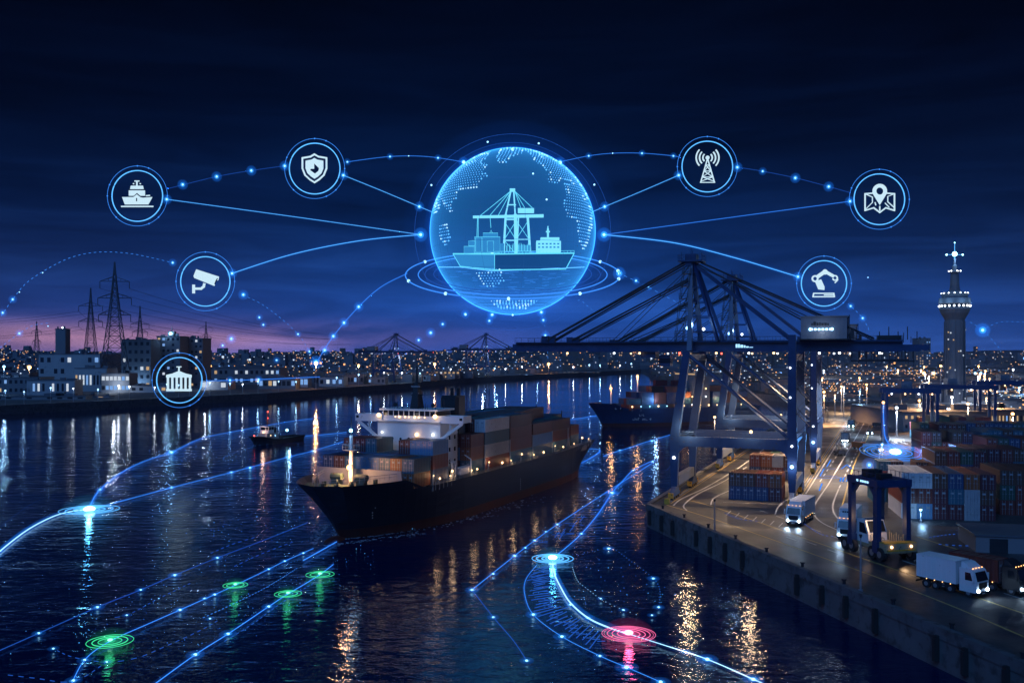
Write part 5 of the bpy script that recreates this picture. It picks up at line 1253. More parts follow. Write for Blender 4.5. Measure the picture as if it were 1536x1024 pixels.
# ------------------------------------------------------------------ communications tower
tp = G(1432, 613, 4); k = tp.y / F
tw = thing('communications_tower', 'tall round concrete tower with lit observation decks and a glowing antenna', 'tower', (tp.x, tp.y, 4.0))
zz_ = lambda y: (613 - y) * k
R = lambda p: p * k / 2
mb = MB(); mb.lathe([(R(30), 0), (R(28), zz_(560)), (R(27.5), zz_(480)), (R(31), zz_(476)), (R(38), zz_(470))], 20)
for j in range(10):
    a = 2 * PI * j / 10; mb.bar((R(30) * math.cos(a), R(30) * math.sin(a), 0), (R(28) * math.cos(a), R(28) * math.sin(a), zz_(482)), 0.5)
obj('shaft', mb, M['tower'], tw)
mb = MB(); mb.lathe([(R(38), zz_(470)), (R(41), zz_(466)), (R(43), zz_(464)), (R(43), zz_(461))], 24); mb.lathe([(R(43), zz_(456)), (R(45), zz_(455)), (R(43), zz_(447)), (R(36), zz_(446)), (R(36), zz_(443)), (R(40), zz_(442)), (R(38), zz_(440.5)), (R(20), zz_(437))], 24); obj('pod', mb, M['tower'], tw)
mb = MB(); mb.lathe([(R(41.5), zz_(461)), (R(41.5), zz_(456))], 24); obj('deck_glass', mb, M['glass'], tw)
for j in range(20):
    a = 2 * PI * (j + 0.5) / 20; mb = MB(); mb.ball((R(42.6) * math.cos(a), R(42.6) * math.sin(a), zz_(459)), 0.55, 6, 4); obj('deck_lamp', mb, M['l_white'], tw)
for j in range(14):
    a = 2 * PI * (j + 0.5) / 14; mb = MB(); mb.ball((R(36.6) * math.cos(a), R(36.6) * math.sin(a), zz_(440)), 0.42, 6, 4); obj('deck_lamp', mb, M['l_white'], tw)
mb = MB(); mb.lathe([(R(16), zz_(438)), (R(13), zz_(430)), (R(11), zz_(412)), (R(10), zz_(409)), (R(16), zz_(409)), (R(16), zz_(407.5)), (R(8), zz_(407)), (R(7), zz_(399)), (R(4), zz_(397)), (R(3), zz_(389)), (R(1), zz_(388))], 16); obj('upper_shaft', mb, M['tower'], tw)
for j in range(6):
    a = 2 * PI * (j + 0.5) / 6; mb = MB(); mb.ball((R(16) * math.cos(a), R(16) * math.sin(a), zz_(406.5)), 0.38, 6, 4); obj('deck_lamp', mb, M['l_white'], tw)
mb = MB(); mb.cyl((0, 0, zz_(389)), 0.28, zz_(364) - zz_(389), 8, 0, 0.12); mb.bar((-R(24), 0, zz_(382)), (R(24), 0, zz_(382)), 0.2); obj('antenna', mb, M['h_bright'], tw)
mb = MB(); mb.ball((0, 0, zz_(381)), 1.25, 12, 8)
for x in (-R(24), R(24)): mb.ball((x, 0, zz_(382)), 0.45, 8, 6)
mb.ball((0, 0, zz_(364)), 0.3, 8, 6); obj('beacon_lamp', mb, M['h_core'], tw); lamp('beacon_light', tw, (0, -3, zz_(379)), BLUE, 9000, 0.6); 
for a in range(8):
    t_ = 2 * PI * a / 8; lamp('deck_light', tw, (R(60) * math.cos(t_), R(60) * math.sin(t_), zz_(452)), BLUE, 600, 0.5) if a in (4, 5, 6, 7) else None
lamp('foot_light', tw, (-8, -14, 6), (0.7, 0.8, 1), 3500, 0.8)
random.seed(12)
for j in range(16):
    a = -PI / 2 + random.uniform(-1.2, 1.2); z = random.uniform(zz_(600), zz_(490)); mb = MB(); r_ = R(29.6)
    mb.box(-0.3, 0.3, -0.12, 0.1, 0, 0.7); o = obj('shaft_window', mb, M['w_white' if j % 3 else 'w_warm'], tw, (r_ * math.cos(a), r_ * math.sin(a), z), a + PI / 2)

# ------------------------------------------------------------------ power pylons and lines
def pylon(label, px, ytop, d, z0, arms, wpx):
    g_ = Vector(((px - CX) * d / F, d, z0)); H = CAMZ + (HY - ytop) * d / F - z0; W = wpx * d / F / 2
    t = thing('power_pylon', label, 'pylon', g_, 0.15, 'power pylons on the left bank')
    mb = MB(); q = 0.0035 * H
    hw = lambda z: W * (1 - z / H) ** 1.25 + 0.5 * (1 - z / H) + 0.25
    zs = [H * v for v in (0, 0.12, 0.23, 0.33, 0.42, 0.50, 0.57, 0.64, 0.70, 0.76, 0.82, 0.88, 0.94, 1.0)]
    for a, b_ in zip(zs, zs[1:]):
        ca = [(sx * hw(a), sy * hw(a), a) for sx, sy in ((-1, -1), (1, -1), (1, 1), (-1, 1))]; cb = [(sx * hw(b_), sy * hw(b_), b_) for sx, sy in ((-1, -1), (1, -1), (1, 1), (-1, 1))]
        for i in range(4):
            j = (i + 1) % 4; mb.bar(ca[i], cb[i], q * 1.5); mb.bar(ca[i], cb[j], q); mb.bar(ca[j], cb[i], q); mb.bar(cb[i], cb[j], q)
    obj('lattice_body', mb, M['pylon'], t)
    tips = []
    for ya, wa in arms:
        za = CAMZ + (HY - ya) * d / F - z0; L_ = wa * d / F / 2; mb = MB()
        for s in (-1, 1):
            tip = (s * L_, 0, za); h_ = hw(za)
            for sy in (-1, 1): mb.bar((s * h_, sy * h_, za), tip, q * 1.2); mb.bar((s * h_, sy * h_, za + 0.035 * H), tip, q)
            for f in (0.35, 0.68): mb.bar((s * (h_ + (L_ - h_) * f), 0, za), (s * (h_ + (L_ - h_) * f), 0, za + 0.035 * H * (1 - f)), q * 0.8)
            mb.bar(tip, (tip[0], 0, za - 0.055 * H), q * 1.3)
            tips.append(t.matrix_basis @ Vector((tip[0], 0, za - 0.055 * H)) if False else Vector((g_.x + tip[0] * math.cos(0.15), g_.y + tip[0] * math.sin(0.15), z0 + za - 0.055 * H)))
        obj('cross_arm', mb, M['pylon'], t)
    return tips
Pa = pylon('largest lattice pylon, in the middle of the left bank', 172, 393, 720, 5, ((422, 42), (447, 48), (472, 46)), 38)
Pb = pylon('second tallest pylon, left of the largest one', 136, 432, 900, 5, ((459, 34), (482, 34)), 22)
Pc = pylon('pylon behind the grey silo block, right of the largest one', 210, 459, 980, 5, ((486, 26), (498, 22)), 18)
Pd = pylon('small far pylon between the tower blocks and the city', 309, 482, 1250, 5, ((492, 20), (505, 16)), 14)
Pe = pylon('small far pylon at the far left', 55, 482, 1200, 5, ((497, 14), (512, 12)), 12)
nline = 0
def wire(a, b_, sag, label):
    pts = []
    for i in range(17):
        t = i / 16; p = a.lerp(b_, t); p.z -= sag * 4 * t * (1 - t); pts.append(p)
    mb = MB(); mb.tube(pts, 0.14 * max(1, a.y / 900), 3); tag(obj('power_line', mb, M['cable']), label, 'power line', 'power lines strung between the pylons')
far = [Vector((-195 + i * 6, 1500, 52 - (i % 3) * 5)) for i in range(6)]
for i in range(6):
    arm_ = ['top', 'middle', 'lower'][i // 2]; sd = ['left', 'right'][i % 2]
    wire(Pa[i], Vector((-260 + i * 9, 1250, 60 - (i // 2) * 7)), 6, 'sagging wire running right from the %s arm, %s end, of the largest pylon' % (arm_, sd))
for i in range(4):
    wire(Pb[i], Vector((Pb[i].x - 330, 840, Pb[i].z - 2)), 14, 'sagging wire leaving the second pylon to the left, %s arm, %s end' % (['upper', 'lower'][i // 2], ['left', 'right'][i % 2]))
    wire(Pc[i], Pd[i], 9, 'sagging wire from the silo pylon to the far one, %s arm, %s end' % (['upper', 'lower'][i // 2], ['left', 'right'][i % 2]))
    wire(Pb[i], Pc[i], 9, 'sagging wire between second pylon and silo pylon, %s arm, %s end' % (['upper', 'lower'][i // 2], ['left', 'right'][i % 2]))

# ------------------------------------------------------------------ buildings
win_me = {}
for nm in ('w_warm', 'w_white', 'w_blue', 'glass'):
    mb = MB(); mb.box(-0.5, 0.5, -0.06, 0.02, 0, 1); win_me[nm] = mb.mesh('window', M[nm])
def building(label, x0, x1, ytop, d, dep, wall, lit=0.3, rows=3, cols=6, z0=5.0, cat='building', group=None, roofm='roof', wins=True, extra=None, warm=0.4, ww=0.5, wh=0.42, name=None, pitched=False):
    X0 = (x0 - CX) * d / F; X1 = (x1 - CX) * d / F; H = CAMZ + (HY - ytop) * d / F - z0; W = X1 - X0
    t = thing(name or 'building', label, cat, ((X0 + X1) / 2, d, z0), 0, group)
    mb = MB(); mb.box(-W / 2, W / 2, 0, dep, 0, H - 0.3); 
    for k_ in range(1, rows): mb.box(-W / 2 - 0.06, W / 2 + 0.06, -0.06, dep + 0.06, H * k_ / rows - 0.12, H * k_ / rows + 0.12)
    obj('wall', mb, M[wall], t)
    mb = MB(); 
    if pitched:
        mb.prism([(-W / 2 - 0.5, H - 0.3), (W / 2 + 0.5, H - 0.3), (W / 2 + 0.5, H + 0.1), (0, H + dep * 0.08), (-W / 2 - 0.5, H + 0.1)], -0.5, dep + 0.5); mb.v = [(v[0], v[2], v[1]) for v in mb.v]
    else:
        mb.box(-W / 2 - 0.3, W / 2 + 0.3, -0.3, dep + 0.3, H - 0.3, H + 0.2)
        for k_ in range(3):
            xx = random.uniform(-W / 2 * 0.8, W / 2 * 0.8); ss = random.uniform(0.04, 0.10) * W; mb.box(xx - ss, xx + ss, dep * 0.2, dep * 0.2 + ss, H + 0.2, H + 0.2 + random.uniform(0.8, 2.2))
    obj('roof', mb, M[roofm], t)
    if wins:
        for r_ in range(rows):
            for c_ in range(cols):
                on = random.random() < lit
                if not on and random.random() < 0.35: continue
                nm = ('w_warm' if random.random() < warm else random.choice(('w_white', 'w_blue'))) if on else 'glass'
                o = put('window', win_me[nm], t, (-W / 2 + W * (c_ + 0.5) / cols, -0.02, H * (r_ + 0.28) / rows)); o.scale = (W / cols * ww, 1, H / rows * wh)
    return t, W, H
random.seed(77)
LG = 'industrial buildings on the left bank'
# left bank, far to near
t, W, H = building('wide pale factory building at the left, flat roofed', 58, 150, 531, 760, 45, 'bld', 0.18, 3, 9, group=LG)
t, W, H = building('dark square stack tower above the factory, light on top', 83, 98, 493, 800, 9, 'bld2', 0.0, 4, 2, group=LG, wins=False, name='stack_tower')
mb = MB(); mb.ball((0, 4, H + 1.1), 0.8, 8, 6); obj('top_lamp', mb, M['l_white'], t)
t, W, H = building('tall grey silo block beside the largest pylon', 182, 226, 509, 740, 26, 'tower', 0.10, 6, 5, group=LG, name='silo_block'); lamp('wall_light', t, (3, -8, 4), BLUE, 9000, 0.6)
t, W, H = building('tower block with a glowing blue rooftop mast', 235, 270, 504, 760, 22, 'bld2', 0.30, 9, 5, group=LG, warm=0.1, name='tower_block')
mb = MB(); mb.box(-2.6, 2.6, 6, 11, H + 0.2, H + 4); mb.cyl((0, 8, H + 4), 0.5, 5, 8, 0, 0.2); obj('roof_mast', mb, M['bld2'], t); mb = MB(); mb.ball((0, 5.2, H + 2), 1.3, 10, 6); obj('roof_lamp', mb, M['h_core'], t); lamp('roof_light', t, (0, -2, H + 3), BLUE, 3500, 0.6)
building('tower block with dark windows right of the mast tower', 272, 304, 507, 780, 22, 'bld2', 0.14, 9, 5, group=LG, warm=0.2, name='tower_block')
building('low lit hall in front of the largest pylon', 112, 160, 552, 690, 20, 'bld', 0.6, 1, 9, group=LG, warm=0.35, ww=0.5)
t, W, H = building('glass-fronted blue-lit hall under the largest pylon', 152, 194, 560, 670, 15, 'bld2', 0.9, 2, 7, group=LG, warm=0.0, ww=0.75); lamp('yard_light', t, (2, -7, 5), COOL, 5000, 0.5)
building('long low terrace block at the far left shore', -20, 60, 566, 640, 20, 'bld2', 0.35, 2, 10, group=LG)
building('small pale gatehouse with warm open doorways left of the pylon', 40, 112, 570, 620, 12, 'bld', 0.45, 1, 10, group=LG, warm=0.5, ww=0.45, wh=0.5)
building('dark grey shed on the nearest left quay step', -10, 128, 594, 560, 9, 'bld2', 0.10, 1, 9, group=LG)
building('warm-lit kiosk on the left quay below the pylon', 128, 165, 594, 590, 6, 'bld', 0.6, 1, 4, group=LG, warm=1, ww=0.7, wh=0.6)
building('pale flat warehouse below the tower blocks', 195, 262, 578, 670, 22, 'bld', 0.25, 1, 6, group=LG)
t, W, H = building('white warehouse with two dark doors right of the courthouse icon', 300, 342, 571, 720, 20, 'bld', 0.2, 1, 3, group=LG, wh=0.5); lamp('wall_light', t, (-5, -6, 5), COOL, 2500, 0.4)
building('long dark shed with a blue light line along its eaves', 312, 420, 552, 860, 30, 'bld2', 0.4, 2, 14, group=LG, warm=0.15, pitched=True)
building('low blue-lit depot on the quay left of the orange lamp', 388, 443, 566, 740, 18, 'bld2', 0.8, 1, 8, group=LG, warm=0.05, ww=0.7)
building('bright white workshop beside the tall orange lamp', 442, 462, 567, 780, 14, 'bld', 0.9, 1, 3, group=LG, warm=0.1, ww=0.8, wh=0.6)
building('pale warehouse right of the tall orange lamp', 478, 515, 565, 800, 22, 'bld', 0.4, 1, 4, group=LG, warm=0.2)
building('blue-roofed shed by the far container cranes', 516, 545, 562, 850, 22, 'roof', 0.8, 1, 6, group=LG, warm=0.1, ww=0.7)
building('dark oval tank hall near the far cranes', 545, 578, 566, 860, 18, 'bld2', 0.4, 1, 5, group=LG)
building('low shed right of the left far crane', 610, 646, 562, 960, 20, 'bld', 0.5, 1, 6, group=LG, warm=0.4)
building('warm-lit terminal shed beside the second orange lamp', 652, 690, 556, 1060, 24, 'bld3', 0.7, 2, 6, group=LG, warm=0.9)
building('long dark wharf building under the right far crane', 690, 800, 561, 1240, 30, 'bld2', 0.6, 1, 16, group=LG, warm=0.3)
building('low dark wharf shed at the end of the far bank', 800, 900, 558, 1420, 30, 'bld2', 0.5, 1, 16, group=LG, warm=0.4)
# bank lamps, each throwing its own column of light on the water
def bank_d(px):
    pts = lb[1:12]
    prev = None
    for a, b_ in zip(pts, pts[1:]):
        pa_, pb_ = CX + a[0] / a[1] * F, CX + b_[0] / b_[1] * F
        if pa_ <= px <= pb_: t = (px - pa_) / (pb_ - pa_); return a[1] + (b_[1] - a[1]) * t
    return 498
lamps_px = [(8, 'b', 1), (36, 'b', .7), (76, 'b', 1), (110, 'w', .7), (147, 'b', 1), (178, 'w', 1.6), (194, 'w', 1.4), (232, 'w', .9), (250, 'b', .5), (268, 'b', .5), (284, 'w', .8), (315, 'b', 1), (345, 'b', 1), (364, 'w', .9), (387, 'b', 1.1), (418, 'b', .6), (444, 'b', .5), (505, 'b', .9), (538, 'b', 1), (556, 'b', .5), (576, 'w', .8), (603, 'w', 1.2), (630, 'b', .6), (676, 'w', .8), (705, 'b', .9), (716, 'b', .6), (728, 'b', .7), (742, 'b', .8), (758, 'w', .8), (783, 'w', 1), (806, 'b', .5), (860, 'w', .9), (884, 'b', 1), (900, 'b', .6), (930, 'w', .7), (947, 'b', .8)]
for i, (px, c_, s_) in enumerate(lamps_px):
    d = bank_d(px) + 5; k_ = d / F; hgt = [7.5, 6.5, 8.2][i % 3] * (1 if d < 800 else 1.3)
    mast('%s quay lamp, %s from the left along the far left bank' % ('white' if c_ == 'w' else 'blue-white', nth(i)), Vector(((px - CX) * d / F, d, 5.0)), hgt, 1, 'l_white' if c_ == 'w' else 'l_blue', 400 * s_ * (d / 600) ** 1.6, COOL if c_ == 'w' else BLUE, r=0.1, group='quay lamps along the far left bank', br=0.0007 * d * (0.7 + 0.5 * s_))
def tall(label, px, ytop, d, mi, wt, colr, br):
    g_ = Vector(((px - CX) * d / F, d, 5.0)); mast(label, g_, CAMZ + (HY - ytop) * d / F - 5, 1, mi, wt, colr, r=0.22, group='tall lamps on the left bank', br=br)
tall('tallest orange lamp on the left bank, left of the far cranes', 474, 545, bank_d(474) + 8, 'l_orange', 14000, SOD, 1.5)
tall('orange lamp just left of the left far crane', 538, 548, 840, 'l_orange', 5000, SOD, 1.0)
tall('orange lamp between the two far cranes', 652, 546, bank_d(652) + 8, 'l_orange', 14000, SOD, 1.4)
tall('orange lamp far right on the distant bank, right of the globe', 823, 546, bank_d(823) + 12, 'l_orange', 22000, SOD, 2.0)
tall('orange lamp behind the factory at the far left', 44, 551, 800, 'l_orange', 6000, SOD, 1.6)
tall('orange lamp behind the dark shed, right of the tower blocks', 315, 549, 950, 'l_orange', 6000, SOD, 1.6)
tall('blue lamp mast at the very left of the far shore', 6, 550, 640, 'l_blue', 4000, BLUE, 0.9)
tall('warm lamp in front of the distant city, left of the orange mast', 420, 562, 900, 'l_warm', 2000, WARM, 0.9)
# far cranes
for (px, label, s_, dd, rz) in ((592, 'left one of two small far cranes on the opposite bank', 1.0, 930, 2.86), (724, 'right one of two small far cranes on the opposite bank', 1.12, 1170, 2.9)):
    o = copy_tree(cr2 if False else cr)
    for ch in list(o.children):
        if ch.type == 'LIGHT' or ch.name.startswith(('stair', 'cab_w')): bpy.data.objects.remove(ch)
    o.location = ((px + 10 - CX) * dd / F, dd, 5.1); o.rotation_euler = (0, 0, PI - 0.28 + (0 if px < 600 else 0.1)); o.scale = (s_,) * 3
    o['label'] = label; o['group'] = 'far cranes on the opposite bank'
    lamp('flood_light', o, (6, 8, 24), COOL, 9000, 0.6); lamp('flood_light', o, (-10, 8, 26), BLUE, 6000, 0.6)
# quay sheds and lit blocks beyond the terminal, one by one
random.seed(5)
RG = 'warehouses beyond the container yard'
k_ = 0
desc = ['long low', 'broad flat', 'narrow dark', 'pale', 'grey', 'stepped', 'dark', 'wide']
spec = [(1355, 1480, 618, 345, 'bld2'), (1470, 1545, 615, 372, 'bld3'), (1225, 1330, 597, 560, 'bld2'), (1340, 1420, 604, 520, 'roof'), (1460, 1560, 600, 540, 'bld2'), (1210, 1300, 584, 700, 'roof'), (1310, 1412, 590, 660, 'bld2'), (1450, 1545, 586, 680, 'bld3'),
        (1110, 1215, 575, 900, 'bld2'), (1230, 1330, 574, 860, 'roof'), (1345, 1440, 575, 850, 'bld2'), (1455, 1560, 572, 880, 'roof'), (1060, 1160, 563, 1150, 'bld2'), (1175, 1290, 563, 1100, 'roof'), (1300, 1410, 563, 1080, 'bld3'), (1430, 1550, 562, 1120, 'bld2'),
        (1020, 1110, 556, 1540, 'bld2'), (1120, 1240, 553, 1500, 'roof'), (1250, 1360, 553, 1480, 'bld2'), (1370, 1460, 552, 1500, 'bld3'), (1470, 1560, 551, 1450, 'roof')]
for i, (x0, x1, yt, d, wl) in enumerate(spec):
    building('%s warehouse beyond the yard, %s row back, %s' % (desc[i % 8], nth(min(6, int(d / 230))), ['left of the tower', 'by the tower foot', 'at the right edge'][0 if x1 < 1400 else 1 if x1 < 1475 else 2] + (', ' + ['lower', 'longer', 'shorter', 'wider', 'taller'][i % 5])), x0, x1, yt, d, 40 + d * 0.04, wl, 0.55, 1 if i % 3 else 2, 14, z0=4.0, group=RG, warm=0.6, ww=0.4, wh=0.35, name='warehouse')
building('far slim skyscraper with a stepped top, left of the tower', 1379, 1396, 507, 1700, 30, 'bld2', 0.45, 12, 5, z0=4.0, warm=0.6, name='skyscraper')
building('lower shoulder block beside the slim skyscraper', 1374, 1380, 521, 1705, 30, 'bld2', 0.4, 9, 2, z0=4.0, warm=0.6, name='skyscraper')
# lights among the warehouses
for i in range(34):
    px = random.uniform(1030, 1535); yb = random.choice((566, 572, 580, 590, 600, 612, 625)); 
    d = 39200 / (yb - HY)
    if d < 600 and px < 768 + (25 + .4045 * (d - 174)) / d * F + 30 or d >= 600 and px < 1040: continue
    c_ = random.choice(('l_warm', 'l_orange', 'l_white', 'l_warm', 'l_blue'))
    mast('%s yard lamp on the flat land beyond the stacks, %s among the warehouses' % ({'l_warm': 'warm', 'l_orange': 'orange', 'l_white': 'white', 'l_blue': 'blue-white'}[c_], nth(i)), Vector(((px - CX) * d / F, d, 4.0)), random.uniform(8, 15), 1, c_, 7000 * (d / 600), {'l_warm': WARM, 'l_orange': SOD, 'l_white': COOL, 'l_blue': BLUE}[c_], r=0.13, group='yard lamps among the warehouses', br=0.0010 * d)
# ------------------------------------------------------------------ the far city: a mass of small blocks and lights
random.seed(99)
mb = MB(); lt = MB()
for i in range(2600):
    y = 1800 + 2500 * random.random() ** 1.2; x = random.uniform(-0.60, 0.60) * y
    h = random.uniform(5, 13) if random.random() < 0.93 else random.uniform(15, 34); w_ = random.uniform(8, 26); z = hz(x, y) - 1
    mb.box(x - w_ / 2, x + w_ / 2, y, y + w_, z, z + h, random.randrange(3))
    for k_ in range(random.choice((0, 1, 1, 2, 3))):
        r_ = random.uniform(0.5, 1.25) * y / 2300; xx = x + random.uniform(-w_ / 2, w_ / 2); zz2 = z + random.uniform(0.2, 0.95) * h
        q = random.random(); mi = 0 if q < 0.42 else 1 if q < 0.66 else 2 if q < 0.92 else 3
        lt.box(xx - r_, xx + r_, y - 0.5, y - 0.1, zz2 - r_ * 0.8, zz2 + r_ * 0.8, mi)
def dot(x, y, z, r_):
    q = random.random(); mi = 0 if q < 0.36 else 1 if q < 0.56 else 2 if q < 0.88 else 3
    lt.box(x - r_, x + r_, y - 0.6, y - 0.15, z - r_ * 0.8, z + r_ * 0.8, mi)
for i in range(700):                                      # streets behind the left bank
    y = random.uniform(900, 1790); x = random.uniform(-0.62 * y, -112 + (y - 880) * 0.30)
    w_ = random.uniform(7, 22); h = random.uniform(4, 10); mb.box(x - w_ / 2, x + w_ / 2, y, y + w_, 5, 5 + h, random.randrange(3))
    dot(x, y, 5 + random.uniform(0.6, 1.1) * h, random.uniform(0.4, 1.0) * y / 1500)
for i in range(2300):                                     # the flat land beyond the terminal, thicker towards the horizon
    yp = HY + 22 + 66 * random.random() ** 1.3; y = 39200 / (yp - HY)
    if y > 1780 or y < 400: continue
    x0 = 0.36 * y + 70 if y < 600 else 190 if y < 860 else 160
    if y >= 600: x0 = 150 + max(0, (860 - y)) * 0.2 + max(0, y - 860) * 0.1 + 8
    x = random.uniform(x0, 0.62 * y)
    px_ = CX + x / y * F
    if random.random() < 0.25:
        w_ = random.uniform(8, 26); h = random.uniform(3, 7); mb.box(x - w_ / 2, x + w_ / 2, y, y + w_ * 0.6, 4, 4 + h, random.randrange(3)); dot(x, y, 4 + h * 0.6, random.uniform(0.3, 0.7) * (y + 200) / 1500)
    else: dot(x, y, 4 + random.uniform(0.8, 9), random.uniform(0.28, 0.75) * (y + 200) / 1500)
for i in range(46):                                       # streets seen as strings of lamps
    left = i % 3 == 0
    y = random.uniform(900, 1750) if left else random.choice((480, 560, 640, 720, 820, 950, 1100, 1300, 1550, 1740)) + random.uniform(-30, 30)
    if left: x1 = -125 + (y - 880) * 0.30; x0 = x1 - random.uniform(120, 380)
    else: x0 = 150 + max(0, (860 - y)) * 0.2 + max(0, y - 860) * 0.1 + random.uniform(10, 0.22 * y); x1 = x0 + random.uniform(60, 0.26 * y)
    if not left and y < 600: x0 += 60; x1 += 60
    mi = random.choice((0, 0, 1, 1, 2, 3)); n = random.randint(8, 26); dy = random.uniform(-30, 30)
    for k in range(n):
        if random.random() < 0.12: continue
        t_ = k / n; x = x0 + (x1 - x0) * t_; yy = y + dy * t_; r_ = 0.34 * (y + 250) / 1500 * random.choice((0.7, 1, 1, 1.3))
        lt.box(x - r_, x + r_, yy - 0.6, yy - 0.15, 10 - r_, 10 + r_, mi)
for i in range(70):                                       # long sheds with lamps along their eaves, further back
    y = random.uniform(520, 1700); x0 = 150 + max(0, (860 - y)) * 0.2 + max(0, y - 860) * 0.1 + 30; x = random.uniform(x0 + (70 if y < 620 else 0), 0.58 * y); w_ = random.uniform(25, 90)
    mb.box(x - w_ / 2, x + w_ / 2, y, y + 30, 4, random.uniform(8, 13), random.randrange(3))
for i in range(60):                                       # bright floodlit spots
    y = random.uniform(700, 2600); x = random.uniform(-0.6, 0.6) * y
    if y < 1790 and -130 + (y - 880) * 0.3 < x < 0.36 * y + 80: continue
    z = (hz(x, y) if y > 1790 else 5) + random.uniform(10, 22); r_ = random.uniform(0.9, 1.6) * y / 1400
    lt.box(x - r_, x + r_, y - 0.6, y - 0.15, z - r_, z + r_, random.choice((0, 1, 1, 2, 3)))
M['c1'] = glow('city_light_warm', (1.0, 0.60, 0.28), 1.5); M['c2'] = glow('city_light_orange', (1.0, 0.42, 0.14), 2.2); M['c3'] = glow('city_light_white', (0.62, 0.78, 1.0), 1.5); M['c4'] = glow('city_light_blue', (0.2, 0.45, 1.0), 2.2)
struct('far_city', mb, [M['bld2'], M['bld3'], M['roof']], kind='stuff', recalc=False); struct('far_city_lights', lt, [M['c1'], M['c2'], M['c3'], M['c4']], kind='stuff', recalc=False)
# ------------------------------------------------------------------ holograms in the air over the harbour
HD = 300.0; KP = HD / F                # distance of the hologram network, metres per photo pixel there
gc = S(769, 348, HD); RG_ = 124 * KP
gl = thing('hologram_globe', 'huge glowing blue globe hologram floating in the sky above the ship channel', 'hologram globe', gc)
def shell(R, t, nu=96, nv=64):
    mb = MB(); mb.ball((0, 0, 0), R, nu, nv); mb.ball((0, 0, 0), R - t, nu, nv, flip=True); return mb
obj('globe_shell', shell(RG_, RG_ * 0.0035), glowvol('globe_shell_light', (0.05, 0.46, 1.0), 0.62), gl, smooth=False, recalc=False)
mb = MB(); mb.ball((0, 0, 0), RG_ * 0.985, 64, 48); obj('globe_body', mb, glowvol('globe_body_light', (0.002, 0.035, 0.30), 0.0012), gl, recalc=False)
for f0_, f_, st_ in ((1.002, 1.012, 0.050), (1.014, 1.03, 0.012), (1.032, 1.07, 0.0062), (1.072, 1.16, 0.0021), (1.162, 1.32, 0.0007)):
    obj('globe_aura', shell(RG_ * f_, RG_ * (f_ - f0_)), glowvol('globe_aura_light', (0.008, 0.15, 1.0), st_), gl, recalc=False)  # soft glow around the globe, put in as emitting shells
# dotted land on the near half of the ball, outlined in ball-disc units (x right, y up)
zx = lambda a: ((a[0] - 540) / 396.0, (538 - a[1]) / 396.0)
land = [[(210, 420), (190, 470), (165, 470), (168, 360), (215, 270), (290, 205), (380, 180), (440, 170), (425, 225), (395, 245), (430, 270), (405, 300), (430, 330), (390, 350), (390, 380), (330, 385), (290, 380), (295, 420), (262, 440), (268, 490), (235, 470)],
        [(480, 165), (540, 148), (610, 160), (585, 205), (530, 225), (510, 260), (480, 270), (462, 225)],
        [(590, 155), (680, 165), (760, 215), (840, 290), (885, 350), (905, 410), (880, 385), (840, 370), (800, 330), (760, 340), (735, 360), (700, 360), (700, 300), (665, 260), (640, 255), (620, 205)],
        [(770, 345), (830, 345), (870, 385), (915, 440), (915, 520), (895, 600), (870, 650), (835, 600), (830, 520), (785, 520), (765, 450), (785, 400)],
        [(200, 540), (235, 525), (260, 590), (240, 640), (205, 600)],
        [(370, 760), (480, 740), (510, 800), (420, 830)], [(430, 880), (660, 880), (600, 915), (480, 915)]]
land = [[zx(p) for p in poly] for poly in land]
def inside(p, poly):
    r = False
    for a, b_ in zip(poly, poly[1:] + poly[:1]):
        if (a[1] > p[1]) != (b_[1] > p[1]) and p[0] < (b_[0] - a[0]) * (p[1] - a[1]) / (b_[1] - a[1]) + a[0]: r = not r
    return r
mb = MB(); random.seed(3)
nlat = 84
for i in range(1, nlat):
    th = PI * i / nlat; m_ = max(6, int(2 * nlat * math.sin(th)))
    for j in range(m_):
        ph = 2 * PI * (j + 0.5 * (i % 2)) / m_; x, y, z = math.sin(th) * math.cos(ph), math.sin(th) * math.sin(ph), math.cos(th)
        if y > 0.1: continue
        hit = any(inside((x, z), poly) for poly in land)
        edge_ = hit and not all(any(inside((x + dx, z + dz), poly) for poly in land) for dx, dz in ((.04, 0), (-.04, 0), (0, .04), (0, -.04)))
        if hit: mb.octa((x * RG_ * 0.992, y * RG_ * 0.992, z * RG_ * 0.992), (0.30 if edge_ and random.random() < 0.6 else 0.17), 1 if edge_ and random.random() < 0.35 else 0)
obj('continent_dots', mb, [M['h_bright'], M['h_white']], gl)
mb = MB()
for la in (-62, -48, -30, -12, 8, 30, 52):
    a = math.radians(la); r_ = RG_ * 0.99
    mb.ring(r_ * math.cos(a), 0.045 if la > -40 else 0.09, 96, 4, 0, (0, 0, r_ * math.sin(a)))
for lo_ in range(0, 180, 30):
    a = math.radians(lo_ + 8); pts = [(RG_ * 0.99 * math.cos(t) * math.cos(a), RG_ * 0.99 * math.cos(t) * math.sin(a), RG_ * 0.99 * math.sin(t)) for t in [2 * PI * k / 96 for k in range(96)]]
    mb.tube(pts, 0.035, 4, 0, closed=True)
obj('graticule', mb, M['h_dim'], gl)
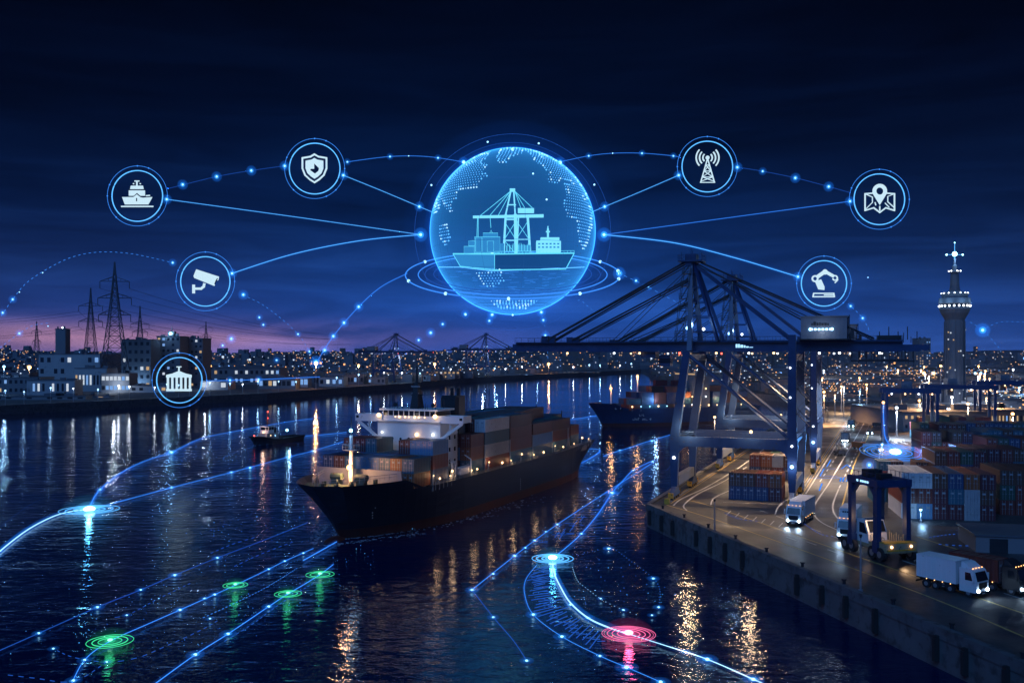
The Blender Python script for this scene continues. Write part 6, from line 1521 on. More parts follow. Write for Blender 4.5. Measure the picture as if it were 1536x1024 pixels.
# the ship and crane inside, px in the zoom (1088 wide) -> metres
def gp(x, y): return ((x - 540) / 3.2 * KP, -(y - 538) / 3.2 * KP)
hs = sub('hologram_ship', gl, (0, -3, 0))
mb = MB()
top = [gp(255, 645), gp(455, 655), gp(832, 645)]; bot = [gp(290, 705), gp(455, 728), gp(792, 720)]
dep_ = 4.0
def gx3(p, y): return (p[0], y, p[1])
f0 = [gx3(top[0], 1.5), gx3(top[1], -dep_), gx3(top[2], -0.5), gx3(bot[2], 0), gx3(bot[1], -dep_ + 1), gx3(bot[0], 1.5)]
mb.face([f0[0], f0[1], f0[4], f0[5]], 1); mb.face([f0[1], f0[2], f0[3], f0[4]], 0)
bk = [(p[0], 5, p[2]) for p in (f0[0], f0[2], f0[3], f0[5])]
mb.face(bk, 0); mb.face([f0[0], bk[0], bk[3], f0[5]], 0); mb.face([f0[2], bk[1], bk[2], f0[3]], 0); mb.face([f0[0], f0[1], f0[2], bk[1], bk[0]], 0)
obj('hull', mb, [M['h_deep'], M['h_body']], hs)
mb = MB()
mb.tube([f0[0], f0[1], f0[2]], 0.22, 5); mb.tube([f0[5], f0[4], f0[3]], 0.16, 5); mb.tube([f0[0], f0[5]], 0.12, 5); mb.tube([f0[2], f0[3]], 0.16, 5); mb.tube([f0[1], f0[4]], 0.1, 5)
for k in range(24):
    p = Vector(f0[1]).lerp(Vector(f0[2]), k / 23); mb.bar(p, p + Vector((0, 0, 0.8)), 0.1)
p, q = Vector(f0[1]), Vector(f0[2]); mb.bar(p + Vector((0, 0, .8)), q + Vector((0, 0, .8)), 0.1)
obj('hull_outline', mb, M['h_cyan'], hs)
def gbox(mb, x0, y0, x1, y1, ya, yb, mi=0):
    a, b_ = gp(x0, y1), gp(x1, y0); mb.box(a[0], b_[0], ya, yb, a[1], b_[1], mi)
def gframe(mb, x0, y0, x1, y1, ya, r=0.1):
    a, b_ = gp(x0, y0), gp(x1, y1); pts = [(a[0], ya, a[1]), (b_[0], ya, a[1]), (b_[0], ya, b_[1]), (a[0], ya, b_[1])]
    mb.tube(pts, r, 4, closed=True)
mb = MB()
for (a, b_, c_, d_) in ((360, 570, 480, 645), (400, 552, 470, 570), (480, 600, 500, 645), (310, 615, 358, 648), (332, 588, 360, 612), (565, 608, 625, 645)): gbox(mb, a, b_, c_, d_, -1.5, 3)
obj('deck_cargo', mb, M['h_body'], hs)
mb = MB()
for (a, b_, c_, d_) in ((360, 570, 480, 645), (400, 552, 470, 570), (310, 615, 358, 648), (332, 588, 360, 612), (365, 575, 395, 640), (420, 590, 450, 640)): gframe(mb, a, b_, c_, d_, -1.7, 0.07)
for k in range(9): gframe(mb, 500 + k * 14, 612 - (k * 7) % 12, 510 + k * 14, 640, -1.9, 0.08)
a = gp(430, 552); mb.tube([(a[0], 0, a[1]), (gp(437, 535)[0], 0, gp(437, 535)[1]), (gp(445, 552)[0], 0, a[1])], 0.1, 4)
obj('cargo_outline', mb, M['h_cyan'], hs)
mb = MB(); gbox(mb, 652, 588, 768, 640, -2, 3, 0); gbox(mb, 672, 574, 760, 588, -2.6, 3, 0); gbox(mb, 703, 528, 712, 574, -0.4, 0.4, 0); gbox(mb, 698, 540, 717, 545, -0.5, 0.5, 0); gbox(mb, 705, 516, 710, 528, -0.2, 0.2, 0); obj('bridge_house', mb, M['h_ice'], hs)
mb = MB()
for y in (600, 616):
    for k in range(6): gbox(mb, 660 + k * 18, y, 670 + k * 18, y + 7, -2.1, -1.9)
obj('bridge_window', mb, M['h_body'], hs)
hc = sub('hologram_crane', gl, (0, -1, 0))
mb = MB()
def gl_(x0, y0, x1, y1, w_, y=0.0):
    a, b_ = gp(x0, y0), gp(x1, y1); mb.bar((a[0], y, a[1]), (b_[0], y, b_[1]), w_ / 3.2 * KP)
for (x0, y0, x1, y1, w_) in ((507, 455, 496, 652, 10), (553, 455, 556, 652, 15), (568, 460, 560, 640, 7), (612, 468, 624, 645, 11), (507, 455, 532, 340, 7), (552, 455, 545, 340, 7), (350, 467, 688, 460, 9), (350, 472, 688, 468, 5), (526, 340, 552, 340, 14), (503, 480, 556, 480, 6), (498, 580, 560, 580, 5), (560, 575, 620, 575, 5), (520, 410, 556, 410, 5)): gl_(x0, y0, x1, y1, w_)
a, b_ = gp(565, 447), gp(642, 427); mb.box(a[0], b_[0], -1, 1.5, a[1], b_[1])
obj('crane_frame', mb, M['h_ice'], hc)
mb = MB()
for (x0, y0, x1, y1) in ((530, 345, 385, 462), (530, 345, 430, 462), (530, 350, 470, 462), (550, 345, 640, 430), (550, 345, 600, 428), (552, 350, 580, 428), (500, 490, 555, 575), (555, 490, 500, 575), (560, 490, 615, 570), (612, 490, 560, 570), (500, 580, 555, 645), (375, 470, 375, 570), (432, 470, 436, 520), (372, 470, 366, 640)): gl_(x0, y0, x1, y1, 2.6)
obj('crane_stay', mb, M['h_cyan'], hc)
mb = MB()                                                 # glowing water under the little ship
random.seed(8)
for k in range(110):
    x = random.uniform(205, 875); y = random.uniform(722, 850)
    ww_ = random.uniform(10, 46)
    if ((x - 540) / 396) ** 2 + ((y - 538) / 396) ** 2 > 0.86: continue
    a = gp(x, y); dy_ = -(y - 700) / 30.0; ln_ = ww_ / 3.2 * KP
    mb.bar((a[0] - ln_ / 2, dy_, a[1]), (a[0] + ln_ / 2, dy_, a[1] + random.uniform(-0.15, 0.15)), 0.14, 0.05)
obj('hologram_ripple', mb, M['h_line'], gl)
mb = MB(); mb.tube([gx3(gp(x, y), -4) for x, y in ((190, 712), (290, 712), (440, 730), (600, 724), (792, 716), (880, 712))], 0.13, 4); obj('hologram_waterline', mb, M['h_bright'], gl)
mb = MB()
for (x, y) in ((540, 142), (443, 643), (540, 936), (443, 934), (678, 923), (305, 203), (768, 205), (314, 934), (638, 258), (703, 382), (150, 313), (932, 311), (420, 106), (665, 113)):
    a = gp(x, y); mb.ball((a[0], -4 if (x, y) == (443, 643) else 0, a[1]), 0.5 if y in (142, 643, 203, 205) else 0.3, 8, 6)
obj('globe_node', mb, M['h_node'], gl)
# orbit rings, tilted towards us
orb = thing('orbit_ring', 'set of thin glowing rings circling the lower part of the globe', 'hologram ring', S(769, 409, HD)); orb.rotation_euler = (math.radians(17.5), 0, 0)
for r_, tk, mi in ((160, 0.20, 'h_line'), (141, 0.17, 'h_line'), (118, 0.10, 'h_faint'), (131, 0.10, 'h_faint')):
    mb = MB(); mb.ring(r_ * KP, tk, 128, 5); obj('ring', mb, M[mi], orb)
for a in (200, 235, 268, 305, 345, 5, 150, 30):
    t_ = math.radians(a); mb = MB(); mb.ball((160 * KP * math.cos(t_), 160 * KP * math.sin(t_), 0), 0.5, 8, 6); obj('ring_node', mb, M['h_node'], orb)
# big faint halo circle about the globe
mb = MB(); mb.ring(147 * KP, 0.05, 128, 4, axis='x'); mb.ring(134 * KP, 0.04, 128, 4, axis='x', a0=0.2, a1=2.6); 
for k in range(40):
    t_ = 2 * PI * k / 40; mb.octa((147 * KP * math.cos(t_), 0, 147 * KP * math.sin(t_)), 0.16)
obj('halo_circle', mb, M['h_faint'], gl)

# ------------------------------------------------------------------ the round icons
def icon(px, py, ro, name, label):
    t = thing('hologram_icon', label, 'hologram icon', S(px, py, HD), 0, 'round hologram icons linked to the globe')
    mb = MB(); mb.ring((ro - 7) * KP, 0.17, 96, 6, axis='x'); obj('inner_ring', mb, M['h_bright'], t)
    mb = MB(); mb.ring(ro * KP, 0.075, 96, 5, axis='x')
    for k in range(8):
        a = PI / 2 + 2 * PI * k / 8 + (0.4 if k % 3 == 1 else 0); mb.octa((ro * KP * math.cos(a), 0, ro * KP * math.sin(a)), 0.30)
    obj('outer_ring', mb, M['h_line'], t)
    mb = MB(); mb.tube([(0, -0.18, 0), (0, 0.18, 0)], (ro - 7.6) * KP, 64); o = obj('icon_disc', mb, glowvol('icon_disc_light', (0.01, 0.06, 0.25), 0.05), t, recalc=True)
    return t
def glyph():
    return MB()
def poly(mb, pts, mi=0, y=(-0.5, -0.2)): mb.slab([(p[0] * KP, -p[1] * KP) for p in pts], *y, mi)
def stroke(mb, pts, w_, mi=0, y=(-0.5, -0.2), closed=False):
    P_ = list(pts) + ([pts[0]] if closed else [])
    for a, b_ in zip(P_, P_[1:]):
        a = Vector(a); b_ = Vector(b_); d = (b_ - a); 
        if d.length < 1e-6: continue
        d.normalize(); n = Vector((-d.y, d.x)) * w_ / 2; e = d * w_ * 0.35
        poly(mb, [a - e - n, b_ + e - n, b_ + e + n, a - e + n], mi, y)
def circ(cx, cy, r, n=20, a0=0, a1=360): return [(cx + r * math.cos(math.radians(a0 + (a1 - a0) * k / n)), cy + r * math.sin(math.radians(a0 + (a1 - a0) * k / n))) for k in range(n + (0 if a1 - a0 == 360 else 1))]
def done(mb, t): obj('glyph', mb, [M['h_glyph'], M['h_dark']], t)
t = icon(206, 294, 45, 'ship', 'round icon with a front-on ship symbol, at the far left of the sky'); g = glyph()
poly(g, [(-22, 2), (-5, 2), (0, -2), (5, 2), (9, 3), (23, 2), (17, 13), (-18, 13)]); poly(g, [(-12, -8), (12, -8), (12, 0), (5, 0), (0, -4.5), (-5, 0), (-12, 0)]); poly(g, [(-9, -15), (9, -15), (10, -10), (-10, -10)]); stroke(g, [(0, -22), (0, -15)], 2); stroke(g, [(-3, -22), (3, -22)], 1.6); stroke(g, [(-23, 16), (24, 16)], 1.8); stroke(g, [(14, 0), (19, -0.5)], 1.6); stroke(g, [(0, 4), (0, 8)], 1.4, 1, (-0.62, -0.52))
for x in (-5, 5): poly(g, circ(x, -18, 1, 8))
done(g, t)
t = icon(472, 253, 45, 'shield', 'round icon with a shield symbol, upper left of the globe'); g = glyph()
sh = [(0, -21), (6, -17.5), (18, -15.5), (18, 0), (14, 10), (7, 16.5), (0, 21), (-7, 16.5), (-14, 10), (-18, 0), (-18, -15.5), (-6, -17.5)]
stroke(g, sh, 2.4, closed=True); poly(g, [(x * 0.74, y * 0.74) for x, y in sh]); poly(g, [(0, -7), (7, 0), (6, 4), (1, 8), (-6, 3), (-5, 1), (0, 1)], 1, (-0.66, -0.52)); done(g, t)
t = icon(308, 422, 44, 'camera', 'round icon with a security camera symbol, left of the globe'); g = glyph()
poly(g, [(-13, -18), (21, -7), (20, -2), (17, -1), (14, 7), (-16, -5), (-17, -8)]); stroke(g, [(15, 4), (17, -1), (19, -4)], 1.4, 1, (-0.64, -0.52)); stroke(g, [(-1, 4), (-2, 8), (-6, 11), (-16, 11)], 3.4); poly(g, [(-19, 5), (-15, 5), (-15, 18), (-19, 18)]); done(g, t)
t = icon(269, 570, 41, 'courthouse', 'round icon with a pillared courthouse symbol, low over the left bank'); g = glyph()
poly(g, [(-19, -8), (-10, -10), (0, -14), (10, -10), (19, -8), (19, -4), (-19, -4)]); stroke(g, [(0, -20), (0, -13)], 2); stroke(g, [(-3, -20), (3, -20)], 1.6)
for k in range(6): poly(g, [(-18 + k * 6.6, -4), (-15 + k * 6.6, -4), (-15 + k * 6.6, 13), (-18 + k * 6.6, 13)])
poly(g, [(-19, 13), (19, 13), (19, 16.5), (-19, 16.5)]); done(g, t)
t = icon(1061, 250, 45, 'antenna', 'round icon with a radio mast symbol, upper right of the globe'); g = glyph()
poly(g, circ(0, -13, 3, 14)); stroke(g, [(0, -12), (-10, 23)], 1.7); stroke(g, [(0, -12), (10, 23)], 1.7)
for a, b_ in (((-3, -2), (3, -2)), ((-5.3, 7), (5.3, 7)), ((-8, 16), (8, 16)), ((-2.8, -2), (5, 7)), ((2.8, -2), (-5, 7)), ((-5.3, 7), (8, 16)), ((5.3, 7), (-8, 16)), ((-7.6, 16), (9, 22)), ((7.6, 16), (-9, 22)), ((-11, 24), (11, 24))): stroke(g, [a, b_], 1.1)
for s in (0, 180):
    for r_ in (7, 12, 17): stroke(g, circ(0, -13, r_, 8, s - 42, s + 42), 2)
done(g, t)
t = icon(1319, 299, 45, 'map', 'round icon with a map and location pin symbol, far right of the sky'); g = glyph()
stroke(g, [(-8, -9), (-22, -8), (-22, 17), (-9, 13), (0, 20), (9, 13), (22, 17), (22, -8), (8, -9)], 1.9); stroke(g, [(-22, -8), (-11, -3), (-11, 5), (-22, 16)], 1.1); stroke(g, [(22, -8), (12, -4), (12, 4), (22, 13)], 1.1); stroke(g, [(0, 11), (0, 17)], 1.6); stroke(g, [(-7, 5), (-6, 9)], 1.2); stroke(g, [(8, 6), (14, 12)], 1.1)
stroke(g, circ(0, -12, 8, 24), 5.2, closed=True); poly(g, [(-10, -8), (10, -8), (0, 9)], 0, (-0.5, -0.2)) if False else poly(g, [(-9.6, -7), (-4, -4.6), (4, -4.6), (9.6, -7), (0, 8.5)]); done(g, t)
t = icon(1236, 425, 41, 'robot', 'round icon with a robot arm symbol, above the crane girder'); g = glyph()
stroke(g, [(-16, 15), (14, 15), (15, 20), (-17, 20)], 1.8, closed=True); stroke(g, [(0, 17.5), (14, 17.5)], 1.6); poly(g, [(-9, 9), (0, 10), (0, 5), (-5, -6), (-14, -3)]); stroke(g, circ(-14, -7, 4, 16), 2.2, closed=True); stroke(g, [(-10, -10), (0, -17)], 5.5); stroke(g, circ(1, -17, 2.6, 12), 2.4, closed=True); stroke(g, [(4, -16), (13, -11)], 4.6); stroke(g, circ(16, -8, 3.4, 12, -120, 160), 1.8); stroke(g, [(19, -9), (20, -5), (16, -1)], 1.5); done(g, t)

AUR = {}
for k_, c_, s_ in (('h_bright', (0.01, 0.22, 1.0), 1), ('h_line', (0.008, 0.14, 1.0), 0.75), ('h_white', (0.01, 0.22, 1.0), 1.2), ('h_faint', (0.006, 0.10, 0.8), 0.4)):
    AUR[k_] = (glowvol('line_aura', c_, 0.12 * s_), glowvol('line_aura_inner', c_, 0.4 * s_), glowvol('water_line_aura', c_, 0.09 * s_))  # glow around the lines, put in as emitting tubes
NAUR = {False: (glowvol('node_aura', (0.01, 0.2, 1.0), 0.09), glowvol('node_aura_inner', (0.04, 0.4, 1.0), 0.5)), True: (glowvol('water_node_aura', (0.01, 0.2, 1.0), 0.12), glowvol('water_node_aura_inner', (0.04, 0.4, 1.0), 0.7))}  # glow around the nodes, put in as emitting balls
# ------------------------------------------------------------------ light trails in the air
def dots(mb, pts, r, gap, mi=0, dash=0.0):
    acc = 0
    for a, b_ in zip(pts, pts[1:]):
        d = (b_ - a).length; s = -acc
        while s + gap <= d:
            s += gap; p = a + (b_ - a) * (s / d)
            if dash: mb.bar(p - (b_ - a).normalized() * dash / 2, p + (b_ - a).normalized() * dash / 2, r * 1.3, r * 1.3, mi)
            else: mb.octa(p, r, mi)
        acc = d - s
def trail(label, px, style='line', nodes=(), mi='h_line', r=0.16, nr=0.5, water=False, gap=1.7, d=HD, cat='light trail', grp='glowing network lines in the sky', z=0.25, seg=10, core=None):
    sp_ = smooth_px([tuple(map(float, p)) for p in px], seg)
    P_ = [(G(p[0], p[1], z) if water else S(p[0], p[1], d)) for p in sp_]
    t = thing('light_trail', label, cat, P_[0], 0, grp); o_ = P_[0].copy()
    P_ = [p - o_ for p in P_]; mb = MB(); r *= 0.5 if not water else 0.58; nr *= 0.62
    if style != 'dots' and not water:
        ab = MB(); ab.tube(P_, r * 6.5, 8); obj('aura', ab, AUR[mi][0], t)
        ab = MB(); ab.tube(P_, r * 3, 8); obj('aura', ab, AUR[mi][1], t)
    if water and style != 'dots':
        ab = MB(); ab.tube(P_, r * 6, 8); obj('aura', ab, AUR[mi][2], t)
    if style in ('line', 'both'): mb.tube(P_, r, 5)
    if style in ('dots', 'both'):
        if style == 'both': random.seed(len(label)); dots(mb, P_, r * 1.7, gap)
        else: dots(mb, P_, r, gap, 0, gap * 0.45 if random.random() < 0.5 else 0)
    obj('trail_line', mb, M[mi], t)
    for n in nodes:
        q = (G(n[0], n[1], z) if water else S(n[0], n[1], d)) - o_; s_ = n[2] if len(n) > 2 else 1
        mb = MB(); mb.ball(q, nr * s_, 8, 6, 0, 1, 1, 0.6 if water else 1); nd = obj('node', mb, M['h_node'], t)
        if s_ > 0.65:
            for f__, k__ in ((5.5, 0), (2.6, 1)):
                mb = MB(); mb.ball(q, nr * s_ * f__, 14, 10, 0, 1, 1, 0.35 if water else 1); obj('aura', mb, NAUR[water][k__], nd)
    return t
trail('straight glowing line from the ship icon to the left of the globe', [(250, 299), (440, 325), (631, 352)], 'line', [(250, 299), (631, 352, 1.4)], 'h_bright', 0.13)
trail('faint beaded line joining the ship icon and the shield icon', [(252, 283), (325, 265), (377, 256), (427, 249)], 'line', [(274, 277), (325, 265), (377, 256), (427, 249)], 'h_faint', 0.10)
trail('bright line from the shield icon down to the globe', [(515, 263), (572, 286), (629, 310), (648, 318)], 'line', [(515, 263), (629, 310)], 'h_bright', 0.13)
trail('arched beaded line from the shield icon over to the globe top', [(521, 243), (585, 235), (640, 235), (695, 243)], 'line', [(521, 243, .7), (585, 235, .7), (613, 234, .6), (657, 237, .7), (695, 243)], 'h_line', 0.11)
trail('bright curved line from the camera icon to the left of the globe', [(348, 410), (440, 381), (540, 361), (631, 352)], 'line', [(348, 410)], 'h_bright', 0.17)
trail('faint dotted line dropping from the ship icon to the camera icon', [(234, 331), (248, 350), (262, 372), (284, 392)], 'dots', [], 'h_faint', 0.12, gap=1.4)
trail('steep dotted line falling right of the camera icon to the bank', [(352, 432), (365, 442), (395, 487), (415, 540), (419, 570)], 'dots', [(365, 442), (389, 476, .7), (395, 487, .7), (415, 540, .7)], 'h_line', 0.16)
trail('slanting dotted line from the camera icon down to the orange lamp', [(366, 443), (400, 461), (447, 501), (474, 545)], 'dots', [(447, 501, .7), (464, 527, .7)], 'h_line', 0.15)
trail('large dotted arch rising over the pylons at the left', [(-10, 492), (5, 469), (19, 449), (40, 424), (75, 401), (110, 385), (150, 378), (200, 381), (259, 394)], 'dots', [(4, 469, .8), (19, 449, .8), (29, 438, .6), (64, 409, .6), (259, 394, .8)], 'h_line', 0.17)
trail('lower dotted arch behind the small pylon at the far left', [(-5, 525), (29, 500), (50, 488), (75, 484)], 'dots', [(29, 500, .8), (72, 489, .6)], 'h_line', 0.15)
trail('low dotted arch over the dark shed right of the tower blocks', [(318, 540), (335, 518), (350, 504), (375, 500), (400, 505)], 'dots', [(334, 518, .7), (347, 508, 1)], 'h_line', 0.14)
trail('long glowing arc from the orange lamp up to the orbit ring', [(474, 545), (500, 504), (538, 460), (572, 430), (611, 410)], 'line', [(487, 525), (500, 504), (516, 484), (538, 460), (474, 543, 1.3)], 'h_line', 0.15)
trail('dotted low arch between the bank lamp and the left far crane', [(447, 500), (482, 485), (520, 484), (555, 498), (585, 518)], 'dots', [], 'h_line', 0.15)
trail('dashed arc from the far crane up towards the globe base', [(620, 522), (628, 510), (646, 499), (664, 486), (698, 471), (722, 464)], 'dots', [(628, 510, .8), (646, 499, 1), (664, 486, .8), (698, 471, .9)], 'h_line', 0.14)
trail('short beaded string hanging from the right of the globe base', [(810, 466), (815, 480), (820, 505), (822, 540)], 'dots', [(812, 468), (815, 480, .8), (818, 503, .9)], 'h_line', 0.12)
trail('short beaded string hanging from the left of the globe base', [(738, 472), (734, 482), (726, 500), (722, 520)], 'dots', [(738, 472), (734, 481, .8)], 'h_line', 0.12)
trail('arched beaded line from the globe top over to the radio mast icon', [(840, 243), (883, 234), (920, 230), (963, 230), (1010, 234), (1021, 237)], 'line', [(840, 243), (883, 234, .7), (919, 230, .6), (963, 230, .7), (1010, 234, .7)], 'h_line', 0.11)
trail('bright line from the globe up to the radio mast icon', [(888, 318), (907, 310), (960, 288), (1018, 263)], 'line', [(907, 310), (1018, 263)], 'h_bright', 0.13)
trail('faint beaded line joining the radio mast icon and the map icon', [(1106, 251), (1144, 257), (1193, 267), (1243, 280), (1275, 289)], 'line', [(1106, 251), (1144, 257, .8), (1193, 267), (1243, 280)], 'h_faint', 0.10)
trail('straight glowing line from the globe to the map icon', [(906, 352), (1090, 327), (1275, 302)], 'line', [(906, 352, 1.4), (1275, 302)], 'h_line', 0.13)
trail('bright curved line from the globe to the robot arm icon', [(906, 352), (1010, 364), (1100, 386), (1197, 415)], 'line', [(1197, 415)], 'h_bright', 0.2)
trail('dotted arch from the robot arm icon towards the tower', [(1285, 416), (1320, 418), (1360, 427), (1405, 446)], 'dots', [(1302, 416, .6)], 'h_line', 0.13)
trail('dotted line dropping right of the robot arm icon to the girder', [(1267, 452), (1276, 459), (1294, 477), (1304, 496)], 'dots', [(1276, 459, .8), (1294, 477, .8)], 'h_line', 0.16)
trail('lower dotted arch ending at the foot of the tower pod', [(1318, 473), (1350, 475), (1385, 490), (1412, 512)], 'dots', [], 'h_line', 0.13)
trail('dotted lines meeting at a blue star right of the tower', [(1450, 480), (1474, 495), (1500, 523)], 'dots', [(1474, 495, 1.4)], 'h_line', 0.11)
trail('faint dotted arc reaching the right edge beside the tower', [(1474, 495), (1500, 483), (1540, 483)], 'dots', [], 'h_line', 0.12)
trail('dashed line from the orbit ring down behind the crane stays', [(929, 410), (955, 422), (975, 432), (1020, 456)], 'dots', [(929, 410, 1.3), (954, 421, .8), (973, 431, .7)], 'h_line', 0.18, gap=2.2)
trail('short broken line below the right of the orbit ring', [(862, 455), (870, 450), (880, 458), (895, 470)], 'dots', [], 'h_line', 0.14)
trail('straight glowing line running right from the courthouse icon', [(310, 571), (388, 569), (480, 565)], 'line', [(345, 570, .8), (388, 569, .8)], 'h_line', 0.14)

# ------------------------------------------------------------------ routes and beacons lying on the water and the yard
WG = 'glowing route lines on the water'
def route(label, px, style='line', nodes=(), mi='h_line', r=0.10, nr=0.24, gap=1.3, z=0.3):
    return trail(label, px, style, nodes, mi, r, nr, True, gap, grp=WG, cat='light route', z=z, seg=8)
route('bright thick route from the left edge to the left blue beacon', [(-12, 838), (0, 826), (40, 795), (80, 774), (110, 766), (134, 764)], 'line', [(0, 826)], 'h_white', 0.17)
route('curving route from the left beacon past the tug', [(134, 764), (138, 752), (150, 734), (180, 710), (215, 692), (257, 678), (300, 658), (345, 648), (388, 640), (434, 632), (480, 626)], 'both', [(150, 734, 1.5), (257, 678, 2.6), (345, 648, 1.5), (364, 645, 1.5), (388, 640, 1.5)], 'h_line', 0.12, gap=3.0)
route('straight dashed route from the left beacon towards the ship foremast', [(134, 764), (257, 731), (347, 708), (433, 685), (469, 676), (515, 662)], 'both', [(257, 731, 1.4), (347, 708, 1.6), (375, 701, 1.8), (433, 685, 1.8), (469, 676, 1.4)], 'h_line', 0.11, gap=3.0)
route('dotted arc leaving the left beacon to the far left', [(134, 764), (75, 747), (40, 760), (0, 790)], 'dots', [], 'h_faint', 0.11)
route('faint dashed route skirting the left bank', [(0, 660), (60, 652), (150, 644), (225, 640), (300, 632)], 'dots', [], 'h_line', 0.10, gap=3.5)
route('dotted route trailing right of the tug', [(449, 654), (480, 652), (520, 648)], 'both', [], 'h_line', 0.14, gap=3)
route('dotted route leading left from the tug bow', [(385, 668), (360, 676), (338, 684), (340, 690), (385, 688)], 'dots', [], 'h_line', 0.12)
route('long beaded route crossing the lower left water, topmost of the bundle', [(-10, 979), (58, 949), (146, 910), (211, 884), (262, 862), (326, 836), (400, 808), (462, 783)], 'both', [(58, 949), (146, 910, 1.2), (211, 884), (262, 862, 1.3), (326, 836, 1.2)], 'h_faint', 0.07, gap=1.4)
route('beaded route through two green beacons at the lower left', [(105, 1030), (127, 989), (165, 961), (220, 936), (270, 914), (322, 891), (353, 877), (403, 853), (427, 841), (470, 822)], 'both', [(110, 1020, 1.1), (127, 989), (270, 914, 1.2), (307, 897), (322, 891, 1.1), (403, 853), (427, 841), (455, 829)], 'h_line', 0.08, gap=1.6)
route('beaded route from the bottom edge through green beacons to the bow', [(228, 1028), (293, 981), (342, 950), (403, 909), (432, 890), (456, 876), (480, 861), (500, 846)], 'both', [(293, 981, 1.3), (342, 950, 1.3), (403, 909, 1.2)], 'h_line', 0.09, gap=1.5)
route('faint dotted loop around the lowest green beacon', [(80, 972), (110, 985), (160, 992), (205, 986), (245, 970), (300, 945), (330, 928)], 'dots', [(80, 972, .8), (160, 992, .8)], 'h_faint', 0.07)
route('faint dotted route low at the left edge', [(0, 1010), (50, 1016), (110, 1021), (160, 992)], 'dots', [], 'h_faint', 0.07)
route('faint beaded route just above the pair of green beacons', [(160, 925), (190, 922), (238, 897), (290, 872)], 'dots', [(190, 922, .8), (238, 897, .6)], 'h_faint', 0.07)
route('dotted route parallel to the beacons, right strand', [(330, 965), (376, 937), (420, 905), (470, 874)], 'dots', [], 'h_faint', 0.07)
route('thin bright strand between the two upper green beacons', [(300, 928), (350, 905), (400, 880), (445, 852)], 'dots', [(315, 927, .8)], 'h_line', 0.06, gap=0.8)
route('second thin strand beside the upper green beacons', [(340, 880), (385, 862), (420, 848), (455, 838)], 'dots', [], 'h_line', 0.06, gap=0.7)
for i, (a, b_) in enumerate((((300, 802), (448, 746)), ((350, 815), (470, 770)), ((395, 796), (455, 774)), ((345, 852), (440, 812)), ((310, 832), (380, 806)))):
    route('loose row of blue sparks left of the ship bow, %s from the top' % nth(i), [a, ((a[0] + b_[0]) / 2, (a[1] + b_[1]) / 2 - 2), b_], 'dots', [], 'h_faint', 0.09, gap=1.8)
route('glowing bow wave line curling from the bow down to the left', [(505, 812), (480, 826), (455, 840)], 'both', [], 'h_line', 0.12, gap=1)
route('glowing wake line along the near side of the hull', [(640, 766), (700, 748), (760, 730), (840, 704), (870, 694)], 'dots', [(768, 743, 1.3)], 'h_line', 0.10, gap=1.6)
route('curved wake line behind the ship stern', [(866, 676), (885, 673), (900, 676), (880, 690), (850, 704)], 'both', [], 'h_line', 0.12, gap=2)
route('dashed route from the stern towards the moored ship', [(842, 630), (870, 627), (900, 622)], 'both', [], 'h_line', 0.14, gap=3)
route('dashed route passing below the moored ship', [(905, 684), (925, 677), (945, 671), (965, 664), (1005, 652)], 'both', [(930, 675, 1.5), (945, 671), (978, 661, 1.6)], 'h_line', 0.12, gap=2.4)
route('faint looping route between the stern and the quay', [(890, 700), (930, 690), (980, 686), (1010, 690), (1000, 705)], 'dots', [], 'h_faint', 0.12)
route('left strand of the lit fairway rising to the cranes', [(708, 884), (772, 833), (802, 810), (836, 786), (880, 757), (925, 728), (985, 690)], 'both', [(708, 884, 1.3), (740, 860), (772, 833, 1.4), (788, 821), (802, 810, 1.2), (819, 797), (836, 786, 1.2)], 'h_line', 0.08, gap=1.8)
route('right strand of the lit fairway above the cyan beacon', [(829, 837), (850, 820), (872, 800), (896, 772), (918, 739), (935, 720), (950, 705), (980, 690)], 'both', [(872, 800, 1.2), (918, 739, 2.2), (950, 705, 1.3)], 'h_line', 0.10, gap=2)
route('beaded route falling right from the fairway corner', [(708, 884), (740, 925), (770, 960), (790, 990)], 'both', [(740, 925), (790, 990)], 'h_faint', 0.06, gap=1.2)
route('thick bright curve from the cyan beacon to the pink beacon', [(829, 837), (831, 858), (842, 882), (856, 904), (882, 926), (912, 940), (943, 950)], 'line', [(856, 906, 1.1), (882, 926, 1.1)], 'h_white', 0.17)
route('bright line from the pink beacon to the bottom edge', [(943, 950), (1000, 968), (1061, 988), (1130, 1018), (1150, 1027)], 'both', [(1061, 988, 1.5), (1130, 1018, 1.4), (1028, 977, .9)], 'h_white', 0.08, gap=1.6)
route('outer curve of the ladder left of the thick bright curve', [(805, 847), (789, 868), (787, 890), (800, 921), (843, 954), (900, 983), (940, 1000), (991, 1022)], 'both', [(800, 921, 1.3), (843, 954, 1.3), (900, 983), (940, 1000, 1.6), (991, 1022, 1.3)], 'h_line', 0.06, gap=1.1)
route('dotted curve right of the thick bright curve', [(858, 848), (866, 870), (880, 882), (905, 900), (935, 914), (958, 922)], 'dots', [(901, 897, .8), (935, 914, .9), (978, 922, .8)], 'h_white', 0.09, gap=1.1)
route('beaded route curving along the quay corner', [(860, 835), (913, 822), (945, 840), (980, 867), (990, 885), (988, 910)], 'dots', [(913, 822, 1.3), (980, 867, 1.2), (988, 910)], 'h_line', 0.09, gap=1.4)
lad = thing('light_ladder', 'glowing rungs laid on the water between the two curves below the cyan beacon', 'light route', G(820, 900, 0.3), 0, WG); mb = MB(); o_ = G(820, 900, 0.3)
random.seed(44)
Lc = smooth_px([(805.0, 850.0), (789.0, 868.0), (787.0, 890.0), (800.0, 921.0), (843.0, 954.0), (900.0, 983.0)], 8); Rc = smooth_px([(829.0, 845.0), (831.0, 858.0), (842.0, 882.0), (856.0, 904.0), (882.0, 926.0), (925.0, 945.0)], 8)
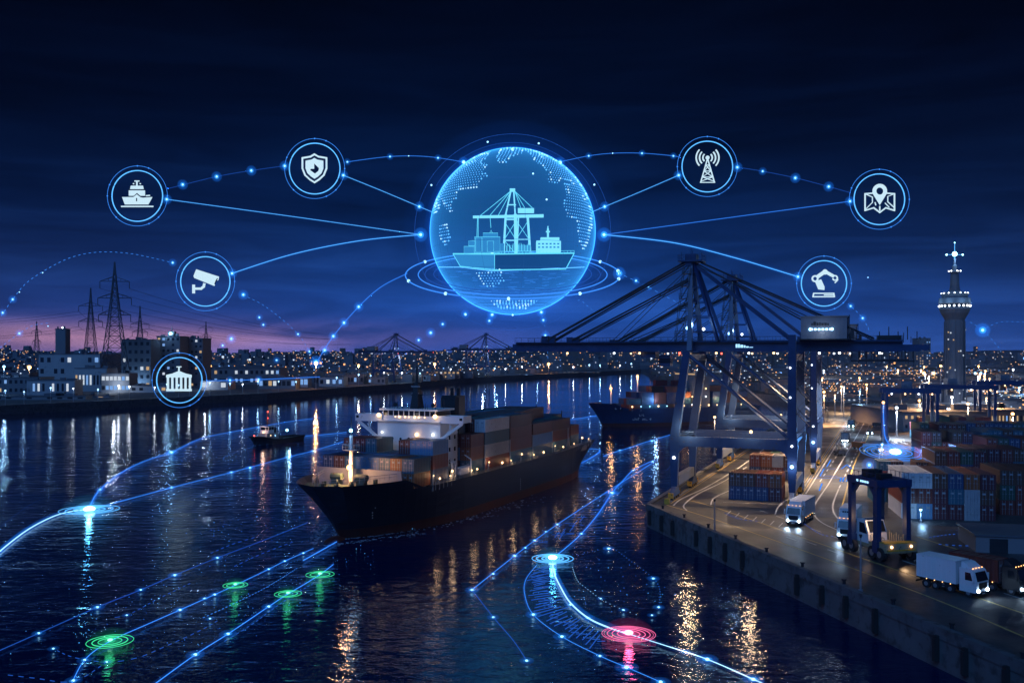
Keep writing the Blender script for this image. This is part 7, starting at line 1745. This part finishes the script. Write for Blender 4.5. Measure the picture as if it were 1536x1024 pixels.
for k in range(2, len(Lc) - 3):
    a, b_ = Vector(Lc[k]), Vector(Rc[k]); f0_, f1_ = random.uniform(0.05, 0.35), random.uniform(0.6, 0.9)
    p, q = a.lerp(b_, f0_), a.lerp(b_, f1_); mb.bar(G(p.x, p.y, 0.3) - o_, G(q.x, q.y + random.uniform(-2, 2), 0.3) - o_, 0.09, 0.06)
    if random.random() < 0.6:
        p2 = a.lerp(b_, random.uniform(0.3, 0.5)); mb.bar(G(p2.x, p2.y + 3, 0.3) - o_, G(p2.x + 12, p2.y + 3, 0.3) - o_, 0.08, 0.06)
obj('rung', mb, M['h_faint'], lad)
lad = thing('light_ladder', 'glowing chevrons and bars laid inside the lit fairway above the cyan beacon', 'light route', G(860, 800, 0.3), 0, WG); mb = MB(); o_ = G(860, 800, 0.3)
for k in range(26):
    t_ = random.random(); a = Vector((800, 815)).lerp(Vector((900, 735)), t_); x0 = a.x + random.uniform(5, 35); 
    if random.random() < 0.5: mb.bar(G(x0, a.y, 0.3) - o_, G(x0 + random.uniform(5, 16), a.y + random.uniform(-1, 2), 0.3) - o_, 0.1, 0.06)
    else: mb.bar(G(x0, a.y, 0.3) - o_, G(x0 + 7, a.y - 9, 0.3) - o_, 0.1, 0.06)
obj('rung', mb, M['h_faint'], lad)
def beacon(label, px, py, z, rx, colr, corem, rings, wt, lc, core=1.0, halo=None, ht=0.0, cat='light beacon', grp='light beacons lying on the water'):
    p = G(px, py, z); k_ = p.y / F; t = thing('light_beacon', label, cat, p, 0, grp)
    mb = MB(); mb.ball((0, 0, 0.15), 0.13 * rx * k_ * core, 14, 8, 0, 1.5, 1.5, 0.7); obj('core', mb, M[corem], t)
    for f_, tk in rings:
        mb = MB(); mb.ring(rx * k_ * f_, tk, 64, 5); obj('ring', mb, M[colr], t)
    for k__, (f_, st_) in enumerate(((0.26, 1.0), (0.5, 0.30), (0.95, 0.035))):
        mb = MB(); mb.ball((0, 0, 0.12), rx * k_ * f_, 24, 16, 0, 1, 1, 0.55); obj('aura', mb, glowvol('beacon_aura_light', lc, st_ * (halo or 0.3) / (rx * k_)), t)  # beacon glow put in as nested emitting volumes
    lamp('beacon_light', t, (0, -0.3, 1.2), lc, wt, 0.5)
    return t
RGS = ((1.0, 0.05), (0.78, 0.09), (0.52, 0.10), (0.34, 0.08))
beacon('bright cyan beacon with rings on the water at the left', 134, 764, 0.4, 42, 'h_bright', 'h_core', RGS, 800, (0.08, 0.5, 1.0), 1.0, 1.1)
beacon('bright cyan beacon with rings on the water before the quay corner', 829, 837, 0.4, 31, 'h_bright', 'h_core', RGS, 500, (0.08, 0.5, 1.0), 1.1, 1.1)
beacon('pink-red beacon with rings on the water near the bottom', 943, 950, 0.4, 40, 'h_pink', 'h_pinkc', ((1.0, 0.03), (0.8, 0.045), (0.62, 0.05), (0.42, 0.05), (0.92, 0.02)), 320, (1.0, 0.10, 0.28), 0.9, 0.9)
beacon('largest green beacon, lowest at the left', 165, 961, 0.4, 33, 'h_green', 'h_greenc', ((1.0, 0.03), (0.75, 0.05), (0.5, 0.04)), 40, (0.05, 0.9, 0.35), 0.6, 0.7)
beacon('green beacon farthest left of the upper three', 353, 877, 0.4, 18, 'h_green', 'h_greenc', ((1.0, 0.03), (0.7, 0.045)), 25, (0.05, 0.9, 0.35), 0.7, 0.6)
beacon('green beacon in the middle of the upper three', 432, 890, 0.4, 20, 'h_green', 'h_greenc', ((1.0, 0.03), (0.7, 0.045)), 25, (0.05, 0.9, 0.35), 0.7, 0.6)
beacon('green beacon nearest to the ship bow', 480, 861, 0.4, 21, 'h_green', 'h_greenc', ((1.0, 0.03), (0.7, 0.045)), 25, (0.05, 0.9, 0.35), 0.7, 0.6)
bc = beacon('dazzling blue beacon with wide rings hovering over the container yard', 1343, 678, 8.2, 42, 'h_line', 'h_core', ((1.0, 0.10), (0.80, 0.07), (0.56, 0.10), (0.36, 0.09), (1.2, 0.05)), 14000, (0.08, 0.34, 1.0), 1.0, 1.8, grp='light beacon over the container yard'); bc.rotation_euler = (math.radians(9), 0, 0)
k_ = G(1343, 678, 8.2).y / F
trail('vertical blue light streak rising from the yard beacon to the orange lamp', [(1343, 678), (1333, 665), (1328, 655), (1326, 640), (1325, 606)], 'line', [], 'h_line', 0.22, d=G(1343, 678, 8.2).y, grp='glowing network lines over the yard')
trail('vertical blue streak at the left edge of the yard stacks', [(1305, 735), (1304, 715), (1304, 697)], 'line', [(1304, 697, 0.9)], 'h_faint', 0.10, d=190, grp='glowing network lines over the yard')
random.seed(61)
mb = MB()
def sparks(a, b_, n, spread):
    a = Vector(a); b_ = Vector(b_)
    for k in range(n):
        p = a.lerp(b_, random.random()) + Vector((random.gauss(0, spread), random.gauss(0, spread * 0.5)))
        if p.y < 650: continue
        q = G(p.x, p.y, 0.3); mb.octa(q, random.uniform(0.02, 0.065) * (q.y / 130) ** 0.8, random.choice((0, 0, 1, 2)))
for a, b_, n, s_ in (((60, 960), (460, 800), 110, 34), ((250, 980), (500, 850), 130, 30), ((300, 800), (470, 760), 60, 16), ((800, 820), (980, 690), 90, 16), ((800, 860), (900, 970), 70, 30), ((880, 830), (990, 900), 40, 24), ((180, 690), (460, 670), 40, 14), ((860, 690), (1000, 660), 50, 10), ((520, 850), (640, 760), 40, 22)): sparks(a, b_, n, s_)
struct('light_sparks', mb, [M['h_line'], M['h_faint'], M['h_bright']], kind='stuff', recalc=False)
for i, px in enumerate(([(1200, 780), (1230, 800), (1262, 806)], [(1390, 806), (1440, 800), (1500, 804), (1560, 801)], [(1400, 815), (1460, 818), (1536, 812)], [(1376, 790), (1420, 795), (1470, 792)], [(1275, 848), (1290, 852), (1305, 858)], [(1085, 768), (1110, 778), (1135, 781)])):
    a = G(*px[0]); t = trail('pale glowing scribble on the tarmac, %s of the ground light marks' % nth(i), px, 'dots', [], 'h_faint', 0.09, 0.2, True, 0.9, grp='glowing marks on the tarmac', cat='light mark', z=4.12)

# ------------------------------------------------------------------ night haze over the harbour
mb = MB(); mb.box(-4600, 4600, -60, 5300, -9, 150)
m, nt, out = newmat('night_haze'); pv = nt.nodes.new('ShaderNodeVolumePrincipled'); nt.links.new(pv.outputs[0], out.inputs['Volume'])
pv.inputs['Color'].default_value = (0.45, 0.68, 1.0, 1); pv.inputs['Density'].default_value = 0.00011; pv.inputs['Anisotropy'].default_value = 0.3
struct('haze', mb, m, kind='stuff')
# ------------------------------------------------------------------ render settings
sc.render.engine = 'CYCLES'
sc.cycles.use_denoising = True
try: sc.cycles.denoiser = 'OPENIMAGEDENOISE'
except Exception: pass
sc.cycles.use_light_tree = True
sc.cycles.max_bounces = 6; sc.cycles.diffuse_bounces = 2; sc.cycles.glossy_bounces = 3; sc.cycles.transmission_bounces = 2; sc.cycles.volume_bounces = 0; sc.cycles.transparent_max_bounces = 96
sc.cycles.sample_clamp_indirect = 4.0
sc.cycles.caustics_reflective = False; sc.cycles.caustics_refractive = False
sc.view_settings.view_transform = 'Standard'; sc.view_settings.look = 'None'; sc.view_settings.exposure = 0.0; sc.view_settings.gamma = 1.0
